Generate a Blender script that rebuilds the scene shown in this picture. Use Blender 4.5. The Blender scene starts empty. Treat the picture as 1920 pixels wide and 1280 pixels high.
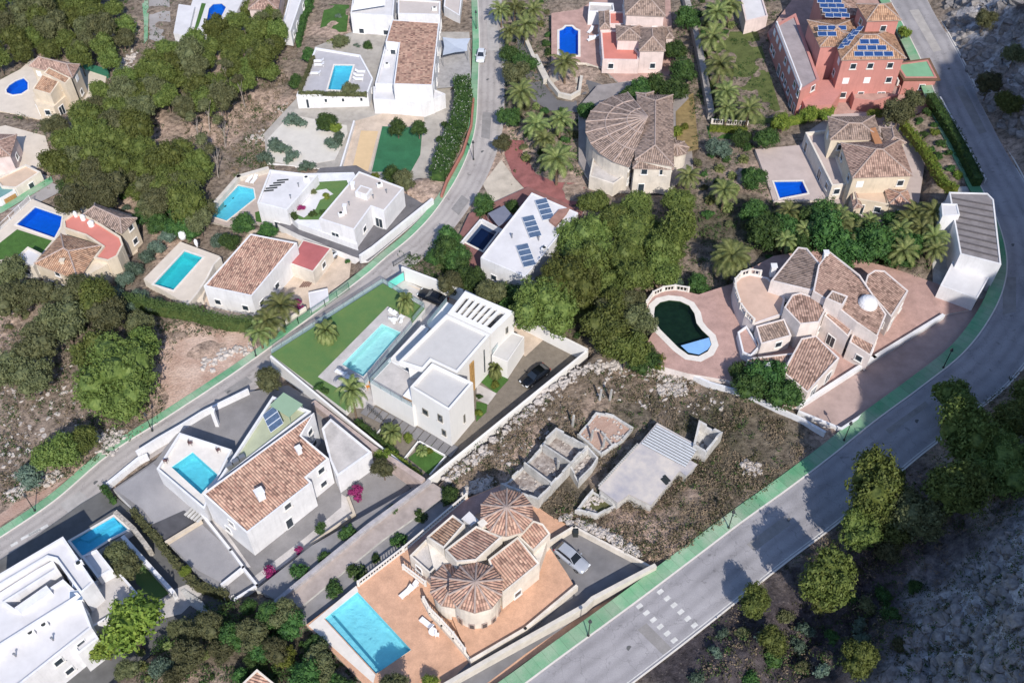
import bpy, math, random
import numpy as np
from mathutils import Vector, Matrix, noise
from mathutils.geometry import tessellate_polygon
R = math.radians
C = bpy.context.scene.collection
SC = bpy.context.scene
# ------------------------------------------------------------------ camera, sky, sun, exposure
CAMH, PITCH, FPX = 118.0, R(50), 2000.0
cd = bpy.data.cameras.new('camera'); cam = bpy.data.objects.new('camera', cd); C.objects.link(cam)
cam.location = (0, 0, CAMH); cam.rotation_euler = (R(90) - PITCH, 0, 0)
cd.sensor_width = 36; cd.lens = 36 * FPX / 1920; cd.clip_start = 1; cd.clip_end = 3000
SC.camera = cam
SUN_EL, SUN_DIR = R(42), Vector((0.24, -0.971))           # the sun stands behind the camera, a little to its right
wd = bpy.data.worlds.new('World'); SC.world = wd; wd.use_nodes = True
nt = wd.node_tree; bg = nt.nodes['Background']
sk = nt.nodes.new('ShaderNodeTexSky'); sk.sky_type = 'NISHITA'; sk.sun_disc = False
sk.ozone_density = 4.0; sk.air_density = 1.2; sk.sun_elevation = SUN_EL; sk.sun_rotation = math.atan2(SUN_DIR.x, SUN_DIR.y)
tn = nt.nodes.new('ShaderNodeMix'); tn.data_type = 'RGBA'; tn.blend_type = 'MULTIPLY'; tn.inputs['Factor'].default_value = 1; tn.inputs['B'].default_value = (.97, .97, 1.04, 1)
nt.links.new(sk.outputs[0], tn.inputs['A']); nt.links.new(tn.outputs['Result'], bg.inputs[0]); bg.inputs[1].default_value = 0.125
ld = bpy.data.lights.new('sun', 'SUN'); ld.energy = 3.9; ld.angle = R(0.6); ld.color = (1.0, 0.935, 0.85)
sun = bpy.data.objects.new('sun', ld); C.objects.link(sun)
sv = Vector((SUN_DIR.x * math.cos(SUN_EL), SUN_DIR.y * math.cos(SUN_EL), math.sin(SUN_EL)))
sun.rotation_euler = sv.to_track_quat('Z', 'Y').to_euler(); sun.location = (60, -120, 150)
SC.view_settings.view_transform = 'Standard'; SC.view_settings.look = 'None'
SC.view_settings.exposure = 0.42; SC.view_settings.gamma = 1
SC.render.engine = 'CYCLES'; SC.cycles.max_bounces = 6; SC.cycles.diffuse_bounces = 3
SC.cycles.transparent_max_bounces = 8
SC.cycles.use_denoising = True

# ------------------------------------------------------------------ mapping a spot of the place to metres
ct, st = math.cos(PITCH), math.sin(PITCH)
def W(px, py, z=0.0):
    dx = (px - 960) / FPX; dy = (640 - py) / FPX
    v = (dx, dy * st + ct, dy * ct - st); s = (z - CAMH) / v[2]
    return Vector((v[0] * s, v[1] * s, z))
def pix(p):
    u = p[1] * st + (p[2] - CAMH) * ct; w = p[1] * ct - (p[2] - CAMH) * st
    return 960 + FPX * p[0] / w, 640 - FPX * u / w

# ------------------------------------------------------------------ terrain height
ROADA = [(-150,1150),(-60,1085),(0,1040),(120,958),(225,868),(335,797),(475,703),(600,610),(700,533),(745,494),(792,455),(836,408),(878,345),(905,285),(918,230),(921,150),(922,80),(918,0),(915,-80),(910,-160)]
ROADB = [(420,1700),(640,1580),(850,1450),(1000,1343),(1090,1275),(1228,1172),(1350,1078),(1430,1016),(1520,950),(1600,888),(1680,822),(1765,758),(1848,690),(1900,622),(1930,555),(1936,490),(1915,412),(1872,330),(1813,220),(1764,110),(1704,0),(1650,-90),(1590,-180)]
def Hbase(x, y): return 0.07 * x - 0.05 * (y - 95)
def G0(px, py):
    z = 0.0
    for _ in range(12):
        p = W(px, py, z); z = float(Hbase(p.x, p.y))
    return W(px, py, z)
def smooth(pts, n=6):
    out = []
    P = [pts[0]] + list(pts) + [pts[-1]]
    for i in range(1, len(P) - 2):
        p0, p1, p2, p3 = (np.array(P[i + k], float) for k in (-1, 0, 1, 2))
        for j in range(n):
            t = j / n
            out.append(0.5 * ((2 * p1) + (-p0 + p2) * t + (2 * p0 - 5 * p1 + 4 * p2 - p3) * t * t + (-p0 + 3 * p1 - 3 * p2 + p3) * t ** 3))
    out.append(np.array(P[-2], float)); return out
RA = np.array([tuple(G0(*p))[:2] for p in smooth(ROADA)]); RB = np.array([tuple(G0(*p))[:2] for p in smooth(ROADB)])
def dist_line(x, y, L):
    """signed distance to a polyline (+ to the right of its direction)"""
    x = np.asarray(x, float); y = np.asarray(y, float)
    best = np.full(x.shape, 1e9); sg = np.ones(x.shape)
    for a, b in zip(L[:-1], L[1:]):
        d = b - a; q = d @ d
        t = np.clip(((x - a[0]) * d[0] + (y - a[1]) * d[1]) / q, 0, 1)
        ex = x - a[0] - t * d[0]; ey = y - a[1] - t * d[1]; r = np.hypot(ex, ey)
        m = r < best; best = np.where(m, r, best)
        sg = np.where(m, np.where(d[0] * ey - d[1] * ex < 0, 1, -1), sg)
    return best * sg
HILL0 = 3.7; KA, KX0, KX1, KS, KD, KT, KC = .2, 34, 67, .75, 19, .82, 51
def sstep(a, b, v):
    t = np.clip((v - a) / (b - a), 0, 1); return t * t * (3 - 2 * t)
_rs = np.random.RandomState(7); _N = _rs.rand(256, 256)
def vnoise(x, y):
    xi = np.floor(x).astype(int); yi = np.floor(y).astype(int); fx = x - xi; fy = y - yi
    fx = fx * fx * (3 - 2 * fx); fy = fy * fy * (3 - 2 * fy)
    g = lambda a, b: _N[a % 256, b % 256]
    return (g(xi, yi) * (1 - fx) + g(xi + 1, yi) * fx) * (1 - fy) + (g(xi, yi + 1) * (1 - fx) + g(xi + 1, yi + 1) * fx) * fy
def fbm(x, y, o=4):
    s = 0; a = 1; t = 0
    for k in range(o):
        s = s + a * vnoise(x * 2 ** k + 17 * k, y * 2 ** k + 5 * k); t += a; a *= .5
    return s / t
def Hill(x, y):
    d = dist_line(x, y, RB) - HILL0
    d = np.maximum(d, 0)
    k = KA + (1-KA) * sstep(KX0, KX1, np.asarray(x, float))
    kb = 1 + .7 * sstep(80, 104, np.asarray(x, float)) * sstep(-30, 30, np.asarray(y, float))
    h = kb * np.minimum((d * KS + np.maximum(d - KD, 0) * KT) * k, KC)  # unseen ridge beyond the frame, its height shaped to cast shade
    rough = (fbm(x * .16, y * .16) - .5) * 7 + (fbm(x * .55, y * .55, 3) - .5) * 2.4
    return h + rough * sstep(0.5, 7, d)
def H(x, y):
    return Hbase(x, y) + Hill(x, y)
_gx = np.arange(-250, 260, 1.0); _gy = np.arange(-80, 340, 1.0); _X, _Y = np.meshgrid(_gx, _gy); _HG = Hill(_X.ravel(), _Y.ravel()).reshape(_X.shape)
def Hq(x, y):
    x = np.asarray(x, float); y = np.asarray(y, float); u = np.clip(x + 250, 0, len(_gx) - 1.001); v = np.clip(y + 80, 0, len(_gy) - 1.001)
    i = u.astype(int); j = v.astype(int); a = u - i; b = v - j
    return Hbase(x, y) + (_HG[j, i] * (1 - a) + _HG[j, i + 1] * a) * (1 - b) + (_HG[j + 1, i] * (1 - a) + _HG[j + 1, i + 1] * a) * b
def Hs(x, y): return float(Hq(x, y))
def G(px, py, dz=0.0):
    if py > 640 - 0 and px > 1250 or px > 1700:
        # march down the ray on the hill side
        a = W(px, py, 60.0); b = W(px, py, -15.0)
        lo, hi = 0.0, 1.0; N = 90
        T = np.linspace(0, 1, N); X = a.x + (b.x - a.x) * T; Y = a.y + (b.y - a.y) * T; Z = a.z + (b.z - a.z) * T
        below = np.nonzero(Z < Hq(X, Y))[0]
        i = below[0] if len(below) else N - 1
        lo, hi = T[max(i - 1, 0)], T[i]
        for _ in range(10):
            m = (lo + hi) / 2; p = a.lerp(b, m)
            if p.z < Hs(p.x, p.y): hi = m
            else: lo = m
        p = a.lerp(b, hi); p.z += dz; return p
    p = G0(px, py); p.z += dz; return p

# ------------------------------------------------------------------ objects
def tag(o, label=None, cat=None, group=None, kind=None):
    if label: o['label'] = label
    if cat: o['category'] = cat
    if group: o['group'] = group
    if kind: o['kind'] = kind
    return o
def thing(name, label, cat, loc=(0, 0, 0), group=None, rz=0):
    o = bpy.data.objects.new(name, None); C.objects.link(o); o.location = loc; o.rotation_euler[2] = rz
    o.empty_display_size = .3
    return tag(o, label, cat, group)
def dup(root, loc, rz=0, sc=1, label=None, group=None):
    r = root.copy(); C.objects.link(r); r.location = loc; r.rotation_euler = (0, 0, rz); r.scale = (sc, sc, sc) if not hasattr(sc, '__len__') else sc
    if label: r['label'] = label
    if group: r['group'] = group
    for ch in root.children:
        c = ch.copy(); C.objects.link(c); c.parent = r
        for g in ch.children:
            d = g.copy(); C.objects.link(d); d.parent = c
    return r
def area2(p): return sum(p[i][0] * p[(i + 1) % len(p)][1] - p[(i + 1) % len(p)][0] * p[i][1] for i in range(len(p))) / 2
def ccw(p): p = [tuple(q) for q in p]; return p if area2(p) > 0 else p[::-1]
def inset(poly, d):
    p = ccw([(q[0], q[1]) for q in poly]); n = len(p); out = []
    for i in range(n):
        a, b, c = Vector(p[i - 1]), Vector(p[i]), Vector(p[(i + 1) % n])
        e1 = (b - a).normalized(); e2 = (c - b).normalized()
        n1 = Vector((-e1.y, e1.x)); n2 = Vector((-e2.y, e2.x))
        k = 1 + n1.dot(n2); m = (n1 + n2) / max(k, .35)
        out.append(tuple(b + m * d))
    return out
class MB:
    """collects faces; build() links them as one mesh object"""
    def __init__(s): s.v = []; s.f = []; s.uv = []; s.sm = []; s.mi = []
    def face(s, pts, uv=None, smooth=False, mi=0):
        i = len(s.v); s.v += [tuple(p) for p in pts]; s.f.append(tuple(range(i, i + len(pts))))
        s.uv.append(uv); s.sm.append(smooth); s.mi.append(mi)
    def polyflat(s, pts, z, holes=(), up=True):
        P = [[Vector((q[0], q[1], 0)) for q in pts]] + [[Vector((q[0], q[1], 0)) for q in h] for h in holes]
        flat = [q for l in P for q in l]
        for t in tessellate_polygon(P):
            tri = [flat[k] for k in t]
            if (area2(tri) > 0) != up: tri = tri[::-1]
            s.face([(q.x, q.y, z) for q in tri])
    def prism(s, pts, z0, z1, top=True, bottom=False, mi=0):
        p = ccw([(q[0], q[1]) for q in pts]); n = len(p)
        for i in range(n):
            a, b = p[i], p[(i + 1) % n]
            s.face([(a[0], a[1], z0), (b[0], b[1], z0), (b[0], b[1], z1), (a[0], a[1], z1)], mi=mi)
        if top: s.face([(q[0], q[1], z1) for q in p], mi=mi)
        if bottom: s.face([(q[0], q[1], z0) for q in p[::-1]], mi=mi)
    def ring(s, outer, w, z0, z1, zin=None):
        o = ccw([(q[0], q[1]) for q in outer]); i_ = inset(o, w); n = len(o); zin = z0 if zin is None else zin
        for k in range(n):
            a, b, c, d = o[k], o[(k + 1) % n], i_[(k + 1) % n], i_[k]
            s.face([(a[0], a[1], z0), (b[0], b[1], z0), (b[0], b[1], z1), (a[0], a[1], z1)])
            s.face([(a[0], a[1], z1), (b[0], b[1], z1), (c[0], c[1], z1), (d[0], d[1], z1)])
            s.face([(d[0], d[1], z1), (c[0], c[1], z1), (c[0], c[1], zin), (d[0], d[1], zin)])
        return i_
    def box(s, c, d, rz=0, M=None):
        x, y, z = d[0] / 2, d[1] / 2, d[2] / 2; ca, sa = math.cos(rz), math.sin(rz)
        P = []
        for dx, dy, dz in ((-x,-y,-z),(x,-y,-z),(x,y,-z),(-x,y,-z),(-x,-y,z),(x,-y,z),(x,y,z),(-x,y,z)):
            q = Vector((c[0] + dx * ca - dy * sa, c[1] + dx * sa + dy * ca, c[2] + dz))
            P.append(M @ q if M else q)
        for f in ((0,3,2,1),(4,5,6,7),(0,1,5,4),(1,2,6,5),(2,3,7,6),(3,0,4,7)): s.face([P[k] for k in f])
    def beam(s, a, b, w, h, up=0):
        a, b = Vector(a), Vector(b); d = (b - a); 
        if d.length < 1e-6: return
        d.normalize(); side = d.cross(Vector((0, 0, 1)))
        side = Vector((1, 0, 0)) if side.length < 1e-3 else side.normalized()
        u = side.cross(d).normalized(); o = u * up
        P = [q + side * i * w / 2 + u * j * h / 2 + o for q in (a, b) for i, j in ((-1,-1),(1,-1),(1,1),(-1,1))]
        for f in ((0,1,2,3),(7,6,5,4),(0,4,5,1),(1,5,6,2),(2,6,7,3),(3,7,4,0)): s.face([P[k] for k in f])
    def tube(s, path, rad, n=7, cap=True):
        path = [Vector(p) for p in path]; rr = rad if hasattr(rad, '__len__') else [rad] * len(path); rings = []
        for i, p in enumerate(path):
            d = (path[min(i + 1, len(path) - 1)] - path[max(i - 1, 0)]).normalized()
            a = d.cross(Vector((0, 0, 1))); a = Vector((1, 0, 0)) if a.length < 1e-3 else a.normalized(); b = a.cross(d)
            rings.append([p + (a * math.cos(2 * math.pi * k / n) + b * math.sin(2 * math.pi * k / n)) * rr[i] for k in range(n)])
        for r0, r1 in zip(rings, rings[1:]):
            for k in range(n): s.face([r0[k], r1[k], r1[(k + 1) % n], r0[(k + 1) % n]], smooth=True)
        if cap: s.face(rings[-1][::-1]); s.face(rings[0])
    def lathe(s, c, prof, n=12, smooth=True, a0=0):
        for (r0, z0), (r1, z1) in zip(prof, prof[1:]):
            for k in range(n):
                A, B = a0 + 2 * math.pi * k / n, a0 + 2 * math.pi * (k + 1) / n
                q = [(c[0] + r0 * math.cos(A), c[1] + r0 * math.sin(A), z0), (c[0] + r0 * math.cos(B), c[1] + r0 * math.sin(B), z0),
                     (c[0] + r1 * math.cos(B), c[1] + r1 * math.sin(B), z1), (c[0] + r1 * math.cos(A), c[1] + r1 * math.sin(A), z1)]
                if r0 < 1e-5: q = q[1:]
                elif r1 < 1e-5: q = q[:3]
                s.face(q, smooth=smooth)
    def build(s, name, mat, parent=None, loc=None, weld=False):
        o0 = Vector(loc) if loc is not None else (parent_world(parent) if parent else Vector((0, 0, 0)))
        me = bpy.data.meshes.new(name)
        V = np.array(s.v, float) - np.array(o0)
        me.from_pydata(V.tolist(), [], s.f)
        for m in (mat if isinstance(mat, (list, tuple)) else [mat]): me.materials.append(m)
        if any(s.sm): me.polygons.foreach_set('use_smooth', s.sm)
        if any(s.mi): me.polygons.foreach_set('material_index', s.mi)
        if any(u is not None for u in s.uv):
            L = me.uv_layers.new(name='UVMap'); fl = []
            for f, u in zip(s.f, s.uv):
                for k in range(len(f)): fl += list(u[k]) if u is not None else [0, 0]
            L.data.foreach_set('uv', fl)
        if weld:
            import bmesh
            bm = bmesh.new(); bm.from_mesh(me); bmesh.ops.remove_doubles(bm, verts=bm.verts, dist=1e-4); bm.to_mesh(me); bm.free()
        me.update()
        o = bpy.data.objects.new(name, me); C.objects.link(o)
        if parent: o.parent = parent
        elif loc is not None: o.location = loc
        return o
def parent_world(p):
    v = Vector((0, 0, 0))
    while p is not None: v += p.location; p = p.parent
    return v
def mesh_np(name, V, F, mat, parent=None, smooth=False, loc=(0, 0, 0)):
    me = bpy.data.meshes.new(name); V = np.asarray(V, np.float32); F = np.asarray(F, np.int32); k = F.shape[1]
    me.vertices.add(len(V)); me.vertices.foreach_set('co', V.ravel())
    me.loops.add(F.size); me.loops.foreach_set('vertex_index', F.ravel())
    me.polygons.add(len(F)); me.polygons.foreach_set('loop_start', np.arange(0, F.size, k, dtype=np.int32))
    me.polygons.foreach_set('loop_total', np.full(len(F), k, np.int32))
    me.polygons.foreach_set('use_smooth', np.full(len(F), smooth))
    me.materials.append(mat); me.update(calc_edges=True)
    o = bpy.data.objects.new(name, me); C.objects.link(o); o.location = loc
    if parent: o.parent = parent
    return o

# ------------------------------------------------------------------ materials
def srgb(h):
    if isinstance(h, str): h = [int(h[i:i + 2], 16) / 255 for i in (0, 2, 4)]
    return tuple(c / 12.92 if c <= .04045 else ((c + .055) / 1.055) ** 2.4 for c in h)
MATS = {}
def M(name, col, var=.12, scale=.5, rough=.8, bump=0., bscale=6., col2=None, space='pos', spec=.3, metal=0, fine=0., streak=0.):
    """procedural surface: base colour drifting by two octaves of noise toward a second tone"""
    if name in MATS: return MATS[name]
    m = bpy.data.materials.new(name); m.use_nodes = True; t = m.node_tree; N = t.nodes; L = t.links
    b = N['Principled BSDF']; b.inputs['Roughness'].default_value = rough; b.inputs['Specular IOR Level'].default_value = spec
    b.inputs['Metallic'].default_value = metal
    c = srgb(col) if isinstance(col, str) else col
    c2 = (srgb(col2) if isinstance(col2, str) else col2) if col2 else tuple(x * (1 - 2.2 * var) for x in c)
    co = N.new('ShaderNodeNewGeometry').outputs['Position'] if space == 'pos' else N.new('ShaderNodeTexCoord').outputs['Object']
    n1 = N.new('ShaderNodeTexNoise'); n1.inputs['Scale'].default_value = scale; n1.inputs['Detail'].default_value = 6; n1.inputs['Roughness'].default_value = .65
    L.new(co, n1.inputs['Vector'])
    r = N.new('ShaderNodeMapRange'); r.inputs['From Min'].default_value = .35; r.inputs['From Max'].default_value = .68
    L.new(n1.outputs['Fac'], r.inputs['Value'])
    mx = N.new('ShaderNodeMix'); mx.data_type = 'RGBA'
    mx.inputs['A'].default_value = (*c, 1); mx.inputs['B'].default_value = (*c2, 1)
    L.new(r.outputs[0], mx.inputs['Factor']); out = mx.outputs['Result']
    if fine:
        n3 = N.new('ShaderNodeTexNoise'); n3.inputs['Scale'].default_value = bscale * 1.3; n3.inputs['Detail'].default_value = 3
        L.new(co, n3.inputs['Vector'])
        r3 = N.new('ShaderNodeMapRange'); r3.inputs['From Min'].default_value = .3; r3.inputs['From Max'].default_value = .7
        r3.inputs['To Min'].default_value = 1 - fine; r3.inputs['To Max'].default_value = 1 + fine
        L.new(n3.outputs['Fac'], r3.inputs['Value'])
        v = N.new('ShaderNodeVectorMath'); v.operation = 'SCALE'; L.new(out, v.inputs[0]); L.new(r3.outputs[0], v.inputs['Scale']); out = v.outputs[0]
    if streak:
        mp = N.new('ShaderNodeMapping'); mp.inputs['Scale'].default_value = (2.2, 2.2, .22); L.new(co, mp.inputs['Vector'])
        n4 = N.new('ShaderNodeTexNoise'); n4.inputs['Scale'].default_value = 1.3; n4.inputs['Detail'].default_value = 5; n4.inputs['Roughness'].default_value = .7; L.new(mp.outputs[0], n4.inputs['Vector'])
        r4 = N.new('ShaderNodeMapRange'); r4.inputs['From Min'].default_value = .48; r4.inputs['From Max'].default_value = .72; r4.inputs['To Min'].default_value = 1; r4.inputs['To Max'].default_value = 1 - streak; L.new(n4.outputs['Fac'], r4.inputs[0])
        v4 = N.new('ShaderNodeVectorMath'); v4.operation = 'SCALE'; L.new(out, v4.inputs[0]); L.new(r4.outputs[0], v4.inputs['Scale']); out = v4.outputs[0]
    L.new(out, b.inputs['Base Color'])
    if bump:
        n2 = N.new('ShaderNodeTexNoise'); n2.inputs['Scale'].default_value = bscale; n2.inputs['Detail'].default_value = 5
        L.new(co, n2.inputs['Vector']); bp = N.new('ShaderNodeBump'); bp.inputs['Strength'].default_value = bump; bp.inputs['Distance'].default_value = .25
        L.new(n2.outputs['Fac'], bp.inputs['Height']); L.new(bp.outputs[0], b.inputs['Normal'])
    MATS[name] = m; return m
def Mtile(name, ca, cb, cc, col=.34, row=.42):
    """clay barrel tiles laid along the slope by the roof's own UV in metres: rounded columns, overlapping courses, tile to tile tone"""
    if name in MATS: return MATS[name]
    m = bpy.data.materials.new(name); m.use_nodes = True; t = m.node_tree; N = t.nodes; L = t.links; b = N['Principled BSDF']
    b.inputs['Roughness'].default_value = .85; b.inputs['Specular IOR Level'].default_value = .2
    uv = N.new('ShaderNodeUVMap').outputs[0]; sp = N.new('ShaderNodeSeparateXYZ'); L.new(uv, sp.inputs[0])
    def math_(op, a, bb=None, cl=False):
        n = N.new('ShaderNodeMath'); n.operation = op; n.use_clamp = cl
        for i, q in enumerate((a, bb)):
            if q is None: continue
            if isinstance(q, (int, float)): n.inputs[i].default_value = q
            else: L.new(q, n.inputs[i])
        return n.outputs[0]
    u = math_('DIVIDE', sp.outputs[0], col); v = math_('DIVIDE', sp.outputs[1], row)
    fu = math_('FRACT', u); fv = math_('FRACT', v); iu = math_('FLOOR', u); iv = math_('FLOOR', v)
    arch = math_('SINE', math_('MULTIPLY', fu, math.pi))
    cv = N.new('ShaderNodeCombineXYZ'); L.new(iu, cv.inputs[0]); L.new(iv, cv.inputs[1])
    wn = N.new('ShaderNodeTexWhiteNoise'); wn.noise_dimensions = '2D'; L.new(cv.outputs[0], wn.inputs['Vector'])
    cr = N.new('ShaderNodeValToRGB'); L.new(wn.outputs['Value'], cr.inputs[0])
    e = cr.color_ramp.elements; e[0].position = 0; e[0].color = (*srgb(ca), 1); e[1].position = 1; e[1].color = (*srgb(cc), 1)
    k = e.new(.5); k.color = (*srgb(cb), 1)
    ns = N.new('ShaderNodeTexNoise'); ns.inputs['Scale'].default_value = .5; ns.inputs['Detail'].default_value = 5; L.new(N.new('ShaderNodeNewGeometry').outputs['Position'], ns.inputs['Vector'])
    mr = N.new('ShaderNodeMapRange'); mr.inputs['From Min'].default_value = .3; mr.inputs['From Max'].default_value = .7; mr.inputs['To Min'].default_value = .84; mr.inputs['To Max'].default_value = 1.1
    L.new(ns.outputs['Fac'], mr.inputs[0])
    groove = math_('ADD', .5, math_('MULTIPLY', math_('POWER', arch, .6), .52))
    f = math_('MULTIPLY', mr.outputs[0], groove)
    sc = N.new('ShaderNodeVectorMath'); sc.operation = 'SCALE'; L.new(cr.outputs[0], sc.inputs[0]); L.new(f, sc.inputs['Scale'])
    L.new(sc.outputs[0], b.inputs['Base Color'])
    hh = math_('ADD', math_('MULTIPLY', arch, .09), math_('MULTIPLY', fv, .05))
    bp = N.new('ShaderNodeBump'); bp.inputs['Strength'].default_value = 1; bp.inputs['Distance'].default_value = 1; L.new(hh, bp.inputs['Height']); L.new(bp.outputs[0], b.inputs['Normal'])
    MATS[name] = m; return m
def Mleaf(name, c1, c2, c3):
    if name in MATS: return MATS[name]
    m = bpy.data.materials.new(name); m.use_nodes = True; t = m.node_tree; N = t.nodes; L = t.links; b = N['Principled BSDF']
    b.inputs['Roughness'].default_value = .65; b.inputs['Specular IOR Level'].default_value = .25
    co = N.new('ShaderNodeTexCoord').outputs['Object']; oi = N.new('ShaderNodeObjectInfo')
    n1 = N.new('ShaderNodeTexNoise'); n1.inputs['Scale'].default_value = 1.1; n1.inputs['Detail'].default_value = 5; n1.inputs['Roughness'].default_value = .8; L.new(co, n1.inputs['Vector'])
    cr = N.new('ShaderNodeValToRGB'); L.new(n1.outputs['Fac'], cr.inputs[0])
    e = cr.color_ramp.elements; e[0].position = .36; e[0].color = (*c1, 1); e[1].position = .66; e[1].color = (*c3, 1); k = e.new(.5); k.color = (*c2, 1)
    mr = N.new('ShaderNodeMapRange'); mr.inputs['To Min'].default_value = .58; mr.inputs['To Max'].default_value = 1.2; L.new(oi.outputs['Random'], mr.inputs[0])
    hs = N.new('ShaderNodeHueSaturation'); L.new(cr.outputs[0], hs.inputs['Color']); L.new(mr.outputs[0], hs.inputs['Value'])
    mh = N.new('ShaderNodeMapRange'); mh.inputs['To Min'].default_value = .478; mh.inputs['To Max'].default_value = .522; L.new(oi.outputs['Random'], mh.inputs[0]); L.new(mh.outputs[0], hs.inputs['Hue'])
    L.new(hs.outputs[0], b.inputs['Base Color'])
    tr = N.new('ShaderNodeBsdfTranslucent'); L.new(hs.outputs[0], tr.inputs[0]); ms = N.new('ShaderNodeMixShader'); ms.inputs[0].default_value = .22
    L.new(b.outputs[0], ms.inputs[1]); L.new(tr.outputs[0], ms.inputs[2]); L.new(ms.outputs[0], N['Material Output'].inputs[0])
    MATS[name] = m; return m
def Mwater(name, tint, rough=.03, deep=.0):
    if name in MATS: return MATS[name]
    m = bpy.data.materials.new(name); m.use_nodes = True; t = m.node_tree; N = t.nodes; L = t.links; N.remove(N['Principled BSDF'])
    tr = N.new('ShaderNodeBsdfTransparent'); tr.inputs[0].default_value = (*tint, 1)
    gl = N.new('ShaderNodeBsdfGlossy'); gl.inputs['Roughness'].default_value = rough
    fr = N.new('ShaderNodeFresnel'); fr.inputs[0].default_value = 1.33
    ns = N.new('ShaderNodeTexNoise'); ns.inputs['Scale'].default_value = 1.6; ns.inputs['Detail'].default_value = 3; L.new(N.new('ShaderNodeNewGeometry').outputs['Position'], ns.inputs['Vector'])
    bp = N.new('ShaderNodeBump'); bp.inputs['Strength'].default_value = .12; bp.inputs['Distance'].default_value = .06; L.new(ns.outputs['Fac'], bp.inputs['Height'])
    L.new(bp.outputs[0], gl.inputs['Normal']); L.new(bp.outputs[0], fr.inputs['Normal'])
    mx = N.new('ShaderNodeMixShader'); L.new(fr.outputs[0], mx.inputs[0]); L.new(tr.outputs[0], mx.inputs[1]); L.new(gl.outputs[0], mx.inputs[2])
    L.new(mx.outputs[0], N['Material Output'].inputs[0]); MATS[name] = m; return m
def Mglass(name, tint, fac=.5, rough=.05):
    """clear pane: see-through tint with a sky reflection"""
    if name in MATS: return MATS[name]
    m = bpy.data.materials.new(name); m.use_nodes = True; t = m.node_tree; N = t.nodes; L = t.links; b = N['Principled BSDF']
    b.inputs['Base Color'].default_value = (*tint, 1); b.inputs['Roughness'].default_value = rough
    tr = N.new('ShaderNodeBsdfTransparent'); tr.inputs[0].default_value = (*[min(1, x * 1.5 + .3) for x in tint], 1)
    mx = N.new('ShaderNodeMixShader'); mx.inputs[0].default_value = fac; L.new(tr.outputs[0], mx.inputs[1]); L.new(b.outputs[0], mx.inputs[2])
    L.new(mx.outputs[0], N['Material Output'].inputs[0]); MATS[name] = m; return m
white = M('white_render', (.72, .72, .735), .07, .5, .75, .05, 3, streak=.12)
villa_white = M('villa_render', (.73, .72, .70), .03, .3, .7, .02, 3, streak=.06)
cream = M('cream_render', (.66, .57, .45), .10, .4, .8, .08, 3, streak=.14)
palecream = M('pale_cream_render', (.72, .66, .58), .12, .4, .8, .08, 3, streak=.14)
pinkwall = M('pale_pink_render', (.72, .60, .57), .1, .4, .8, .08, 3, streak=.14)
redwall = M('salmon_red_render', (.52, .24, .21), .07, .3, .8, .05, 3, streak=.15)
palepave = M('pale_paving', (.52, .49, .47), .14, .5, .8, .05, 5, fine=.05)
beigepave = M('beige_paving', (.56, .46, .37), .13, .5, .85, .05, 5, fine=.08)
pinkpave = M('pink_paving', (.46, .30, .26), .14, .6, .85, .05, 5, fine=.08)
orangepave = M('orange_terrace_paving', (.60, .36, .24), .13, .6, .85, .05, 6, fine=.1)
redpave = M('red_terrace_coating', (.55, .20, .16), .06, .4, .8, .03, 4)
greyroof = M('grey_gravel_roof', (.50, .49, .48), .04, .8, .9, .05, 12, fine=.04)
beigeroof = M('beige_roof_coating', (.50, .45, .42), .05, .6, .9, .05, 9, fine=.04)
whiteroof = M('white_roof_coating', (.62, .61, .62), .07, .4, .85, .03, 4)
asphalt = M('old_asphalt', (.39, .365, .35), .13, .16, .9, .15, 10, fine=.13, col2=(.27, .25, .24))
darkasphalt = M('dark_asphalt', (.16, .155, .16), .12, .3, .9, .1, 10, fine=.08)
padasphalt = M('worn_asphalt', (.32, .31, .315), .14, .14, .9, .15, 10, fine=.12, col2=(.22, .215, .225))  # darker, greyer version of the old asphalt for the parking pads
greenpaint = M('green_pavement_paint', (.11, .33, .17), .1, .3, .85, .1, 8, col2=(.34, .41, .31), fine=.14)
paint = M('white_road_paint', (.66, .65, .62), .12, 1.5, .8)
lawnm = M('lawn_grass', (.075, .17, .035), .14, .8, .95, .6, 30, fine=.25)
turf = M('artificial_turf', (.085, .17, .055), .16, .5, .95, .3, 30, fine=.22, col2=(.12, .19, .06))
drylawn = M('dry_grass', (.13, .16, .05), .2, .6, .95, .5, 20, fine=.2)
stonewall = M('rubble_stone_wall', (.46, .42, .37), .22, 1.6, .9, .6, 3.5, fine=.22)
concrete = M('bare_concrete', (.50, .49, .47), .18, .7, .9, .15, 6, fine=.08)
gravel = M('brown_gravel', (.22, .19, .155), .12, 1, .95, .5, 14, fine=.25)
sandy = M('sandy_ground', (.56, .49, .40), .13, .5, .95, .2, 8, fine=.08)
darkpave = M('dark_slab_paving', (.20, .195, .20), .08, .8, .8, .05, 5, fine=.08)
wood = M('oak_cladding', (.50, .28, .11), .25, 3, .6)
pool_tile = M('pool_mosaic', (.62, .88, .92), .06, 1.5, .4)
pool_deep = M('deep_blue_pool_mosaic', (.03, .34, .78), .06, 1.5, .4)
pool_dark = M('murky_pool_floor', (.06, .11, .06), .2, 1, .6)
coping = M('pale_stone_coping', (.68, .64, .59), .06, 1.2, .75)
metal = M('grey_metal', (.30, .31, .33), .05, 2, .4, metal=.6)
darkmetal = M('dark_painted_metal', (.03, .035, .035), .05, 2, .45)
greenmetal = M('green_painted_fence', (.05, .16, .10), .05, 2, .5)
whitemetal = M('white_painted_metal', (.75, .75, .75), .03, 2, .45)
turquoise = M('turquoise_gate_paint', (.16, .68, .58), .05, 1, .5)
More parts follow.
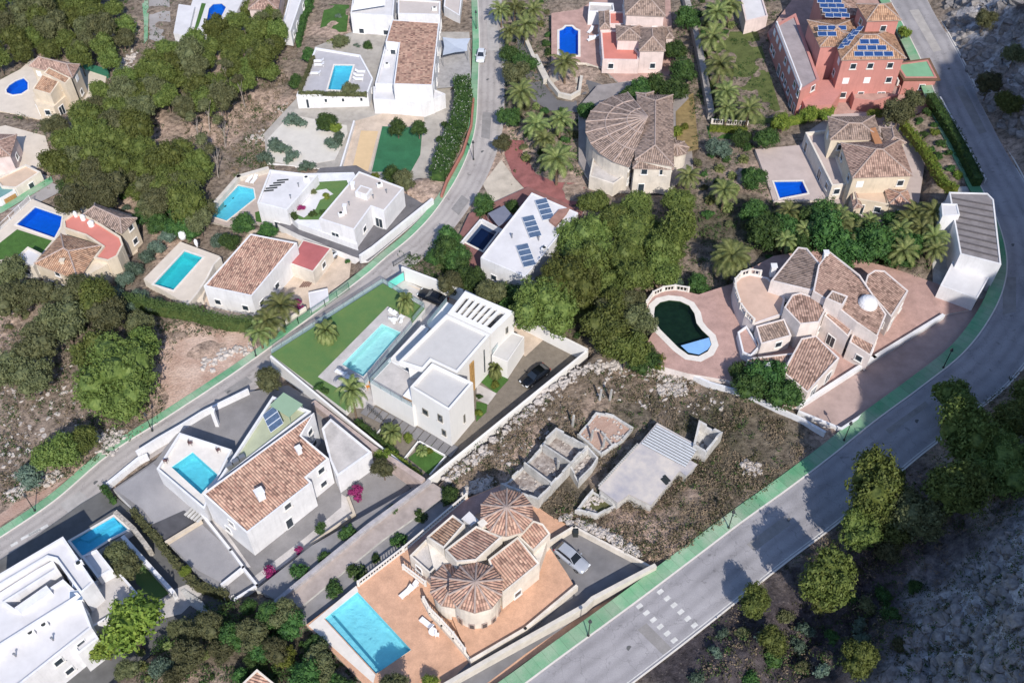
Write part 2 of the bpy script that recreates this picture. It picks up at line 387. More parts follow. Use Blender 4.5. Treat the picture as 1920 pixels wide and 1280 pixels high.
trunkm = M('tree_bark', (.20, .15, .12), .25, 4, .95, .5, 10)
palmtrunk = M('palm_bark', (.22, .16, .11), .25, 4, .95, .6, 9)
glassdark = M('window_glass', (.03, .045, .06), .1, 1, .08, spec=.7)
shutter = M('white_shutter', (.78, .79, .80), .02, 2, .6)
tealglass = Mglass('teal_window_glass', (.25, .45, .48), .65)
railglass = Mglass('balustrade_glass', (.50, .70, .74), .22)
tileA = Mtile('terracotta_tiles', 'ad8676', 'cba893', '85685d')
tileB = Mtile('weathered_grey_tiles', '917d71', 'ab968a', '70625b')
tileC = Mtile('pink_brown_tiles', '9f8276', 'bd9f90', '7c655b')
tileD = Mtile('orange_tiles', 'ad866c', 'c39f84', '876a58')
cap = M('pale_ridge_mortar', (.42, .33, .29), .15, 2, .85)
metalroof = M('grey_ribbed_roof_coating', (.25, .23, .235), .15, .6, .7, .05, 5)
redroof = M('dull_red_roof_coating', (.42, .13, .13), .1, .4, .8)
pv = M('photovoltaic_glass', (.025, .07, .22), .15, 2, .15, spec=.6)
pvframe = M('panel_frame', (.62, .66, .72), .02, 2, .4)
pvgrey = M('solar_thermal_glass', (.10, .15, .24), .15, 2, .15, spec=.6)
rockm = M('grey_rock', (.30, .28, .27), .25, .8, .9, .6, 3, fine=.15)
palerock = M('pale_rubble', (.55, .50, .46), .2, 2, .9, .5, 4)
pink_soil = M('pink_soil', (.45, .33, .27), .2, .3, .95, .4, 5, col2=(.33, .20, .15), fine=.12)
leaf_pine = Mleaf('pine_foliage', (.05, .076, .018), (.125, .165, .04), (.205, .24, .065))
leaf_olive = Mleaf('dull_pine_foliage', (.055, .065, .032), (.12, .13, .058), (.19, .19, .09))
leaf_dark = Mleaf('broadleaf_foliage', (.02, .05, .018), (.055, .115, .03), (.11, .19, .048))
leaf_lime = Mleaf('bright_foliage', (.07, .11, .015), (.16, .21, .035), (.27, .30, .055))
leaf_palm = Mleaf('palm_fronds', (.07, .10, .035), (.17, .205, .065), (.30, .32, .13))
leaf_blue = Mleaf('grey_green_foliage', (.06, .10, .07), (.11, .165, .12), (.18, .235, .18))
leaf_cyp = Mleaf('cypress_foliage', (.04, .07, .025), (.09, .135, .04), (.14, .18, .06))
flower_p = M('magenta_blossom', (.30, .02, .13), .2, 3, .8, col2=(.12, .02, .07))
flower_w = M('white_blossom', (.6, .6, .58), .1, 3, .8)

def Mroad(name, c, c2, kind='road', w=3.5):
    """asphalt or painted pavement; the surface's own UV runs across and along it in metres"""
    m = M(name, c, .1, .16, .92, .15, 10, col2=c2, fine=.12); t = m.node_tree; N = t.nodes; L = t.links; b = N['Principled BSDF']
    src = b.inputs['Base Color'].links[0].from_socket; uv = N.new('ShaderNodeUVMap').outputs[0]; sp = N.new('ShaderNodeSeparateXYZ'); L.new(uv, sp.inputs[0])
    def mt(op, a, bb=None, cl=False):
        n = N.new('ShaderNodeMath'); n.operation = op; n.use_clamp = cl
        for i, q in enumerate((a, bb)):
            if q is None: continue
            if isinstance(q, (int, float)): n.inputs[i].default_value = q
            else: L.new(q, n.inputs[i])
        return n.outputs[0]
    pos = N.new('ShaderNodeNewGeometry').outputs['Position']
    if kind == 'road':
        ns = N.new('ShaderNodeTexNoise'); ns.inputs['Scale'].default_value = .25; ns.inputs['Detail'].default_value = 4; L.new(pos, ns.inputs['Vector'])
        u = mt('ADD', sp.outputs[0], mt('MULTIPLY', mt('SUBTRACT', ns.outputs['Fac'], .5), 1.0))
        band = mt('POWER', mt('ABSOLUTE', mt('SINE', mt('MULTIPLY', u, math.pi / (w / 2)))), 3)
        f = mt('SUBTRACT', 1.0, mt('MULTIPLY', mt('MULTIPLY', band, ns.outputs['Fac']), .30))
        vo = N.new('ShaderNodeTexVoronoi'); vo.feature = 'DISTANCE_TO_EDGE'; vo.inputs['Scale'].default_value = .33; n2 = N.new('ShaderNodeTexNoise'); n2.inputs['Scale'].default_value = 1.2; L.new(pos, n2.inputs['Vector'])
        va = N.new('ShaderNodeVectorMath'); va.operation = 'MULTIPLY_ADD'; L.new(n2.outputs['Color'], va.inputs[0]); va.inputs[1].default_value = (1.4, 1.4, 1.4); L.new(pos, va.inputs[2]); L.new(va.outputs[0], vo.inputs['Vector'])
        cr = mt('LESS_THAN', vo.outputs['Distance'], .012); f = mt('MULTIPLY', f, mt('SUBTRACT', 1.0, mt('MULTIPLY', mt('MULTIPLY', cr, ns.outputs['Fac']), .32)))
        n5 = N.new('ShaderNodeTexNoise'); n5.inputs['Scale'].default_value = .9; n5.inputs['Detail'].default_value = 2; L.new(pos, n5.inputs['Vector']); st_ = N.new('ShaderNodeMapRange'); st_.inputs['From Min'].default_value = .68; st_.inputs['From Max'].default_value = .74; st_.inputs['To Min'].default_value = 1; st_.inputs['To Max'].default_value = .72; L.new(n5.outputs['Fac'], st_.inputs[0]); f = mt('MULTIPLY', f, st_.outputs[0])
    else:
        j = mt('LESS_THAN', mt('FRACT', mt('DIVIDE', sp.outputs[1], w)), .035); f = mt('SUBTRACT', 1.0, mt('MULTIPLY', j, .35))
        wn = N.new('ShaderNodeTexWhiteNoise'); wn.noise_dimensions = '1D'; L.new(mt('FLOOR', mt('DIVIDE', sp.outputs[1], w * 3)), wn.inputs['W']); f = mt('MULTIPLY', f, mt('ADD', .86, mt('MULTIPLY', wn.outputs['Value'], .26)))
    v = N.new('ShaderNodeVectorMath'); v.operation = 'SCALE'; L.new(src, v.inputs[0]); L.new(f, v.inputs['Scale']); L.new(v.outputs[0], b.inputs['Base Color']); return m
road_a = Mroad('lane_asphalt', (.44, .405, .38), (.33, .30, .285), w=2.4); road_b = Mroad('main_road_asphalt', (.37, .355, .365), (.27, .26, .27), w=3.5)
green_a = Mroad('green_pavement', (.11, .33, .17), (.33, .41, .30), 'pave', 1.3)
palebark = M('pale_bark', (.42, .37, .33), .2, 4, .95, .4, 10)
darkturf = M('dark_teal_turf', (.035, .15, .07), .12, .5, .95, .3, 30, fine=.15)
# ------------------------------------------------------------------ plots (paved or planted level ground), pools
PLOTS = []      # (polygon in metres, level) : the terrain mesh is lowered beneath them
rnd = random.Random(11)
def level(px, extra=.12):
    return max(float(Hbase(*tuple(G0(*p))[:2])) for p in px) + extra
def PW(px, z): return [tuple(W(p[0], p[1], z))[:2] for p in px]
def plot(name, px, mat, z=None, holes=(), side=None, depth=4.0, kind='structure', label=None, cat=None, low=True):
    z = level(px) if z is None else z
    poly = ccw(PW(px, z)); m = MB(); m.polyflat(poly, z, holes)
    n = len(poly)
    for i in range(n):
        a, b = poly[i], poly[(i + 1) % n]
        m.face([(a[0], a[1], z - depth), (b[0], b[1], z - depth), (b[0], b[1], z), (a[0], a[1], z)], mi=1)
    o = m.build(name, [mat, side or concrete]); tag(o, label, cat, kind=kind)
    if low: PLOTS.append((poly, z))
    return z
def sheet(name, px, mat, z, kind='structure', holes=(), label=None, cat=None):
    """a thin layer (lawn, paving) lying a few mm above its plot"""
    m = MB(); poly = ccw(PW(px, z)); m.polyflat(poly, z, holes)
    for i in range(len(poly)):
        a, b = poly[i], poly[(i + 1) % len(poly)]
        m.face([(a[0], a[1], z - .05), (b[0], b[1], z - .05), (b[0], b[1], z), (a[0], a[1], z)])
    return tag(m.build(name, mat), label, cat, kind=kind)
def pool(px, z, label, tint=(.45, .86, .93), floor=None, depth=1.3, rim=.35, rimmat=None, ledge=None, drop=.12):
    poly = ccw(PW(px, z)); cx = sum(p[0] for p in poly) / len(poly); cy = sum(p[1] for p in poly) / len(poly)
    t = thing('swimming_pool', label, 'pool', (cx, cy, z)); floor = floor or pool_tile
    m = MB(); n = len(poly); m.polyflat(poly, z - depth)
    for i in range(n):
        a, b = poly[i], poly[(i + 1) % n]
        m.face([(b[0], b[1], z - depth), (a[0], a[1], z - depth), (a[0], a[1], z + .02), (b[0], b[1], z + .02)])
    m.build('basin', floor, t)
    if rim:
        m = MB(); m.ring(inset(poly, -rim), rim, z - .1, z + .06, z - .1); m.build('coping', rimmat or coping, t)
    if ledge:
        m = MB(); m.prism(PW(ledge, z - .5), z - depth, z - .35); m.build('ledge', floor, t)
    m = MB(); m.polyflat(inset(poly, .004), z - drop); m.build('water', Mwater('pool_water_%02d_%02d_%02d' % tuple(int(c * 99) for c in tint), tint), t)
    return poly
def rect(a, b, c, z):
    """true rectangle in metres from three marked corners at height z: edge a-b, c fixes the depth"""
    A, B, Cc = W(*a, z), W(*b, z), W(*c, z); e = (B - A).normalized(); n = Vector((-e.y, e.x, 0)); d = (Cc - B).dot(n)
    return [tuple(A)[:2], tuple(B)[:2], tuple(B + n * d)[:2], tuple(A + n * d)[:2]]
# ------------------------------------------------------------------ building pieces
def window(T, a, b, u, zc, w, h, kind='w', normal=None, frame=None):
    """window, door or shutter on the vertical wall a-b (metres), u metres from a"""
    a, b = Vector((a[0], a[1])), Vector((b[0], b[1])); d = (b - a).normalized(); n = Vector((d.y, -d.x)) if normal is None else normal
    c = a + d * u; ang = math.atan2(d.y, d.x)
    o = Vector((c.x, c.y, zc))
    fr = frame or whitemetal
    nm = {'w': 'window', 'd': 'door', 's': 'shutter', 'g': 'garage_door'}[kind]
    if kind in 'sg':
        m = MB(); m.box((c.x + n.x * .03, c.y + n.y * .03, zc), (w, .08, h), ang)
        for k in range(int(h / .25)): m.box((c.x + n.x * .075, c.y + n.y * .075, zc - h / 2 + .15 + k * .25), (w * .94, .02, .16), ang)
        m.build(nm, shutter if kind == 's' else wood, T); return
    m = MB(); f = .09
    for sx in (-1, 1): m.box((c.x + d.x * sx * (w / 2 - f / 2) + n.x * .04, c.y + d.y * sx * (w / 2 - f / 2) + n.y * .04, zc), (f, .12, h), ang)
    for sz in (-1, 1): m.box((c.x + n.x * .04, c.y + n.y * .04, zc + sz * (h / 2 - f / 2)), (w - 2 * f, .12, f), ang)
    if w > 1.1: m.box((c.x + n.x * .035, c.y + n.y * .035, zc), (.06, .09, h - 2 * f), ang)
    fo = m.build(nm, fr, T)
    m = MB(); m.box((c.x + n.x * .02, c.y + n.y * .02, zc), (w - .1, .05, h - .1), ang); m.build('pane', glassdark, fo)
    if kind == 'w':
        m = MB(); m.box((c.x + n.x * .09, c.y + n.y * .09, zc - h / 2 - .04), (w + .25, .24, .07), ang); m.build('sill', coping, fo)
def autowin(T, poly, z0, z1, seed=1, every=3.0, skip=(), storey=3.0, w=1.1, h=1.2, only=None, frame=None):
    r = random.Random(seed); p = ccw([tuple(q)[:2] for q in poly]); n = len(p)
    for i in range(n):
        a, b = Vector(p[i]), Vector(p[(i + 1) % n]); L = (b - a).length; d = (b - a).normalized(); nn = Vector((d.y, -d.x))
        if L < 2.4 or (i in skip) or (only is not None and i not in only): continue
        if nn.y > .75: continue
        k = max(1, int(L / every)); zz = z0
        while zz + storey * .8 <= z1 + .1:
            for j in range(k):
                if r.random() < .18: continue
                u = (j + .5 + r.uniform(-.12, .12)) * L / k
                kd = r.choice('wwws') if zz > z0 + 1 else r.choice('wwd')
                hh = 2.1 if kd == 'd' else h
                window(T, a, b, u, zz + (1.07 if kd == 'd' else 1.65), w * (1.3 if kd == 'd' and r.random() < .5 else 1), hh, kd, nn, frame)
            zz += storey
def flat(T, poly, z0, z1, wm, rm, par=.35, w=.28, win=None, name='wall', **k):
    """walls with an upstand round a flat roof. poly in metres"""
    m = MB(); i_ = m.ring(poly, w, z0, z1, z1 - par - .05); wo = m.build(name, wm, T)
    m = MB(); m.polyflat(i_, z1 - par); m.build('roof', rm, T)
    if win: autowin(T, poly, z0, z1 - par, seed=win, **k)
    return wo
def block(T, poly, z0, z1, wm, name='wall', bottom=False):
    m = MB(); m.prism(poly, z0, z1, bottom=bottom); return m.build(name, wm, T)
def slope_uv(pts, eave_dir=None):
    """metre UVs on a sloped face: u level along the eave, v up the slope"""
    P = [Vector(p) for p in pts]; n = (P[1] - P[0]).cross(P[2] - P[0])
    if n.length < 1e-6 and len(P) > 3: n = (P[2] - P[1]).cross(P[3] - P[1])
    n.normalize(); n = -n if n.z < 0 else n
    e = Vector((0, 0, 1)).cross(n) if eave_dir is None else eave_dir
    e = Vector((1, 0, 0)) if e.length < 1e-3 else e.normalized(); v = n.cross(e)
    return [(p.dot(e), p.dot(v)) for p in P]
def tiled(T, faces, mat, thick=.14, name='roof', caps=(), capmat=None):
    m = MB()
    for f in faces:
        f = [Vector(p) for p in f]
        n = (f[1] - f[0]).cross(f[2] - f[0])
        if n.z < 0: f = f[::-1]
        m.face(f, uv=slope_uv(f))
    # fascia under the outline edges
    edges = {}
    key = lambda p: (round(p[0], 2), round(p[1], 2), round(p[2], 2))
    for f in faces:
        for i in range(len(f)):
            a, b = f[i], f[(i + 1) % len(f)]; k = tuple(sorted((key(a), key(b)))); edges.setdefault(k, []).append((a, b))
    for k, l in edges.items():
        if len(l) == 1:
            a, b = Vector(l[0][0]), Vector(l[0][1]); m.face([a, b, b - Vector((0, 0, thick)), a - Vector((0, 0, thick))], mi=1)
    for f in faces: m.face([Vector(p) - Vector((0, 0, thick)) for p in f][::-1], mi=1)
    ro = m.build(name, [mat, cap], T)
    if caps:
        m = MB()
        for a, b in caps: m.tube([Vector(a) + Vector((0, 0, .03)), Vector(b) + Vector((0, 0, .03))], .13, 6)
        m.build('ridge', capmat or cap, ro)
    return ro
def hip(T, q, ze, rise, wm, tm, z0, over=.35, gable=False, win=None, wallname='wall', hipf=1.0, caps=True, axis=None, **k):
    """walls + hipped or gabled tile roof over rectangle q (4 corners, metres), eave height ze"""
    q = ccw(q); p = [Vector((a[0], a[1])) for a in q]
    if z0 is not None:
        m = MB(); ins = inset(q, over); m.prism(ins, z0, ze - .1); m.build(wallname, wm, T)
        if win: autowin(T, ins, z0, ze, seed=win, **k)
    l01 = (p[1] - p[0]).length; l12 = (p[2] - p[1]).length
    if (l01 < l12 if axis is None else axis): p = p[1:] + p[:1]; l01, l12 = l12, l01
    d = (p[1] - p[0]).normalized(); m03 = (p[0] + p[3]) / 2; m12 = (p[1] + p[2]) / 2
    s = 0 if gable else min(l12 / 2 * hipf, l01 / 2 - .01)
    r0 = m03 + d * s; r1 = m12 - d * s
    A = [Vector((v.x, v.y, ze)) for v in p]; R0 = Vector((r0.x, r0.y, ze + rise)); R1 = Vector((r1.x, r1.y, ze + rise))
    F = [[A[0], A[1], R1, R0], [A[2], A[3], R0, R1]]
    cps = [(R0, R1)]
    if not gable:
        F += [[A[1], A[2], R1], [A[3], A[0], R0]]; cps += [(A[0], R0), (A[3], R0), (A[1], R1), (A[2], R1)]
    elif z0 is not None:
        m = MB(); e = .25
        for a, b, r in ((A[1], A[2], R1), (A[3], A[0], R0)):
            o = (d.to_3d() * (-e if r is R1 else e)); m.face([a + o - Vector((0, 0, .12)), b + o - Vector((0, 0, .12)), r + o - Vector((0, 0, .12))])
        m.build('gable', wm, T)
    return tiled(T, F, tm, caps=cps if caps else ())
def shed(T, pts3, wm, tm, z0, over=0.0, upstand=.12, win=None, name='roof', **k):
    """single slope over an outline given as (x, y, z) corners"""
    P = [Vector(p) for p in pts3]
    m = MB(); n = len(P); xy = ccw([(p.x, p.y) for p in P])
    if area2([(p.x, p.y) for p in P]) < 0: P = P[::-1]
    if z0 is not None:
        for i in range(n):
            a, b = P[i], P[(i + 1) % n]
            m.face([(a.x, a.y, z0), (b.x, b.y, z0), (b.x, b.y, b.z + upstand), (a.x, a.y, a.z + upstand)])
        ins = inset([(p.x, p.y) for p in P], .22)
        for i in range(n):
            j = (i + 1) % n; a, b = P[i], P[j]; c, d = ins[j], ins[i]
            m.face([(a.x, a.y, a.z + upstand), (b.x, b.y, b.z + upstand), (c[0], c[1], b.z + upstand), (d[0], d[1], a.z + upstand)])
            m.face([(d[0], d[1], a.z + upstand), (c[0], c[1], b.z + upstand), (c[0], c[1], b.z - .1), (d[0], d[1], a.z - .1)])
        m.build('wall', wm, T)
        if win: autowin(T, [(p.x, p.y) for p in P], z0, min(p.z for p in P), seed=win, **k)
        Q = [Vector((c[0], c[1], p.z)) for c, p in zip(ins, P)]
    else: Q = P
    # least squares plane for triangulated concave outlines
    A = np.array([[q.x, q.y, 1] for q in Q]); co, *_ = np.linalg.lstsq(A, np.array([q.z for q in Q]), rcond=None)
    Q = [Vector((q.x, q.y, co[0] * q.x + co[1] * q.y + co[2])) for q in Q]
    m = MB(); nrm = Vector((-co[0], -co[1], 1)).normalized(); e = Vector((0, 0, 1)).cross(nrm); e = e.normalized() if e.length > 1e-3 else Vector((1, 0, 0)); v = nrm.cross(e)
    for t in tessellate_polygon([Q]):
        f = [Q[i] for i in t]
        if (f[1] - f[0]).cross(f[2] - f[0]).z < 0: f = f[::-1]
        m.face(f, uv=[(p.dot(e), p.dot(v)) for p in f])
    m.build(name, tm, T)
    return lambda x, y: co[0] * x + co[1] * y + co[2]
def cone(T, c, r, ze, rise, z0, wm, tm, n=10, wr=None, caps=True, a0=0., name='tower'):
    wr = wr or r - .4
    m = MB(); m.lathe((c[0], c[1]), [(wr, z0), (wr, ze - .05)], 28); to = m.build(name, wm, T)
    F = []; cp = []; top = Vector((c[0], c[1], ze + rise))
    for k in range(n):
        A, B = a0 + 2 * math.pi * k / n, a0 + 2 * math.pi * (k + 1) / n
        a = Vector((c[0] + r * math.cos(A), c[1] + r * math.sin(A), ze)); b = Vector((c[0] + r * math.cos(B), c[1] + r * math.sin(B), ze))
        F.append([a, b, top]); cp.append((a, top))
    tiled(T, F, tm, caps=cp if caps else ()); 
    return to
def chimney(T, x, y, z0, h=1.2, s=.6, mat=None, rz=0):
    m = MB(); m.box((x, y, z0 + h / 2 - .3), (s, s, h + .6), rz); m.box((x, y, z0 + h + .12), (s + .2, s + .2, .1), rz)
    for i in (-1, 1): m.box((x + i * s * .35 * math.cos(rz), y + i * s * .35 * math.sin(rz), z0 + h + .03), (.1, s, .1), rz)
    m.build('chimney', mat or white, T)
def balusters(m, path, z, h=.9, r=.07, gap=.32):
    for a, b in zip(path[:-1], path[1:]):
        a, b = Vector((a[0], a[1])), Vector((b[0], b[1])); L = (b - a).length; n = max(1, int(L / gap)); ang = math.atan2(*(b - a).yx)
        for k in range(n):
            p = a.lerp(b, (k + .5) / n); m.lathe((p.x, p.y), [(r * .7, z), (r * 1.2, z + h * .3), (r * .6, z + h * .75), (r, z + h)], 5)
def balustrade(label, px, z, h=.95, mat=None, T=None, gap=.4, cat='balustrade'):
    path = PW(px, z) if isinstance(z, (int, float)) else None
    t = T or thing('balustrade', label, cat, (path[0][0], path[0][1], z))
    par = T
    m = MB(); 
    for a, b in zip(path[:-1], path[1:]): m.beam((a[0], a[1], z + h), (b[0], b[1], z + h), .22, .12); m.beam((a[0], a[1], z + .05), (b[0], b[1], z + .05), .2, .1)
    for p in path: m.box((p[0], p[1], z + h / 2 + .02), (.3, .3, h + .1))
    if T: ro = m.build('balustrade', mat or coping, T)
    else: ro = t; m.build('rail', mat or coping, t)
    m = MB(); balusters(m, path, z, h, gap=gap); m.build('balusters', mat or coping, ro)
def gwall(label, px, h=1.6, w=.25, mat=None, z=None, close=False, name='garden_wall', cat='wall', dz=1.0):
    """free standing wall; follows the slope unless a level is given. z is the level of its foot"""
    pts = []
    for p in px:
        if z is None: g = G0(*p); pts.append(Vector((g.x, g.y, g.z)))
        else: g = W(p[0], p[1], z + h); pts.append(Vector((g.x, g.y, z)))
    if close: pts.append(pts[0])
    m = MB(); mm = MB()
    n = len(pts); L = []; Rr = []
    for i, p in enumerate(pts):
        d1 = (pts[i] - pts[i - 1]).to_2d().normalized() if i else (pts[1] - pts[0]).to_2d().normalized()
        d2 = (pts[i + 1] - pts[i]).to_2d().normalized() if i < n - 1 else d1
        nn = Vector((-d1.y - d2.y, d1.x + d2.x)).normalized(); k = w / 2 / max(.4, nn.dot(Vector((-d1.y, d1.x))))
        L.append(p.to_2d() + nn * k); Rr.append(p.to_2d() - nn * k)
    for i in range(n - 1):
        a, b = pts[i], pts[i + 1]
        q = [(L[i], a.z), (L[i + 1], b.z), (Rr[i + 1], b.z), (Rr[i], a.z)]
        lo = [(v.x, v.y, zz - dz) for v, zz in q]; hi = [(v.x, v.y, zz + h) for v, zz in q]
        m.face(hi[::-1]); m.face([lo[0], lo[1], hi[1], hi[0]]); m.face([hi[3], hi[2], lo[2], lo[3]])
        if i == 0: m.face([lo[3], lo[0], hi[0], hi[3]])
        if i == n - 2: m.face([lo[1], lo[2], hi[2], hi[1]])
    o = m.build(name, mat or white, loc=tuple(pts[0])); tag(o, label, cat)
    return o
def slatfence(label, px, z=None, h=1.6, mat=None, post=2.2, slat=.13, name='railing_fence', cat='fence'):
    pts = []
    for p in px:
        if z is None: pts.append(G0(*p))
        else: g = W(p[0], p[1], z); pts.append(g)
    t = thing(name, label, cat, tuple(pts[0])); pm = MB(); rm = MB(); bm_ = MB()
    for a, b in zip(pts[:-1], pts[1:]):
        L = (b - a).length; n = max(1, int(L / post))
        for k in range(n + 1):
            q = a.lerp(b, k / n); pm.box((q.x, q.y, q.z + h / 2), (.08, .08, h))
        for zz in (.12, h - .06): rm.beam(a + Vector((0, 0, zz)), b + Vector((0, 0, zz)), .05, .05)
        n = int(L / slat)
        for k in range(n):
            q = a.lerp(b, (k + .5) / n); bm_.beam((q.x, q.y, q.z + .1), (q.x, q.y, q.z + h - .05), .02, .02)
    pm.build('posts', mat, t); rm.build('rails', mat, t); bm_.build('bars', mat, t); return t
def glassrail(T, path, z, h=1.0, name='glass_balustrade', label=None):
    t = T
    m = MB(); p_ = MB()
    for a, b in zip(path[:-1], path[1:]):
        a, b = Vector((a[0], a[1], z)), Vector((b[0], b[1], z)); m.beam(a + Vector((0, 0, h * .52)), b + Vector((0, 0, h * .52)), .025, h * .95)
        n = max(1, int((b - a).length / 1.8))
        for k in range(n + 1): q = a.lerp(b, k / n); p_.beam(q, q + Vector((0, 0, h + .02)), .04, .04)
        p_.beam(a + Vector((0, 0, h)), b + Vector((0, 0, h)), .05, .035)
    if T is None:
        t = thing(name, label, 'balustrade', (path[0][0], path[0][1], z)); m.build('pane', railglass, t); p_.build('rail', metal, t)
    else:
        o = p_.build(name, metal, T); m.build('pane', railglass, o)
def panel(T, c, u, v, n=1, mat=None, name='solar_panel', w=1.0, h=1.65):
    """solar panel: centre c, unit vectors u (width) v (height) in its plane"""
    c, u, v = Vector(c), Vector(u).normalized(), Vector(v).normalized(); nn = u.cross(v).normalized()
    m = MB()
    def plate(w_, h_, t0, t1):
        P = [c + u * i * w_ / 2 + v * j * h_ / 2 + nn * t for t in (t0, t1) for i, j in ((-1,-1),(1,-1),(1,1),(-1,1))]
        for f in ((3,2,1,0),(4,5,6,7),(0,1,5,4),(1,2,6,5),(2,3,7,6),(3,0,4,7)): m.face([P[k] for k in f])
    plate(w, h, -.02, .035); fo = m.build(name, pvframe, T)
    m = MB(); plate(w - .1, h - .1, .0, .045); m.build('cells', mat or pv, fo)
# ------------------------------------------------------------------ plants
def clumps(rs, centers, radii, n, size, flat=1.0, droop=0.0):
    """leaf sized quads scattered through little puffs: returns V, F"""
    V = []; 
    k = len(centers); cen = np.repeat(centers, n, 0); rad = np.repeat(radii, n)
    d = rs.normal(size=(k * n, 3)); d /= np.linalg.norm(d, axis=1)[:, None]
    rr = rs.uniform(.45, 1.0, k * n) ** .6
    P = cen + d * (rad * rr)[:, None] * np.array([1, 1, flat])
    # leaves face outward and upward with jitter
    nrm = d + rs.normal(size=d.shape) * .33 + np.array([0, 0, .22]); nrm /= np.linalg.norm(nrm, axis=1)[:, None]
    a = np.cross(nrm, rs.normal(size=d.shape)); a /= np.linalg.norm(a, axis=1)[:, None]; b = np.cross(nrm, a)
    s = size * rs.uniform(.6, 1.3, k * n)[:, None]
    q = np.stack([P - a * s, P - b * s * .55 + a * s * .1, P + a * s, P + b * s * .55 - a * s * .1], 1)
    V = q.reshape(-1, 3); F = np.arange(len(V)).reshape(-1, 4); return V, F
def ico(sub=2):
    import bmesh
    bm = bmesh.new(); bmesh.ops.create_icosphere(bm, subdivisions=sub, radius=1); V = np.array([v.co[:] for v in bm.verts]); F = np.array([[v.index for v in f.verts] for f in bm.faces]); bm.free(); return V, F
ICO2 = ico(2); ICO3 = ico(3)
def lobes(rs, n, R_, hh, spread=.55):
    L = []
    for i in range(n):
        a = rs.uniform(0, 6.283); r = R_ * (spread + .14) * math.sqrt(rs.uniform(.12, 1)) * (0 if i == 0 else 1)
        s = R_ * rs.uniform(.32, .52) * (1.25 if i == 0 else 1)
        L.append((r * math.cos(a), r * math.sin(a), hh * rs.uniform(-.3, .35) - .3 * r, s, s * rs.uniform(.75, 1.0) * hh / R_ * 1.15))
    return L
def crown_mesh(seed, R_=3.0, hh=2.6, n=7, puffs=150, per=16, leaf=.17, pr=(.35, .75), flat=.85, spread=.55):
    rs = np.random.RandomState(seed); L = lobes(rs, n, R_, hh, spread); Vs = []; Fs = []; off = 0
    for (x, y, z, s, sz) in L:      # solid dark heart of each lobe
        V, F = ICO2; nz = np.array([noise.noise(Vector(v) * 1.7 + Vector((seed, x, y))) for v in V])
        P = V * np.array([s, s, sz]) * (.80 + .26 * nz)[:, None] + np.array([x, y, z]); Vs.append(P); Fs.append(np.hstack([F, F[:, 2:3]]) + off); off += len(P)
    # puffs on the lobes' surface, dropped where buried in another lobe
    C_ = []; 
    while len(C_) < puffs:
        i = rs.choice(len(L), p=np.array([l[3] ** 2 for l in L]) / sum(l[3] ** 2 for l in L)); x, y, z, s, sz = L[i]
        d = rs.normal(size=3); d /= np.linalg.norm(d)
        if d[2] < -.55: continue
        p = np.array([x, y, z]) + d * np.array([s, s, sz]) * rs.uniform(.84, 1.16)
        if any((((p[0] - l[0]) / l[3]) ** 2 + ((p[1] - l[1]) / l[3]) ** 2 + ((p[2] - l[2]) / l[4]) ** 2) < .62 for l in L): continue
        C_.append(p)
    V, F = clumps(rs, np.array(C_), rs.uniform(pr[0], pr[1], len(C_)), per, leaf, flat)
    tri = np.vstack(Vs); quads = np.vstack(Fs)
    return tri, quads, V, F
def join_vf(parts):
    Vs, Fs, off = [], [], 0
    for V, F in parts: Vs.append(V); Fs.append(F + off); off += len(V)
    return np.vstack(Vs), np.vstack(Fs)
HOLD = Vector((0, 0, -500))
def crown_obj(seed, mat, parent, zc, **k):
    t, q, V, F = crown_mesh(seed, **k); q3 = q[:, :3]
    # heart as triangles turned to degenerate-free quads: give each triangle a mid vertex
    mid = (t[q3[:, 0]] + t[q3[:, 2]]) / 2; tv = np.vstack([t, mid]); qq = np.stack([q3[:, 0], q3[:, 1], q3[:, 2], np.arange(len(mid)) + len(t)], 1)
    VV, FF = join_vf([(tv, qq), (V, F)]); VV = VV + np.array([0, 0, zc])
    return mesh_np('crown', VV, FF, mat, parent)
def trunk_obj(rs, parent, h, r, limbs=4, spread=1.6, mat=None, lean=.3):
    m = MB(); lx, ly = rs.uniform(-lean, lean), rs.uniform(-lean, lean)
    path = [Vector((lx * t * t * 1.0, ly * t * t, -1.2 + (h + 1.2) * t)) for t in (0, .25, .5, .75, 1)]
    m.tube(path, [r * 1.3, r * 1.05, r * .85, r * .7, r * .4], 7)
    for k in range(limbs):
        a = k * 2.4 + rs.uniform(0, 1); z = h * rs.uniform(.5, .8); b = path[3]
        s = Vector((lx * (z / h) ** 2, ly * (z / h) ** 2, z)); e = s + Vector((math.cos(a) * spread, math.sin(a) * spread, h * .3))
        m.tube([s, s.lerp(e, .5) + Vector((0, 0, -.15)), e], [r * .5, r * .35, r * .15], 5)
    return m.build('trunk', mat or trunkm, parent, loc=(0, 0, 0))
PROTO = {}
def proto(kind, i, mk):
    PROTO.setdefault(kind, []).append(mk)
def mk_tree(name, seed, mat, R_, hh, th, tr=.18, lean=.3, bark=0, **k):
    root = bpy.data.objects.new(name, None); C.objects.link(root); rs = np.random.RandomState(seed)
    crown_obj(seed, mat, root, th, R_=R_, hh=hh, **k); trunk_obj(rs, root, th, tr, spread=R_ * .5, lean=lean, mat=palebark if bark else None); return root
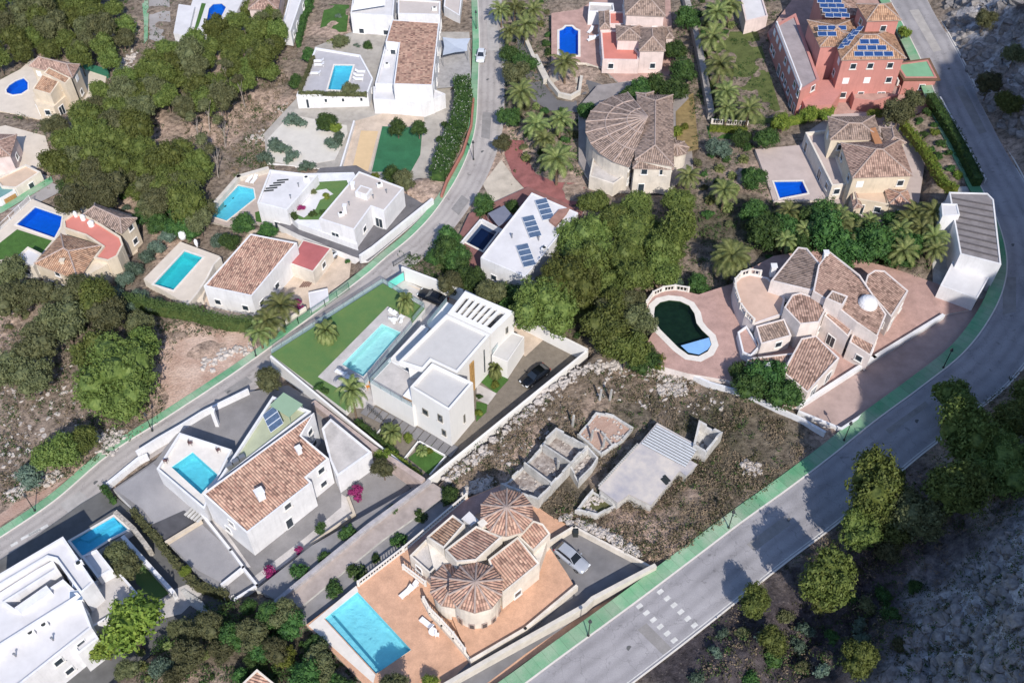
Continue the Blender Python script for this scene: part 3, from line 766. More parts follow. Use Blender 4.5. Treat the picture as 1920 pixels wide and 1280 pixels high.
def mk_bush(name, seed, mat, R_=1.0, hh=.8, puffs=60, per=14, leaf=.11, **k):
    root = bpy.data.objects.new(name, None); C.objects.link(root)
    crown_obj(seed, mat, root, hh * .55, R_=R_, hh=hh, n=4, puffs=puffs, per=per, leaf=leaf, pr=(.16, .32), **k)
    root.children[0].name = 'foliage'; rs = np.random.RandomState(seed)
    m = MB()
    for j in range(3):
        a = rs.uniform(0, 6); m.tube([(0, 0, -.3), (math.cos(a) * R_ * .3, math.sin(a) * R_ * .3, hh * .6)], [.05, .025], 5)
    m.build('stem', trunkm, root, loc=(0, 0, 0)); return root
def mk_palm(name, seed, mat, h=4.5, fl=2.3, nf=38, tr=.2, droop=1.0, stub=True):
    """trunk with a head of arching feather fronds"""
    root = bpy.data.objects.new(name, None); C.objects.link(root); rs = np.random.RandomState(seed)
    m = MB(); lx, ly = rs.uniform(-.3, .3, 2)
    path = [Vector((lx * t * t, ly * t * t, -.8 + (h + .8) * t)) for t in np.linspace(0, 1, 7)]
    m.tube(path, [tr * 1.35, tr * 1.1, tr, tr * .95, tr * .95, tr * 1.15, tr * 1.3], 9); m.build('trunk', palmtrunk, root, loc=(0, 0, 0))
    V = []; F = []
    top = np.array([lx, ly, h])
    for k in range(nf):
        a = k * 2.39996 + rs.uniform(-.15, .15); t = (k + .5) / nf; el = R(74) - R(88) * t ** .9 + rs.uniform(-.08, .08)
        L = fl * rs.uniform(.85, 1.1) * (1 - .15 * (1 - t)); d = np.array([math.cos(a), math.sin(a), 0]); pts = []; p = top.copy(); e = el; seg = 8
        for s in range(seg + 1):
            pts.append(p.copy()); p = p + (d * math.cos(e) + np.array([0, 0, 1]) * math.sin(e)) * L / seg; e -= droop * R(15) * (.4 + s / seg)
        pts = np.array(pts); side = np.array([-d[1], d[0], 0])
        def q(a_, b_, c_, d_):
            i = len(V); V.extend([a_, b_, c_, d_]); F.append([i, i + 1, i + 2, i + 3])
        for s in range(seg): q(pts[s] - side * .025, pts[s] + side * .025, pts[s + 1] + side * .018, pts[s + 1] - side * .018)
        for s in np.linspace(.08, 1, 24):
            i = min(int(s * seg), seg - 1); f = s * seg - i; c = pts[i] * (1 - f) + pts[i + 1] * f; tan = pts[i + 1] - pts[i]; tan = tan / np.linalg.norm(tan)
            w = fl * .19 * math.sin(math.pi * min(1, s * .85 + .12)) ** .7 + .05
            for sg in (-1, 1):
                tip = c + side * sg * w * .86 + tan * w * .55 + np.array([0, 0, -.22 * w - .05 + rs.uniform(-.05, .05)])
                q(c - tan * .07, c + tan * .07, tip + tan * .012, tip - tan * .012)
    mesh_np('fronds', np.array(V), np.array(F), mat, root)
    if stub:
        m = MB()
        for k in range(14):
            a = k * 2.4; m.tube([(lx + tr * math.cos(a), ly + tr * math.sin(a), h - .5), (lx + 2.2 * tr * math.cos(a), ly + 2.2 * tr * math.sin(a), h - .15)], [.05, .03], 4)
        m.build('frond_stubs', M('dry_frond', (.42, .22, .08), .2, 3), root, loc=(0, 0, 0))
    return root
POOLP = {
 'pine': [mk_tree('pine_tree', s, leaf_pine, 3.1, 2.9, 5.2, n=14, puffs=170, per=26, leaf=.19, pr=(.38, .85)) for s in (1, 2, 3, 4)],
 'olive': [mk_tree('pine_tree', s, leaf_olive, 3.1, 2.9, 5.4, n=13, puffs=150, per=24, leaf=.19, pr=(.38, .85)) for s in (5, 6)],
 'bigpine': [mk_tree('pine_tree', s, leaf_pine, 5.0, 4.2, 6.0, tr=.28, n=30, puffs=400, per=26, leaf=.2, pr=(.42, .95), spread=.74) for s in (7, 8)],
 'thin': [mk_tree('slender_pine', s, leaf_olive, 1.7, 1.3, 9.0, tr=.13, lean=2.2, bark=1, n=5, puffs=60, per=13, leaf=.18, pr=(.35, .6)) for s in (9, 10)],
 'broad': [mk_tree('broadleaf_tree', s, leaf_dark, 2.6, 2.5, 3.4, n=11, puffs=180, per=20, leaf=.17, pr=(.32, .7)) for s in (11, 12, 13)],
 'blue': [mk_tree('grey_green_tree', s, leaf_blue, 2.2, 1.8, 2.4, n=7, puffs=140, per=16, leaf=.15, pr=(.3, .55)) for s in (14, 15)],
 'lime': [mk_tree('bright_green_tree', s, leaf_lime, 2.0, 1.9, 2.6, n=6, puffs=120, per=16, leaf=.15, pr=(.3, .55)) for s in (16,)],
 'bush': [mk_bush('garden_shrub', s, leaf_dark) for s in (20, 21, 22)],
 'limebush': [mk_bush('garden_shrub', s, leaf_lime) for s in (23, 24)],
 'olivebush': [mk_bush('garden_shrub', s, leaf_olive) for s in (25, 26)],
 'bluebush': [mk_bush('garden_shrub', s, leaf_blue) for s in (27,)],
 'magenta': [mk_bush('bougainvillea', s, flower_p) for s in (28,)],
 'palm': [mk_palm('palm_tree', s, leaf_palm, fl=3.3, nf=24) for s in (31, 32, 33)],
 'bigpalm': [mk_palm('palm_tree', s, leaf_palm, h=5.2, fl=3.6, nf=52, tr=.32) for s in (34,)],
 'dwarfpalm': [mk_palm('dwarf_palm', s, leaf_palm, h=.7, fl=1.3, nf=30, tr=.14, stub=False) for s in (35,)],
}
USED = set()
LBL = {}
def plant(kind, px, py, sc, label, group=None, z=None, rz=None, zs=1.0, base=True, cat=None):
    """base=True: (px,py) marks the foot; False: marks the middle of the crown"""
    pr = rnd.choice(POOLP[kind]); h = {'pine': 5.4, 'olive': 5.6, 'bigpine': 6.3, 'thin': 8.3, 'broad': 3.6, 'blue': 2.5, 'lime': 2.8, 'palm': 4.3, 'bigpalm': 5.0}.get(kind, .5) * sc * zs
    if base: p = G(px, py) if z is None else W(px, py, z)
    else:
        if z is None:
            g = G(px, py)
            for _ in range(6): q = W(px, py, g.z + h); g = Vector((q.x, q.y, Hs(q.x, q.y)))
            p = g
        else: q = W(px, py, z + h); p = Vector((q.x, q.y, z))
    a = rnd.uniform(0, 6.28) if rz is None else rz
    s = (sc * rnd.uniform(.94, 1.06), sc * rnd.uniform(.94, 1.06), sc * zs)
    cat = cat or {'bush': 'shrub', 'limebush': 'shrub', 'olivebush': 'shrub', 'bluebush': 'shrub', 'magenta': 'flowering shrub', 'palm': 'palm', 'bigpalm': 'palm', 'dwarfpalm': 'palm'}.get(kind, 'tree')
    if pr.name not in USED:
        USED.add(pr.name); r = pr; r.location = p; r.rotation_euler[2] = a; r.scale = s
        r['label'] = label; r['category'] = cat
        if group: r['group'] = group
        return r
    r = dup(pr, p, a, s, label); r['category'] = cat
    if group: r['group'] = group
    elif 'group' in r: del r['group']
    return r
def drop_unused():
    for l in POOLP.values():
        for r in l:
            if r.name not in USED:
                for c in list(r.children): bpy.data.objects.remove(c)
                bpy.data.objects.remove(r)
def hedge(label, px, h=1.5, w=1.0, mat=None, z=None, dens=26, leaf=.1, seed=3, name='hedge', flowers=None, spiky=False, sub=None):
    mat = mat or leaf_dark; rs = np.random.RandomState(seed); pts = [(G0(*p) if z is None else W(p[0], p[1], z)) for p in px]
    t = thing(name, label, 'hedge', tuple(pts[0])); m = MB(); cs = []
    for a, b in zip(pts[:-1], pts[1:]):
        L = (b - a).length; d = (b - a).normalized(); s = Vector((-d.y, d.x, 0)); n = max(2, int(L / .7))
        for k in range(n):
            c0 = a.lerp(b, k / n); c1 = a.lerp(b, (k + 1) / n)
        m.beam(a + Vector((0, 0, h * .44)), b + Vector((0, 0, h * .44)), w * .72, h * .84)
        for k in range(int(L * dens)):
            q = a + (b - a) * rs.rand(); u = rs.uniform(-1, 1); v = rs.rand()
            if rs.rand() < .5: pz = h * rs.uniform(.85, 1.08); off = u * w / 2
            else: pz = h * v; off = math.copysign(w / 2, u) * rs.uniform(.8, 1.05)
            cs.append([q.x + s.x * off + rs.normal() * .05, q.y + s.y * off + rs.normal() * .05, q.z + pz * (1 + (.18 * rs.rand() if spiky else 0))])
    m.build('heart', mat, t)
    V, F = clumps(rs, np.array(cs), rs.uniform(.12, .26, len(cs)) * (w ** .3), 9, leaf)
    if spiky: V = V * 1.0
    mesh_np('leaves', V - np.array(t.location), F, mat, t)
    if flowers:
        idx = rs.choice(len(cs), int(len(cs) * .22), False); V, F = clumps(rs, np.array(cs)[idx] + np.array([0, 0, .12]), np.full(len(idx), .16), 5, .07)
        mesh_np('flowers', V - np.array(t.location), F, flowers, t)
    return t
# ------------------------------------------------------------------ cars and small things
carpaint = {}
def mk_car(label, loc, rz, col, L=4.5, wid=1.82, hgt=1.45, suv=False):
    t = thing('parked_car', label, 'car', loc); t.rotation_euler[2] = rz
    pm = M('car_paint_' + col, col, .01, 1, .25, spec=.6); dark = M('black_trim', (.02, .02, .022), .05, 2, .5); gl = M('car_glass', (.015, .02, .028), .02, 1, .05, spec=.8)
    # body sections from nose to tail: x, half width at sill / belt, bottom z, belt z
    X = [-.5, -.49, -.46, -.36, -.2, 0, .2, .36, .45, .49, .5]; HW = [.60, .80, .91, .98, 1, 1, 1, .98, .93, .84, .7]
    BZ = [.45, .36, .24, .2, .2, .2, .2, .2, .26, .36, .46]; TZ = [.60, .68, .76, .84, .90, .92, .93, .95, .94, .86, .72]
    m = MB(); secs = []
    for x, hw, bz, tz in zip(X, HW, BZ, TZ):
        w = hw * wid / 2; secs.append([(x * L, -w * .9, bz), (x * L, -w, bz + (tz - bz) * .35), (x * L, -w * .985, bz + (tz - bz) * .72), (x * L, -w * .86, tz), (x * L, -w * .4, tz + .03), (x * L, w * .4, tz + .03), (x * L, w * .86, tz), (x * L, w * .985, bz + (tz - bz) * .72), (x * L, w, bz + (tz - bz) * .35), (x * L, w * .9, bz)])
    for s0, s1 in zip(secs[:-1], secs[1:]):
        for i in range(10): m.face([s0[i], s0[(i + 1) % 10], s1[(i + 1) % 10], s1[i]], smooth=True)
    m.face(secs[0][::-1]); m.face(secs[-1])
    bo = m.build('body', pm, t, loc=(0, 0, 0), weld=True)
    # greenhouse
    g = [(-.20, .88, .90), (-.04, .80, hgt - .05), (.10, .80, hgt), (.30 if not suv else .38, .78, hgt - .04), (.45 if not suv else .48, .84, .94)]
    m = MB()
    rows = [[(x * L, -w * wid / 2 * .93, .88), (x * L, -w * wid / 2 * .93 + (0 if z < 1 else .1), z), (x * L, w * wid / 2 * .93 - (0 if z < 1 else .1), z), (x * L, w * wid / 2 * .93, .88)] for x, w, z in g]
    for s0, s1 in zip(rows[:-1], rows[1:]):
        for i in range(3): m.face([s0[i], s0[i + 1], s1[i + 1], s1[i]])
    m.build('windows', gl, t, loc=(0, 0, 0))
    m = MB(); rr = rows[1:4]
    for s0, s1 in zip(rr[:-1], rr[1:]):
        a, b, c, d = [Vector(q) + Vector((0, 0, .02)) for q in (s0[1], s0[2], s1[2], s1[1])]; m.face([a, b, c, d]); 
        for p, q in ((a, d), (b, c)): m.beam(p, q, .07, .05)
    for s0, s1 in ((rows[0], rows[1]), (rows[3], rows[4])):
        for i in (1, 2): m.beam(s0[i], s1[i], .07, .05)
    m.build('roof', pm, t, loc=(0, 0, 0))
    for sx in (-.31, .31):
        for sy in (-1, 1):
            m = MB(); c = Vector((sx * L, sy * (wid / 2 - .1), .32)); N = 18
            for (r0, y0), (r1, y1) in zip([(.2, -.11), (.32, -.11), (.33, 0), (.32, .11), (.2, .11)], [(.32, -.11), (.33, 0), (.32, .11), (.2, .11), (.2, -.11)]):
                for k in range(N):
                    A, B = 6.2832 * k / N, 6.2832 * (k + 1) / N; P = lambda r, y, a: (c.x + r * math.cos(a), c.y + y, c.z + r * math.sin(a)); m.face([P(r0, y0, A), P(r0, y0, B), P(r1, y1, B), P(r1, y1, A)])
            wo = m.build('wheel', dark, t, loc=(0, 0, 0)); m = MB()
            for k in range(N):
                A, B = 6.2832 * k / N, 6.2832 * (k + 1) / N
                for y in (-.09, .09): m.face([(c.x, c.y + y, c.z), (c.x + .2 * math.cos(A), c.y + y, c.z + .2 * math.sin(A)), (c.x + .2 * math.cos(B), c.y + y, c.z + .2 * math.sin(B))])
            m.build('rim', metal, wo, loc=(0, 0, 0))
    for sy in (-1, 1):
        m = MB(); m.box((-L * .478, sy * wid * .33, .68), (.22, .34, .11)); m.build('headlight', M('lamp_glass', (.75, .78, .8), .02, 1, .15), t, loc=(0, 0, 0))
        m = MB(); m.box((L * .485, sy * wid * .34, .78), (.12, .34, .12)); m.build('tail_light', M('red_lens', (.4, .02, .02), .02, 1, .2), t, loc=(0, 0, 0))
        m = MB(); m.box((-L * .13, sy * (wid / 2 + .07), .98), (.14, .2, .13)); m.build('mirror', pm, t, loc=(0, 0, 0))
    m = MB(); m.box((-L * .5, 0, .42), (.04, .5, .12)); m.build('number_plate', whitemetal, t, loc=(0, 0, 0))
    return t
LAMP = None
def lamp(px, py, label, z=None, arm=0.0):
    global LAMP
    p = G0(px, py) if z is None else W(px, py, z)
    if LAMP is None:
        t = thing('street_lamp', label, 'street lamp', p, 'street lamps along the pavements')
        m = MB(); m.lathe((0, 0), [(.16, -.3), (.16, .25), (.07, .4), (.055, 3.3), (.05, 3.6)], 8); m.build('pole', darkmetal, t, loc=(0, 0, 0))
        m = MB(); m.lathe((0, 0), [(.08, 3.6), (.2, 3.7), (.24, 3.75), (.1, 4.2), (.02, 4.3)], 8); m.build('lantern', M('dark_lantern', (.05, .055, .06), .05, 2, .3), t, loc=(0, 0, 0))
        LAMP = t; t.location = p; return t
    return dup(LAMP, p, 0, 1, label)
def lounger(loc, rz, label, group, first=[None]):
    if first[0] is None:
        t = thing('sun_lounger', label, 'sun lounger', loc, group, rz); f = MB()
        for sx in (-.8, .8):
            for sy in (-.28, .28): f.box((sx, sy, .15), (.05, .05, .3))
        for sy in (-.3, .3): f.box((0, sy, .3), (1.9, .05, .05))
        f.build('frame', whitemetal, t, loc=(0, 0, 0)); m = MB(); m.box((-.25, 0, .36), (1.35, .62, .09)); m.build('cushion', M('white_canvas', (.74, .74, .76), .04, 2, .9), t, loc=(0, 0, 0))
        m = MB(); m.beam((.43, 0, .38), (.98, 0, .78), .62, .09); m.build('backrest', MATS['white_canvas'], t, loc=(0, 0, 0)); first[0] = t; return t
    return dup(first[0], loc, rz, 1, label, group)
def table_set(loc, label):
    t = thing('garden_table', label, 'table', loc); m = MB(); m.lathe((0, 0), [(.5, .70), (.5, .74), (0, .745)], 16); m.build('tabletop', whitemetal, t, loc=(0, 0, 0))
    m = MB(); m.lathe((0, 0), [(.25, 0), (.05, .05), (.04, .7)], 8); m.build('pedestal', whitemetal, t, loc=(0, 0, 0)); return t
def chair(loc, rz, label, group=None, mat=None, first={}):
    mat = mat or whitemetal
    if mat.name in first: return dup(first[mat.name], loc, rz, 1, label, group)
    t = thing('garden_chair', label, 'chair', loc, group, rz); m = MB(); m.box((0, 0, .45), (.46, .46, .05)); m.build('seat', mat, t, loc=(0, 0, 0))
    m = MB(); m.box((-.22, 0, .72), (.04, .46, .45)); m.build('backrest', mat, t, loc=(0, 0, 0))
    for i in (-1, 1):
        for j in (-1, 1): m = MB(); m.box((i * .2, j * .2, .22), (.04, .04, .44)); m.build('leg', mat, t, loc=(0, 0, 0))
    first[mat.name] = t; return t

def ac(T, px, py, z, rz=0):
    q = W(px, py, z); m = MB(); m.box((q.x, q.y, z + .38), (.95, .42, .7), rz); o = m.build('air_conditioner', whitemetal, T)
    m = MB(); m.lathe((q.x, q.y), [(.0, z + .74), (.27, z + .745), (.27, z + .735)], 12); m.build('fan_grille', darkmetal, o)
def vent(T, px, py, z, h=.7):
    q = W(px, py, z); m = MB(); m.lathe((q.x, q.y), [(.09, z - .1), (.09, z + h), (.16, z + h), (.16, z + h + .08), (0, z + h + .14)], 8); m.build('vent_pipe', metal, T)
# ================================================================== roads and pavements
def offs(L, d):
    L = np.array(L); t = np.gradient(L, axis=0); t /= np.linalg.norm(t, axis=1)[:, None]
    return L + np.stack([t[:, 1], -t[:, 0]], 1) * d          # + = right of the direction
def strip(name, L, d0, d1, z, mat, i0=0, i1=None, thick=.25, kind='structure', label=None):
    A, B = offs(L, d0)[i0:i1], offs(L, d1)[i0:i1]; m = MB()
    def P(q, dz): return (q[0], q[1], float(Hbase(q[0], q[1])) + z + dz)
    ln = np.concatenate([[0], np.cumsum(np.linalg.norm(np.diff(A, axis=0), axis=1))])
    for k in range(len(A) - 1):
        m.face([P(B[k], 0), P(B[k + 1], 0), P(A[k + 1], 0), P(A[k], 0)], uv=[(d1, ln[k]), (d1, ln[k + 1]), (d0, ln[k + 1]), (d0, ln[k])])
        m.face([P(A[k], 0), P(A[k + 1], 0), P(A[k + 1], -thick), P(A[k], -thick)])
        m.face([P(B[k + 1], 0), P(B[k], 0), P(B[k], -thick), P(B[k + 1], -thick)])
    return tag(m.build(name, mat), label, None, kind=kind)
strip('road', RA, -2.35, 2.5, .05, road_a)
strip('road', RB, -3.5, 3.6, .05, road_b)
strip('kerb', RA, -2.5, -2.35, .14, coping); strip('pavement', RA, -3.75, -2.5, .13, green_a)
strip('kerb', RB, -3.68, -3.5, .14, coping); strip('pavement', RB, -5.5, -3.68, .13, green_a)
strip('kerb', RB, 3.6, 3.8, .14, coping)
strip('road_marking', RB, 3.30, 3.40, .056, paint)
def quadmark(cx, cy, L_, W_, ang, label=None):
    m = MB(); c = G0(cx, cy); d = Vector((math.cos(ang), math.sin(ang), 0)); s = Vector((-d.y, d.x, 0)); P = [c + d * i * L_ / 2 + s * j * W_ / 2 for i, j in ((-1,-1),(1,-1),(1,1),(-1,1))]
    m.face([(p.x, p.y, Hbase(p.x, p.y) + .056) for p in P]); return tag(m.build('road_marking', paint), kind='structure')
rd = (G0(1350, 1078) - G0(1228, 1172)); rang = math.atan2(rd.y, rd.x)
for k in range(6):
    quadmark(1199 + k * 13, 1136 + k * 12.8, .75, .5, rang)
    quadmark(1238 + k * 12.8, 1109 + k * 12.6, .75, .5, rang)
for a, b, l in ((27, 1020, .9), (58, 1001, 2.6), (72, 994, 2.6)): quadmark(a, b, l, .45, R(35))
_a = G0(1180, 1150)
# top-left cul-de-sac and short left lane
def gsheet(name, px, mat, dz=.05, kind='structure'):
    m = MB(); P = [G0(*p) for p in px]; base = np.mean([p.z for p in P])
    for t in tessellate_polygon([[Vector((p.x, p.y, 0)) for p in P]]):
        f = [P[i] for i in t]
        if (f[1] - f[0]).cross(f[2] - f[0]).z < 0: f = f[::-1]
        m.face([(q.x, q.y, Hbase(q.x, q.y) + dz) for q in f])
    return tag(m.build(name, mat), kind=kind)
gsheet('road', [(277, -40), (315, -40), (320, 40), (305, 82), (280, 74), (280, 20)], asphalt, .05)
gsheet('pavement', [(262, -40), (276, -40), (279, 20), (277, 75), (270, 84), (270, 40)], greenpaint, .1)
gsheet('road', [(-60, 440), (0, 404), (96, 344), (118, 330), (132, 338), (126, 354), (30, 402), (0, 420), (-60, 455)], asphalt, .05)
gsheet('pavement', [(-60, 424), (0, 390), (96, 331), (100, 342), (0, 402), (-60, 438)], greenpaint, .1)
# bare ground beside the lower road, red ramp
gsheet('bare_ground', [(292, 640), (320, 618), (352, 604), (398, 622), (430, 612), (478, 638), (488, 668), (440, 712), (388, 748), (335, 782), (303, 788), (318, 742), (288, 700), (300, 668)], M('peach_soil', (.56, .42, .34), .2, .35, .95, .6, 3, col2=(.38, .25, .19), fine=.16), .03)
gsheet('bare_ground', [(250, 860), (330, 795), (300, 790), (262, 815), (160, 880), (60, 930), (-20, 960), (-20, 1000), (90, 925), (200, 842)], pink_soil, .028)
gsheet('driveway', [(948, 262), (982, 264), (990, 300), (1004, 326), (1040, 342), (1105, 345), (1108, 380), (1050, 388), (1000, 372), (962, 330), (946, 290)], M('faded_red_paving', (.33, .13, .12), .18, .6, .9, .1, 6), .06)
gsheet('bare_ground', [(905, 345), (940, 300), (965, 335), (1000, 372), (985, 395), (930, 395)], sandy, .04)

# ================================================================== the new white villa
D, LV = -1.0, .3
VB = [(508, 664, .3), (803, 903, .8), (1100, 660, 1.0), (985, 598, 1.5), (870, 546, 1.5), (755, 505, 1.2), (718, 530, .3)]
vb = [tuple(W(*p))[:2] for p in VB]
_m = MB(); _m.polyflat(ccw(vb), D); tag(_m.build('driveway', gravel), kind='structure'); PLOTS.append((ccw(vb), D))
sheet('patio', [(728, 534), (757, 524), (830, 560), (872, 590), (860, 640), (760, 735), (690, 765), (655, 765), (668, 742), (690, 722), (797, 583)], palepave, D + .02)
sheet('forecourt', [(760, 532), (985, 606), (1024, 632), (985, 668), (950, 640), (870, 590), (835, 566)], beigepave, D + .03)
LAWN = [(508, 664), (718, 531), (797, 578), (772, 607), (683, 722), (668, 745), (648, 770)]
pool_px = [(716, 607), (752, 623), (681, 706), (641, 683)]
ppoly = ccw(PW(pool_px, LV))
m = MB(); lp = ccw(PW(LAWN, LV)); m.polyflat(lp, LV, [ppoly])
for i in range(len(lp)):
    a, b = lp[i], lp[(i + 1) % len(lp)]; m.face([(a[0], a[1], -6), (b[0], b[1], -6), (b[0], b[1], LV), (a[0], a[1], LV)], mi=1)
tag(m.build('lawn', [turf, villa_white]), kind='structure')
sheet('pool_deck', [(727, 574), (770, 597), (772, 607), (683, 722), (668, 742), (633, 727), (596, 706)], palepave, LV + .05, holes=[ppoly])
pool(pool_px, LV + .06, 'rectangular pool with pale aqua water on the new villa lawn', tint=(.80, .96, .96), rim=0, depth=1.2, floor=M('pale_pool_plaster', (.62, .86, .86), .03, 1, .4), ledge=[(717, 607), (724, 610), (650, 687), (641, 683)])
glassrail(None, PW([(509, 663), (718, 530), (796, 576), (774, 603)], LV), LV, 1.0, label='glass balustrade round the outer edge of the villa lawn')
glassrail(None, PW([(773, 610), (684, 722)], LV), LV, 1.0, label='glass balustrade between the villa pool deck and the sunken patio')
gwall('low white wall closing the lower left side of the villa lawn', [(507, 667), (655, 790), (803, 908)], .9, .3, villa_white, z=-.2, dz=4)
def vwall(label, pts, h, z, w=.25):
    pass
# boundary walls
def wallw(label, P, z0, z1, w=.25, mat=None, name='boundary_wall'):
    m = MB()
    for a, b in zip(P[:-1], P[1:]):
        a3, b3 = Vector((a[0], a[1], (z0 + z1) / 2)), Vector((b[0], b[1], (z0 + z1) / 2)); e = (b3 - a3).normalized() * w * .5
        m.beam(a3 - e * .98, b3 + e, w, z1 - z0)
    return tag(m.build(name, mat or villa_white, loc=(P[0][0], P[0][1], z0)), label, 'wall')
wallw('long white wall between the villa driveway and the ruin plot', [vb[1], vb[2]], D - 3, 1.25, .34)
wallw('white wall behind the villa forecourt, stepping down to the turquoise gate', [vb[2], vb[3], vb[4], vb[5]], D - 3, 1.7, .3)
g0, g1 = W(728, 531, .6), W(757, 512.5, .6)
t = thing('sliding_gate', 'turquoise sliding gate at the top entrance of the villa', 'gate', g0); m = MB(); m.beam((g0.x, g0.y, .05), (g1.x, g1.y, .05), .08, 1.7); m.build('panel', turquoise, t)
m = MB(); m.beam((g0.x, g0.y, .95), (g1.x, g1.y, .95), .12, .08); m.box((g1.x, g1.y, .1), (.15, .15, 2)); m.build('frame', metal, t)
# the house
c0 = W(840, 690, D); T = thing('white_villa', 'new white cubic villa with slatted roof opening and wooden entrance panel', 'house', (c0.x, c0.y, D))
ZF, ZM, ZP, ZT, ZG = 7.3, 7.0, 6.95, 3.6, 2.8
front = [tuple(W(x, y, ZF))[:2] for x, y in ((842, 769), (887, 717), (810, 680), (769, 725))]
main = [tuple(W(x, y, ZM))[:2] for x, y in ((747, 678), (837, 589), (919, 627), (857, 699), (808, 676), (793, 693))]
perg = [tuple(W(x, y, ZP))[:2] for x, y in ((838.5, 588), (872, 545.5), (964, 584.5), (920.5, 626))]
low = [tuple(W(x, y, ZT))[:2] for x, y in ((694, 718), (773, 764), (812, 725), (733, 677))]
flat(T, front, D, ZF, villa_white, greyroof, par=.5, w=.32)
# main roof: slab with overhang, body below set back
m = MB(); i_ = m.ring(main, .38, ZM - .65, ZM, ZM - .42); m.polyflat(ccw(main), ZM - .65, up=False); m.build('roof_edge', villa_white, T)
m = MB(); m.polyflat(i_, ZM - .34); m.build('roof', greyroof, T)
inner = [tuple(W(x, y, ZM))[:2] for x, y in ((765, 680), (845, 598), (917.5, 628.5), (856, 697), (808, 676))]
block(T, inner, D, ZM - .65, villa_white)
# pergola end: frame and beams over a sunken roof terrace
pa, pb, pc, pd = [Vector((q[0], q[1])) for q in perg]
def pq(u, v): return pa.lerp(pd, u).lerp(pb.lerp(pc, u), v)
m = MB()
O = [pq(0, 0), pq(1, 0), pq(1, 1), pq(0, 1)]; I = [pq(.09, .17), pq(.90, .17), pq(.90, .84), pq(.09, .84)]
for z, up in ((ZP, 1), (ZP - .45, 0)):
    for k in range(4):
        f = [O[k], O[(k + 1) % 4], I[(k + 1) % 4], I[k]]; f = f if up else f[::-1]; m.face([(q.x, q.y, z) for q in f])
for k in range(4):
    a, b = O[k], O[(k + 1) % 4]; m.face([(a.x, a.y, ZP - .45), (b.x, b.y, ZP - .45), (b.x, b.y, ZP), (a.x, a.y, ZP)])
    a, b = I[(k + 1) % 4], I[k]; m.face([(a.x, a.y, ZP - .45), (b.x, b.y, ZP - .45), (b.x, b.y, ZP), (a.x, a.y, ZP)])
m.build('roof_frame', villa_white, T)
for k in range(6):
    u = .09 + .81 * (k + .83) / 7; a, b = pq(u, .165), pq(u, .845); m = MB(); m.beam((a.x, a.y, ZP - .2), (b.x, b.y, ZP - .2), .42, .38); m.build('pergola_beam', villa_white, T)
m = MB()
for a, b in ((pq(.0, .0), pq(0, .05)), ): pass
W_ = [pq(.0, .02), pq(1, .02), pq(1, 1), pq(0, 1)]; ww = [(q.x, q.y) for q in W_]
m.prism(ww, D, 3.5); 
m.build('wall', villa_white, T)
m = MB(); i_ = m.ring(inset(ww, .004), .3, 3.5, ZP - .45, 3.5); m.build('wall', villa_white, T)
m = MB(); m.polyflat(i_, 3.52); m.build('terrace_floor', darkpave, T)
# garage
gar = rect((922, 666), (951.5, 678), (990.6, 634), ZG); flat(T, gar, D, ZG, villa_white, greyroof, par=.12, w=.12)
# lower wing with glazed roof terrace
block(T, low, D, ZT, villa_white); m = MB(); m.polyflat(inset(low, .1), ZT + .02); m.build('terrace_floor', palepave, T)
glassrail(T, [low[3], low[0], low[1]], ZT, 1.0)
# slatted canopy over the patio
cp = [tuple(W(x, y, 3.6))[:2] for x, y in ((727, 677), (790.6, 609), (804, 616), (760, 689))]
cp = [Vector(q) for q in cp]; m = MB(); o_ = [(q.x, q.y) for q in cp]; m.ring(o_, .22, 3.35, 3.62); m.build('canopy_frame', villa_white, T)
m = MB(); n = 46
for k in range(1, n):
    a = cp[0].lerp(cp[1], k / n); b = cp[3].lerp(cp[2], k / n); m.beam((a.x, a.y, 3.5), (b.x, b.y, 3.5), .1, .12)
m.build('canopy_slats', villa_white, T)
for q in (cp[0], cp[1]): m = MB(); m.box((q.x + .3, q.y + .1, 1.2), (.18, .18, 4.4)); m.build('post', villa_white, T)
# openings
def vw(A, B, x, y, zc, w, h, kind='w', frame=None):
    q = W(x, y, zc); A2, B2 = Vector(A), Vector(B); d = (B2 - A2).normalized(); window(T, A, B, (q.to_2d() - A2).dot(d), zc, w, h, kind, frame=frame)
F0, F1, F2, F3 = front
fm = M('bronze_frame', (.20, .19, .16), .02, 2, .4)
vw(F3, F0, 823.5, 786, 4.3, .8, 1.5, 'w', fm); vw(F3, F0, 827, 817, 1.4, .7, 1.3, 'w', fm); vw(F3, F0, 793, 777, 3.6, .95, 1.2, 'w', fm)
vw(F0, F1, 879, 789, 2.0, .35, 1.7, 'w', fm)
q = W(887, 690, 3.0); n2 = (Vector(main[2]) - Vector(main[3])).normalized(); nn = Vector((n2.y, -n2.x))
a2 = Vector(main[3]).lerp(Vector(main[2]), .42) - nn * .0; 
m = MB(); m.box((a2.x + nn.x * .05, a2.y + nn.y * .05, 2.55), (.95, .12, 6.3), math.atan2(n2.y, n2.x)); m.build('entrance_panel', M('slanted_oak_boards', (.56, .33, .12), .28, 4, .6), T)
a3 = Vector(main[3]).lerp(Vector(main[2]), .80)
m = MB(); m.box((a3.x + nn.x * .04, a3.y + nn.y * .04, 2.9), (.16, .1, 4.8), math.atan2(n2.y, n2.x)); m.build('slit_window', glassdark, T)
pw1 = Vector(perg[2]); pw0 = Vector(perg[3]); vw(perg[3], perg[2], 942, 614, 4.6, .5, 1.2, 'w', fm)
glassrail(T, [tuple(Vector(gar[3]).lerp(Vector(gar[0]), f) + Vector((.1, .1))) for f in (.25, 1)], ZG, .95)
glassrail(T, [tuple(W(x, y, 3.4))[:2] for x, y in ((801, 611), (838, 566))], 3.4, 1.0)
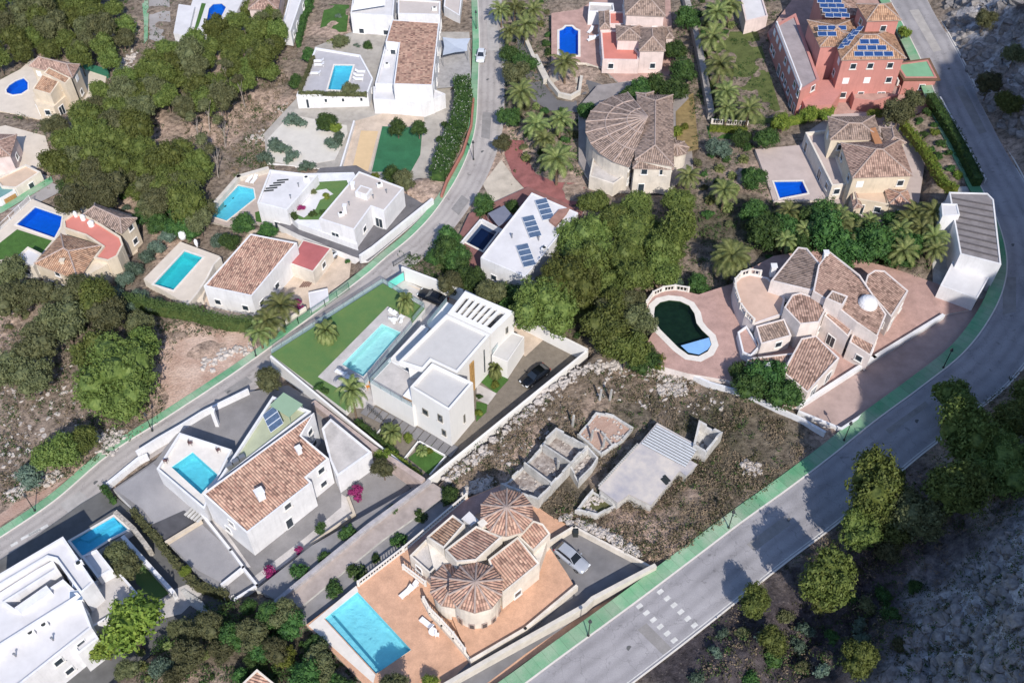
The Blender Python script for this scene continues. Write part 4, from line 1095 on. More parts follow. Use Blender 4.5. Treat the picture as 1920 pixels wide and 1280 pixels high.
bal = [tuple(W(x, y, 3.4))[:2] for x, y in ((801, 611), (838, 566), (850, 572), (815, 618))]; m = MB(); m.prism(bal, 3.2, 3.4, bottom=True); m.build('balcony', villa_white, T)
# roof terrace sofa, recessed wall with wood
# garden of the villa
sheet('garden_lawn', [(902, 716), (921, 694), (954, 711), (930, 737)], lawnm, D + .06); sheet('garden_lawn', [(893, 790), (893, 752), (914, 757), (912, 772)], lawnm, D + .06)
sheet('doorstep_paving', [(894, 725), (899, 721), (931, 737), (915, 758), (893, 748)], palepave, D + .08)
sheet('garden_lawn', [(805, 828), (836, 853), (805, 890), (770, 862), (765, 858)], lawnm, D + .10)
wallw('low white curb framing the small square lawn under the villa', [tuple(W(*p, D + .4))[:2] for p in ((759, 858), (785, 826), (836, 854), (806, 889))], D - .3, D + .45, .18, name='planter_curb')
wallw('short white curb behind the dark palms under the villa', [tuple(W(*p, D + .4))[:2] for p in ((704, 815), (715, 803), (726, 808))], D - .3, D + .45, .18, name='planter_curb')
for k in range(13):
    f = k / 12; c = W(689 + f * 158, 768 + f * 77, D + .12 - .0 * k); m = MB(); ang = math.atan2((W(846, 839) - W(688, 756)).y, (W(846, 839) - W(688, 756)).x)
    m.box((c.x, c.y, D + .08 + .006 * k), (1.0, 1.9, .1), ang); tag(m.build('stepping_slab', darkpave, loc=(c.x, c.y, D)), ['first', 'second', 'third', 'fourth', 'fifth', 'sixth', 'seventh', 'eighth', 'ninth', 'tenth', 'eleventh', 'twelfth', 'last'][k] + ' dark grey slab along the villa front, counted from the tall palm', 'paving slab', 'dark slabs along the villa front')
st0, st1 = W(688, 758, .6), W(716, 780, .3)
t = thing('stair_rail', 'thin metal stair railing at the left corner of the villa', 'railing', st0); m = MB()
for k in range(8): q = st0.lerp(st1, k / 7); m.tube([(q.x, q.y, D), (q.x, q.y, D + 1.5 - k * .08)], .03, 5)
m.build('posts', darkmetal, t); m = MB(); m.tube([(st0.x, st0.y, D + 1.5), (st1.x, st1.y, D + .95)], .035, 5); m.tube([(st0.x, st0.y, D + .9), (st1.x, st1.y, D + .4)], .025, 5); m.build('handrail', darkmetal, t)
# furniture
lz = LV + .06
for (x, y), l in (((640, 701), 'white sun lounger beside the shaded end of the villa pool'), ((655, 710), 'sun lounger nearest the tall palm on the villa deck')):
    lounger(W(x, y, lz), R(-30), l, 'sun loungers on the villa deck')
for (x, y), l in (((740, 590), 'white sun lounger at the top edge of the villa deck'), ((748, 594), 'sun lounger between the top corner and the low palm of the villa deck')): lounger(W(x, y, lz), R(150), l, 'sun loungers on the villa deck')
table_set(W(739, 605, lz), 'small round white table between pool and top corner of the villa deck')
for k, (x, y) in enumerate(((733, 601), (745, 602), (752, 607))): chair(W(x, y, lz), R(60 + 90 * k), ['white chair left of the round deck table', 'white chair right of the round deck table', 'white chair by the glass rail of the villa deck'][k])
wood_ch = M('orange_seat', (.55, .22, .05), .05, 2, .7)
for k, (x, y) in enumerate(((690, 728), (696, 721), (702, 714))): chair(W(x, y, D + .03), R(40), ['orange patio chair nearest the villa corner', 'middle chair on the sunken villa patio', 'patio chair farthest from the villa corner'][k], mat=wood_ch)
sofa = W(770, 742, ZT); t = thing('roof_daybed', 'white daybed on a wooden base on the villa roof terrace', 'daybed', sofa); m = MB(); m.box((sofa.x, sofa.y, ZT + .2), (1.4, 1.6, .3), R(-30)); m.build('base', wood, t); m = MB(); m.box((sofa.x, sofa.y, ZT + .45), (1.35, 1.55, .2), R(-30)); m.build('cushion', MATS['white_canvas'], t)
mk_car('black car parked on the gravel by the long villa wall', W(1003, 709, D), math.atan2((W(1027, 687) - W(978, 724)).y, (W(1027, 687) - W(978, 724)).x), '0a0c10', 4.7, 1.9, 1.4)
mk_car('black car in the villa entrance below the back wall', W(812, 562, D), R(-28), '0b0d12', 4.7, 1.9, 1.4)
plant('palm', 669, 787, .76, 'tall palm rising over the lower left end of the villa deck', z=D, zs=1.95)
plant('dwarfpalm', 614, 638, 1.6, 'shaggy short palm standing alone on the villa lawn', z=LV, zs=1.6)
plant('dwarfpalm', 763, 584, 1.25, 'short palm at the top corner of the villa deck', z=LV, zs=2.2)
plant('dwarfpalm', 928, 703, 1.0, 'small palm in the flower bed by the villa entrance', z=D, zs=2.2)
plant('dwarfpalm', 792, 850, .8, 'dark spiky palm on the small square lawn', z=D, zs=1.2)
plant('dwarfpalm', 738, 825, 1.3, 'dark broad palm behind the lower villa wall', z=D, zs=1.6); plant('dwarfpalm', 728, 815, 1.2, 'dark low palm beside the stepped slabs', z=D, zs=1.2)
plant('limebush', 826 - 20, 846, .55, 'yellow green plant at the corner of the small square lawn', z=D); plant('limebush', 930, 722, .7, 'yellow flowering plant beside the entrance palm', z=D); plant('limebush', 897, 775, .6, 'yellow plant at the right corner of the villa', z=D)
plant('bush', 898, 745, .5, 'small green plant by the villa doorstep', z=D); plant('limebush', 766, 822, .75, 'round bright shrub between slabs and planter curb', z=D)
plant('bush', 597, 728, .7, 'round dark shrub at the lower edge of the villa lawn', z=LV); plant('bush', 608, 735, .6, 'small shrub next to the lawn edge below the deck', z=LV)
hedge('clipped dark green hedge behind the lower villa wall', [(668, 792), (700, 818), (745, 855)], .9, .8, leaf_dark, z=D); hedge('bright yellow green hedge running along the lower villa wall', [(728, 852), (790, 900)], 1.2, .8, leaf_lime, z=D, seed=4)
# ================================================================== neighbouring houses
def P3(l): return [tuple(W(*p)) for p in l]
def PQ(l, z): return [tuple(W(x, y, z))[:2] for x, y in l]
def house(px, py, g, label, name='house'):
    c = W(px, py, g); return thing(name, label, 'house', (c.x, c.y, g))
def solar_grid(T, c, zf, u, n, rows, w=1.0, h=1.65, mat=None, gap=.06):
    """rows of panels on a roof plane zf(x,y); c centre (x,y), u level direction"""
    e = .3; u = Vector(u).normalized(); v2 = Vector((-u.y, u.x))
    def P(q): return Vector((q.x, q.y, zf(q.x, q.y) + .14))
    for r in range(rows):
        nn = n[r] if hasattr(n, '__len__') else n
        for k in range(nn):
            q = Vector(c) + u * ((k - (nn - 1) / 2) * (w + gap)) + v2 * ((r - (rows - 1) / 2) * (h + gap) * .93)
            p = P(q); a = (P(q + u * e) - P(q - u * e)); b = (P(q + v2 * e) - P(q - v2 * e)); panel(T, p, a, b, mat=mat, w=w, h=h)
# ---- big tiled house with a pool and a triangular terrace (left of the villa)
g = -1.5
plot('courtyard', [(212, 917), (292, 862), (330, 815), (462, 735), (540, 722), (612, 762), (700, 845), (782, 905), (640, 1005), (585, 1020), (480, 1102), (420, 1120), (372, 1078), (312, 1015), (288, 990)], M('dark_courtyard_asphalt', (.25, .24, .24), .15, .25, .9, .1, 8, fine=.06), g, side=white)  # dark grey asphalt of the triangular courtyard
sheet('parking_pad', [(216, 917), (288, 868), (335, 918), (378, 962), (345, 962), (293, 988), (268, 955)], padasphalt, g + .03)
sheet('parking_pad', [(313, 1015), (374, 978), (430, 1030), (450, 1062), (415, 1092), (370, 1068)], padasphalt, g + .03)
sheet('path', [(478, 1100), (585, 1018), (662, 960), (655, 935), (640, 925), (640, 950), (575, 1005), (470, 1085)], palepave, g + .03)
sheet('painted_yard_shade', [(282, 984), (345, 956), (378, 976), (312, 1016)], M('yard_shade_paint', (.09, .09, .10), .15, .6, .9), g + .05)  # flat dark sheet painting the driveway's shade onto the yard
sheet('side_terrace', [(372, 962), (392, 950), (470, 1062), (452, 1064), (430, 1030)], palepave, g + .06)
wallw('pale cap wall between the two grey parking pads', PQ([(313, 1015), (375, 977)], g + .5), g, g + .55, .45, M('ochre_wall', (.58, .50, .40), .12, 1, .9))
wallw('white wall stepping down beside the lower grey parking pad', PQ([(378, 962), (432, 1030), (456, 1062), (416, 1094)], g + .9), g, g + .9, .3, white)
wallw('white corner wall at the bottom of the tiled house yard', PQ([(456, 1064), (482, 1096), (440, 1122)], g + .9), g, g + .9, .3, white)
for k_, (x_, y_) in enumerate(((356, 958), (362, 962), (368, 966), (374, 970), (380, 974))):
    q_ = W(x_, y_, g); m = MB(); m.box((q_.x, q_.y, g + .12 + .1 * k_), (.34, 1.7, .2), R(-35)); tag(m.build('garden_step', concrete, loc=tuple(q_)), ['lowest', 'second', 'middle', 'fourth', 'topmost'][k_] + ' grey step beside the painted dark shade in the tiled house yard', 'step', 'steps beside the painted dark shade')
T = house(500, 880, g, 'white house under a broad terracotta roof with a pale green terrace beside it')
rz = shed(T, P3([(380, 926, 5.2), (589, 774, 5.2), (565, 817, 4.7), (617, 860, 4.1), (575, 895, 4.0), (585, 905, 3.9), (463, 1000, 3.9)]), white, tileA, g, win=5, every=5.5)
q = W(487, 925, 5.2); chimney(T, q.x, q.y, rz(q.x, q.y), 1.3, .95, rz=R(35)); q = W(560, 843, 5.2); chimney(T, q.x, q.y, rz(q.x, q.y), 1.0, .6, rz=R(35))
gt = PQ([(407, 901), (511, 742), (583, 770), (388, 916)], 4.3); flat(T, gt, g, 4.3, white, M('pale_green_terrace', (.40, .43, .30), .07, .6, .85), par=.55, w=.3)
ft = PQ([(603, 803), (620, 784), (697, 847), (632, 893), (618, 862)], 2.4); flat(T, ft, g, 2.4, white, palepave, par=.12, w=.3); q = W(577, 826, 2.4)
m = MB(); q = W(582, 823, 2.5); m.box((q.x, q.y, 2.45), (.8, .8, .3)); m.build('roof_hatch', metal, T)
pt = PQ([(295, 882), (338, 814), (436, 846), (411, 897), (384, 958)], 1.7)
c = W(540, 770, 3.8); m = MB(); m.box((c.x, c.y, 5.15), (3.4, 2.6, .06), R(-35)); 
for sx in (-1, 1):
    for sy in (-1, 1): o = Matrix.Rotation(R(-35), 3, 'Z') @ Vector((1.6 * sx, 1.2 * sy, 0)); m.box((c.x + o.x, c.y + o.y, 4.45), (.07, .07, 1.4))
m.build('awning', M('green_canvas', (.25, .36, .25), .03, 1, .9), T)
c = W(513, 790, 3.9)
for k in range(3):
    o = Vector((math.cos(R(-62)), math.sin(R(-62)), 0)) * (k - 1) * 1.1; panel(T, (c.x + o.x, c.y + o.y, 4.45), (math.cos(R(-62)), math.sin(R(-62)), 0), (math.cos(R(28)), math.sin(R(28)), .45), mat=pvgrey, w=1.05, h=2.1)
for k, (x, y) in enumerate(((455, 861), (443, 869), (431, 877))): q = W(x, y, 3.8); m = MB(); m.box((q.x, q.y, 4.2), (.8, .5, .8), R(35)); m.build('air_conditioner', metal, T)
ph = PQ([(321, 875), (361, 847), (409, 890), (377, 926)], 1.7)
m = MB(); m.polyflat(ccw(pt), 1.7, [ccw(ph)]); m.build('pool_terrace', coping, T)
m = MB(); i_ = m.ring(pt, .25, g, 2.15, 1.68); m.build('pool_terrace_wall', white, T)
pool([(321, 875), (361, 847), (409, 890), (377, 926)], 1.7, 'aqua pool on the raised corner terrace of the white house with green terrace', rim=0)
for k, (x, y) in enumerate(((358, 833), (410, 846), (312, 866))): q = W(x, y, 1.7); chair((q.x, q.y, 1.7), R(40 * k), ['chair at the top corner of the raised pool terrace', 'chair at the right side of the raised pool terrace', 'chair at the left rim of the raised pool terrace'][k], mat=M('brown_seat', (.15, .09, .09), .1, 2, .7))
gwall('white wall between the road and the dark triangular courtyard', [(262, 862), (300, 838), (345, 812), (385, 787), (470, 745)], 2.0, .3, white, dz=2)
gwall('white wall along the road edge of the grey parking pad', [(205, 915), (262, 868), (280, 860)], 1.1, .5, white)
t = thing('gate_pillar', 'white pillar standing in the roadside wall of the triangular courtyard', 'pillar', W(408, 797, g)); p = W(408, 797, g); m = MB(); m.box((p.x, p.y, g + 1.7), (.5, .5, 3.4)); m.box((p.x, p.y, g + 3.45), (.65, .65, .12)); m.build('pillar_shaft', white, t)
gwall('stone boundary wall running down from the villa corner beside the flat white terrace', [(590, 765), (700, 850), (795, 912)], 1.6, .7, M('pinkish_masonry', (.50, .40, .36), .15, 1, .9, .2, 4), dz=2)
gwall('long pale terrace wall below the tiled white house', [(500, 1108), (585, 1018), (664, 962), (652, 930)], .8, .35, M('ochre_wall', (.58, .50, .40), .12, 1, .9), z=g, dz=1)
# terraces between the tiled house and the domed house
g = .2
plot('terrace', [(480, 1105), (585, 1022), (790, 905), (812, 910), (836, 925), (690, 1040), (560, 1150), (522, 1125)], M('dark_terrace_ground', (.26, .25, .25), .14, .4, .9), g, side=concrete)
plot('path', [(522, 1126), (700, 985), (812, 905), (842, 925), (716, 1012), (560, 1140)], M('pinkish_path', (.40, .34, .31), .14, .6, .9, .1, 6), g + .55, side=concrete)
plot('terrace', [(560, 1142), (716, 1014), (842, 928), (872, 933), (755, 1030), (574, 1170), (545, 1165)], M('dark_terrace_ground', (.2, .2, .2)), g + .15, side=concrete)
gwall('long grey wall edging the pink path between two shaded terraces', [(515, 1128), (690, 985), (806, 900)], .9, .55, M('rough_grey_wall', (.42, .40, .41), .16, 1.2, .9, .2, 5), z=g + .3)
for k, (x, y, s) in enumerate(((602, 995, .85), (655, 998, 1.2), (612, 1045, .9), (566, 1078, 1.3), (750, 1010, 1.2), (793, 972, 1.0), (677, 1074, 1.4), (627, 1110, 1.15), (845, 935, 1.4), (735, 955, .9), (705, 1050, .7))):
    plant('bush', x, y, s, ['small round shrub below the roof corner of the tiled house', 'dark round shrub on the upper shaded terrace', 'shrub halfway down the upper shaded terrace', 'wide shrub near the lower end of the upper shaded terrace', 'tall shrub on the strip above the orange deck', 'shrub high up on the strip beside the balustrade', 'large dark shrub beside the pink path above the aqua pool', 'round shrub by the corner of the large aqua pool', 'big dark shrub at the top end of the pink path', 'shrub beneath the long stone boundary wall', 'faint low shrub on the strip between path and deck'][k], z=g)
for k, (x, y, s) in enumerate(((507, 1076, 1.0), (560, 1032, .6), (667, 925, 1.1))): plant('magenta', x, y, s, ['magenta bougainvillea low on the pale terrace wall', 'small magenta bush halfway up the pale terrace wall', 'magenta bougainvillea below the flat white terrace'][k], z=-.9)
# ---- white stepped modern house, bottom left
g = -2.6
plot('courtyard', [(-90, 1120), (-40, 1075), (60, 1010), (150, 945), (200, 915), (288, 992), (312, 1016), (372, 1080), (430, 1125), (330, 1190), (200, 1290), (100, 1370), (-90, 1400)], M('dark_yard', (.13, .13, .13), .15, .4, .9), g, side=white)
T = house(80, 1130, g, 'white stepped flat roofed house at the bottom left with sunken courts')
flat(T, PQ([(-80, 1258), (150, 1118), (172, 1176), (38, 1282), (-60, 1350)], 3.4), g, 3.4, white, whiteroof, par=.35, win=3)
flat(T, PQ([(-60, 1150), (0, 1110), (66, 1068), (99, 1050), (108, 1066), (10, 1128), (30, 1142), (118, 1085), (150, 1115), (-20, 1222), (-60, 1240)], 4.6), g, 4.6, white, whiteroof, par=.4)
flat(T, PQ([(-40, 1120), (-40, 1098), (118, 1005), (176, 1090), (151, 1113), (104, 1048), (88, 1044)], 5.2), g, 5.2, white, whiteroof, par=.4, win=8)
block(T, PQ([(28, 1140), (88, 1098), (98, 1110), (40, 1150)], 4.7), 4.0, 4.9, white)
flat(T, PQ([(152, 1042), (181, 1029), (211, 1067), (183, 1083)], 2.3), g, 2.3, white, whiteroof, par=.15, win=5)
flat(T, PQ([(176, 1090), (218, 1065), (259, 1112), (215, 1150), (172, 1176), (150, 1118)], 1.2), g, 1.2, white, palepave, par=.6, w=.25)
flat(T, PQ([(130, 1203), (172, 1176), (185, 1196), (146, 1226)], 2.2), g, 2.2, white, whiteroof, par=.2)
c = W(155, 1150, 1.3); 
for k in range(2): panel(T, (c.x, c.y + k * 1.4 + .8, 4.35), (1, .15, 0), (0, 1, .7), mat=pvgrey, w=1.6, h=1.2)
block(T, PQ([(0, 1160), (62, 1118), (84, 1136), (20, 1180)], g + .1), g, g + .15, M('dark_green_turf', (.02, .09, .04), .1, 1, .9), name='court_turf')
pool([(133, 1014), (213, 968), (240, 992), (205, 1010), (155, 1042)], -1.2, 'blue stepped pool behind the white house at the bottom left', tint=(.35, .78, .93), rim=.3, depth=.9, ledge=[(150, 1010), (213, 970), (222, 980), (165, 1015)])
wallw('white wall between dark green turf strip and the narrow yard', PQ([(230, 1004), (322, 1106)], g + 2), g, g + 1.7, .5, white)
sheet('turf_strip', [(252, 1066), (266, 1050), (318, 1112), (292, 1128), (255, 1092)], turf, g + .04)
sheet('pale_patio', [(290, 1130), (322, 1106), (350, 1095), (380, 1110), (340, 1150), (300, 1160)], palepave, g + .04)  # pale paving in the corner of the dark yard
hedge('narrow ivy hedge on the wall between pool yard and grey parking pads', [(252, 965), (300, 1020), (330, 1060), (372, 1105), (432, 1125)], 1.8, .9, leaf_olive, z=g, seed=9)
gwall('rubble wall beside the blue stepped pool', [(215, 958), (250, 990), (280, 1030)], 1.6, .6, stonewall, z=g)
hedge('small dark hedge beside the parking pad at the road', [(196, 918), (216, 945)], 1.4, .8, leaf_dark, z=g)
for k in range(9):
    m = MB(); a = W(352 + k * 4.2, 1120 + k * 3.0, g); m.box((a.x, a.y, g + .09 + .02 * k), (.5, 2.6, .16), R(38)); tag(m.build('garden_step', concrete, loc=tuple(a)), ['lowest', 'second', 'third', 'fourth', 'middle', 'sixth', 'seventh', 'eighth', 'topmost'][k] + ' grey garden step beside the bottom left yard, counted from the left', 'step', 'grey garden steps at the bottom left')
# ---- house with two conical roofs, orange terraces and big pool
g = 1.6
pl = [(608.7, 1158.7), (670, 1108.7), (771, 1217.5), (705, 1262.5)]
plot('pool_terrace', [(574, 1171), (700, 1075), (872, 935), (945, 905), (1030, 965), (1076, 990), (1226, 1067), (1240, 1075), (1100, 1165), (985, 1240), (880, 1320), (760, 1330), (690, 1290)], orangepave, g, holes=[ccw(PW(pl, g))], side=M('beige_retaining', (.5, .44, .38)))
sheet('driveway', [(1028, 1022), (1074, 992), (1224, 1070), (1080, 1160), (985, 1225), (880, 1305), (800, 1320), (884, 1236), (985, 1178), (1076, 1103), (1060, 1075)], M('driveway_asphalt', (.20, .195, .20), .14, .35, .9, .1, 8), g + .03)
sheet('pool_border', [(578, 1172), (668, 1097), (672, 1107), (607, 1159), (704, 1264), (700, 1280)], coping, g + .05)
sheet('pink_deck', [(756, 1036), (872, 937), (944, 908), (960, 930), (800, 1010)], pinkpave, g + .02)  # pinkish strip of paving along the balustrade
pool(pl, g + .02, 'large sky blue pool on the orange terrace at the bottom', tint=(.62, .92, .97), rim=0, floor=pool_tile, ledge=[(609, 1159), (619, 1151), (711, 1257), (705, 1262)])
T = house(920, 1060, g, 'cream house with two conical clay tile towers and an orange terrace')
block(T, PQ([(800, 1010), (850, 968), (905, 985), (985, 975), (1030, 1002), (1010, 1060), (945, 1115), (860, 1120), (812, 1060)], g + 3.4), g, g + 3.4, palecream)
shed(T, P3([(915, 1049, g + 5.4), (971, 1006, g + 5.4), (1012, 1057, g + 4.5), (942, 1114, g + 4.5)]), palecream, tileA, g, win=4, every=3)
shed(T, P3([(834, 1031, g + 5.5), (893, 986, g + 5.6), (942, 1007, g + 6.1), (893, 1051, g + 6.0), (856, 1054, g + 5.7)]), palecream, tileA, g + 3)
shed(T, P3([(800, 1007, g + 4.6), (849, 965, g + 4.6), (872, 983, g + 5.1), (832, 1029, g + 5.1)]), palecream, tileD, g, win=6, every=4)
shed(T, P3([(971, 1007, g + 4.8), (1000, 976, g + 4.8), (1018, 982, g + 4.7), (1032, 1001, g + 4.4), (1000, 1034, g + 4.2)]), palecream, tileA, g, win=7, every=3)
flat(T, PQ([(768, 1041), (799, 1010), (833, 1046), (806, 1075)], g + 3.1), g, g + 3.1, palecream, palepave, par=.7, w=.2, win=2)
c = W(853, 1096, g + 3.7); cone(T, (c.x, c.y), 3.0, g + 3.7, .9, g, palecream, tileA, 9)
c = W(950, 960, g + 6.3); cone(T, (c.x, c.y), 3.25, g + 6.3, 1.15, g, palecream, tileA, 10, a0=.3)
c = W(892, 1100, g + 5.6); cone(T, (c.x, c.y), 3.2, g + 5.6, 1.2, g, palecream, tileA, 10, a0=.3); tw = c
for a in (-130, -100, -70, -45, -20):
    n_ = Vector((math.cos(R(a)), math.sin(R(a)))); p = Vector((c.x, c.y)) + n_ * 2.82; d_ = Vector((-n_.y, n_.x)); window(T, p - d_, p + d_, 1, g + (1.3 if a != -130 else 1.2), .7, 1.3 if a != -130 else 2.1, 'w' if a != -130 else 'd', n_, cap)
q = W(905, 985, g + 5.8); chimney(T, q.x, q.y, g + 5.5, .8, .7, palecream, R(40))
m = MB(); q = W(883, 968, g + 4.2); m.prism(PQ([(865, 972), (880, 958), (898, 975), (884, 985)], g + 4.4), g, g + 4.4); m.build('annex', whiteroof, T)
# raised orange terrace and its balustrades
up = PQ([(915, 1160), (945, 1115), (1012, 1058), (1030, 1025), (1062, 1073), (1078, 1100), (985, 1180), (884, 1236), (862, 1192), (845, 1150)], g + .8)
m = MB(); m.prism(up, g, g + .8); m.build('upper_terrace', orangepave, T)
wallw('cream kerb wall between orange terrace and driveway', PQ([(1080, 1100), (985, 1179), (884, 1238)], g + 1), g, g + 1.25, .35, palecream)
balustrade('white balustrade on the left edge of the orange deck by the strip of shrubs', [(673, 1097), (757, 1033), (875, 933)], g)
balustrade('short white balustrade casting shade beside the paired deck loungers', [(757, 1066), (798, 1097)], g + 1.0)
balustrade('curved white balustrade round the foot of the nearer conical tower', [(795, 1126), (806, 1146), (828, 1168), (850, 1192), (872, 1222)], g + .8)
wallw('cream retaining wall under the curved balustrade', PQ([(792, 1122), (806, 1148), (828, 1172), (850, 1196), (884, 1238)], g + .8), g - .5, g + .8, .25, palecream)
wallw('cream wall along the right side of the domed house driveway', PQ([(1030, 1016), (1076, 988), (1226, 1066)], g + .9), g - .6, g + 1.1, .3, palecream)
gwall('long white wall between driveway and green pavement at the bottom', [(830, 1292), (920, 1240), (1098, 1140), (1110, 1128), (1228, 1066)], 1.0, .5, M('cream_street_wall', (.60, .56, .50), .1, 1, .85), dz=2)
q = W(1072, 1050, g); mk_car('silver car with a dark roof parked beside the cream driveway wall', (q.x, q.y, g + .03), math.atan2((W(1045, 1024) - W(1105, 1072)).y, (W(1045, 1024) - W(1105, 1072)).x), '9a9fa8', 4.6, 1.85, 1.5, True)
for k, (x, y, a, l) in enumerate(((762, 1112, 45, 'white lounger on the orange deck, left of a pair below the balustrade'), (772, 1104, 45, 'white lounger on the orange deck, right of a pair below the balustrade'), (800, 1170, -40, 'white lounger at the foot of the curved balustrade'))): lounger(W(x, y, g), R(a), l, 'loungers on the orange deck')
table_set(W(812, 1188, g), 'white round table under the curved balustrade'); chair(W(820, 1192, g), 0, 'white chair beside the table under the curved balustrade')
q = W(1079, 1003, g); t = thing('waste_bin', 'dark waste bin in the top corner of the driveway with the silver car', 'bin', q); m = MB(); m.box((q.x, q.y, g + .55), (.6, .65, .95)); m.build('bin_body', darkmetal, t); m = MB(); m.box((q.x, q.y, g + 1.06), (.66, .72, .08)); m.build('lid', darkmetal, t)
# ---- unfinished concrete shells
g = 1.9
wcon = M('pale_concrete', (.58, .57, .55), .16, .7, .9, .15, 6, fine=.1, streak=.2)
def shell(label, outer, parts, z0, z1, w=.3, floor=None, name='unfinished_building'):
    c = W(*outer[0], z1); t = thing(name, label, 'ruin', (c.x, c.y, z0)); o = PQ(outer, z1); PLOTS.append((ccw(o), z0)); m = MB(); i_ = inset(ccw(o), w); oc = ccw(o); rj = random.Random(int(c.x * 10))
    for k in range(len(oc)):
        A, B, Ci, Di = (Vector(q) for q in (oc[k], oc[(k + 1) % len(oc)], i_[(k + 1) % len(oc)], i_[k])); nseg = max(1, int((B - A).length / 1.1)); drop = 0
        for j in range(nseg):
            f0, f1 = j / nseg, (j + 1) / nseg; drop = max(0, min((z1 - z0) * .75, drop + rj.uniform(-.55, .6))) if j else rj.uniform(0, .3); h0 = z1 - drop; h1 = h0 - rj.uniform(-.12, .2)
            a, b, c_, d_ = A.lerp(B, f0), A.lerp(B, f1), Di.lerp(Ci, f1), Di.lerp(Ci, f0); lo = z0 - 1.5
            P = [(a.x, a.y, lo), (b.x, b.y, lo), (c_.x, c_.y, lo), (d_.x, d_.y, lo), (a.x, a.y, h0), (b.x, b.y, h1), (c_.x, c_.y, h1), (d_.x, d_.y, h0)]
            for f in ((0, 1, 5, 4), (1, 2, 6, 5), (2, 3, 7, 6), (3, 0, 4, 7), (4, 5, 6, 7)): m.face([P[q] for q in f])
    m.build('wall', wcon, t)
    for a, b in parts:
        A, B = W(*a, z1), W(*b, z1); m = MB(); m.beam((A.x, A.y, (z0 + z1) / 2 - .03), (B.x, B.y, (z0 + z1) / 2 - .03), .22, z1 - z0); m.build('partition', concrete, t)
    rs = np.random.RandomState(int(abs(c.x) * 7) + 3); V0, F0 = ico(1); prt = []; xs_ = [q[0] for q in i_]; ys_ = [q[1] for q in i_]
    for _ in range(120):
        x_, y_ = rs.uniform(min(xs_), max(xs_)), rs.uniform(min(ys_), max(ys_)); ins = False
        for a_, b_ in zip(i_, i_[1:] + i_[:1]):
            if (a_[1] > y_) != (b_[1] > y_) and x_ < (b_[0] - a_[0]) * (y_ - a_[1]) / (b_[1] - a_[1]) + a_[0]: ins = not ins
        if ins and vnoise(np.array([x_]), np.array([y_]))[0] > .4: s_ = rs.uniform(.08, .34); prt.append((V0 * s_ * rs.uniform(.5, 1.3, (len(V0), 3)) * np.array([1, 1, .5]) + np.array([x_, y_, z0 + .12]) - np.array(t.location), F0))
    if prt: V_, F_ = join_vf(prt); mesh_np('rubble', V_, F_, rs.choice([palerock, palerock, rockm]), t)['kind'] = 'stuff'
    m = MB(); m.polyflat(i_, z0 + .05); m.build('floor', floor or M('rubble_floor', (.42, .38, .35), .3, 1.2, .95, .5, 3, col2=(.12, .09, .08)), t); return t
shell('roofless concrete shell with three open rooms full of rubble', [(938, 905), (1043, 800), (1103, 834), (1068, 872), (1010, 936)], [((983, 866), (1035, 905)), ((1019, 832), (1070, 866))], g, g + 1.9)
shell('narrow roofless concrete room attached beside the three open rooms', [(1068, 872), (1103, 836), (1122, 856), (1112, 872), (1085, 900)], [], g, g + 1.5, .2)
shell('low broken concrete foundation with brush growing inside', [(1082, 812), (1118, 770), (1152, 776), (1188, 800), (1170, 822), (1128, 852), (1110, 838)], [((1128, 808), (1150, 835))], g, g + .6, .3, pink_soil)
for k, (x, y) in enumerate(((1124, 752), (1143, 752), (1073, 800), (1108, 828), (1045, 885), (1130, 842))):
    a = G0(x, y); t = thing('concrete_column', ['bare concrete column at the top left of the ruin plot', 'bare concrete column right beside the topmost one of the ruin plot', 'column at the upper corner of the three roofless rooms', 'column between roofless rooms and brush filled foundation', 'column inside the three roofless rooms', 'leaning column right of the narrow roofless room'][k], 'column', a); m = MB(); m.tube([(a.x, a.y, a.z - .5), (a.x + .1, a.y, a.z + 2.6)], [.18, .16], 4); m.build('shaft', concrete, t)
ru = [(1122, 914), (1200, 830), (1232, 792), (1312, 836), (1290, 860), (1308, 870), (1287, 891), (1275, 882), (1221, 946), (1180, 926), (1158, 942)]
g2 = 3.9; c = W(1220, 870, g2); t = thing('unfinished_building', 'unfinished concrete ground floor with a bare roof slab and grey joists', 'ruin', (c.x, c.y, 1.0)); sl = ccw(PQ(ru, g2)); PLOTS.append((sl, 2.2))
m = MB(); m.prism(inset(sl, .15), -1, g2 - .25); m.build('wall', wcon, t); m = MB(); m.prism(sl, g2 - .25, g2, bottom=True); m.build('roof_slab', M('stained_slab', (.56, .51, .46), .22, .4, .9, .1, 6, col2=(.34, .33, .36)), t)
a0, a1, b0, b1 = W(1202, 832, g2), W(1232, 796, g2), W(1285, 876, g2), W(1310, 838, g2)
m = MB(); m.face([(q.x, q.y, g2 + .015) for q in (a0, b0, b1, a1)]); m.build('joist_gap', darkmetal, t)
for k in range(9):
    A = a0.lerp(a1, (k + .4) / 9); B = b0.lerp(b1, (k + .4) / 9); m = MB(); m.beam((A.x, A.y, g2 + .06), (B.x, B.y, g2 + .06), .25, .16); m.build('joist', M('grey_joist', (.55, .57, .60), .08, 2, .8), t)
for (x, y) in ((1246, 902), (1250, 897)): q = W(x, y, g2); m = MB(); m.box((q.x, q.y, g2 + .03), (.45, 1.1, .06), R(35)); m.build('roof_opening', darkmetal, t)
A = W(1126, 912, g2); B = W(1200, 832, g2)
m = MB()
for k in range(26): q = A.lerp(B, k / 26); m.box((q.x - .15, q.y + .1, g2 + .08), (.24, .3, .2), R(40))
m.build('block_row', concrete, t)
shell('tall open concrete box at the right end of the joisted slab', [(1311, 785), (1356, 808), (1326, 845), (1300, 832)], [], g2 - 1.2, g2 + 1.0, .3, concrete)
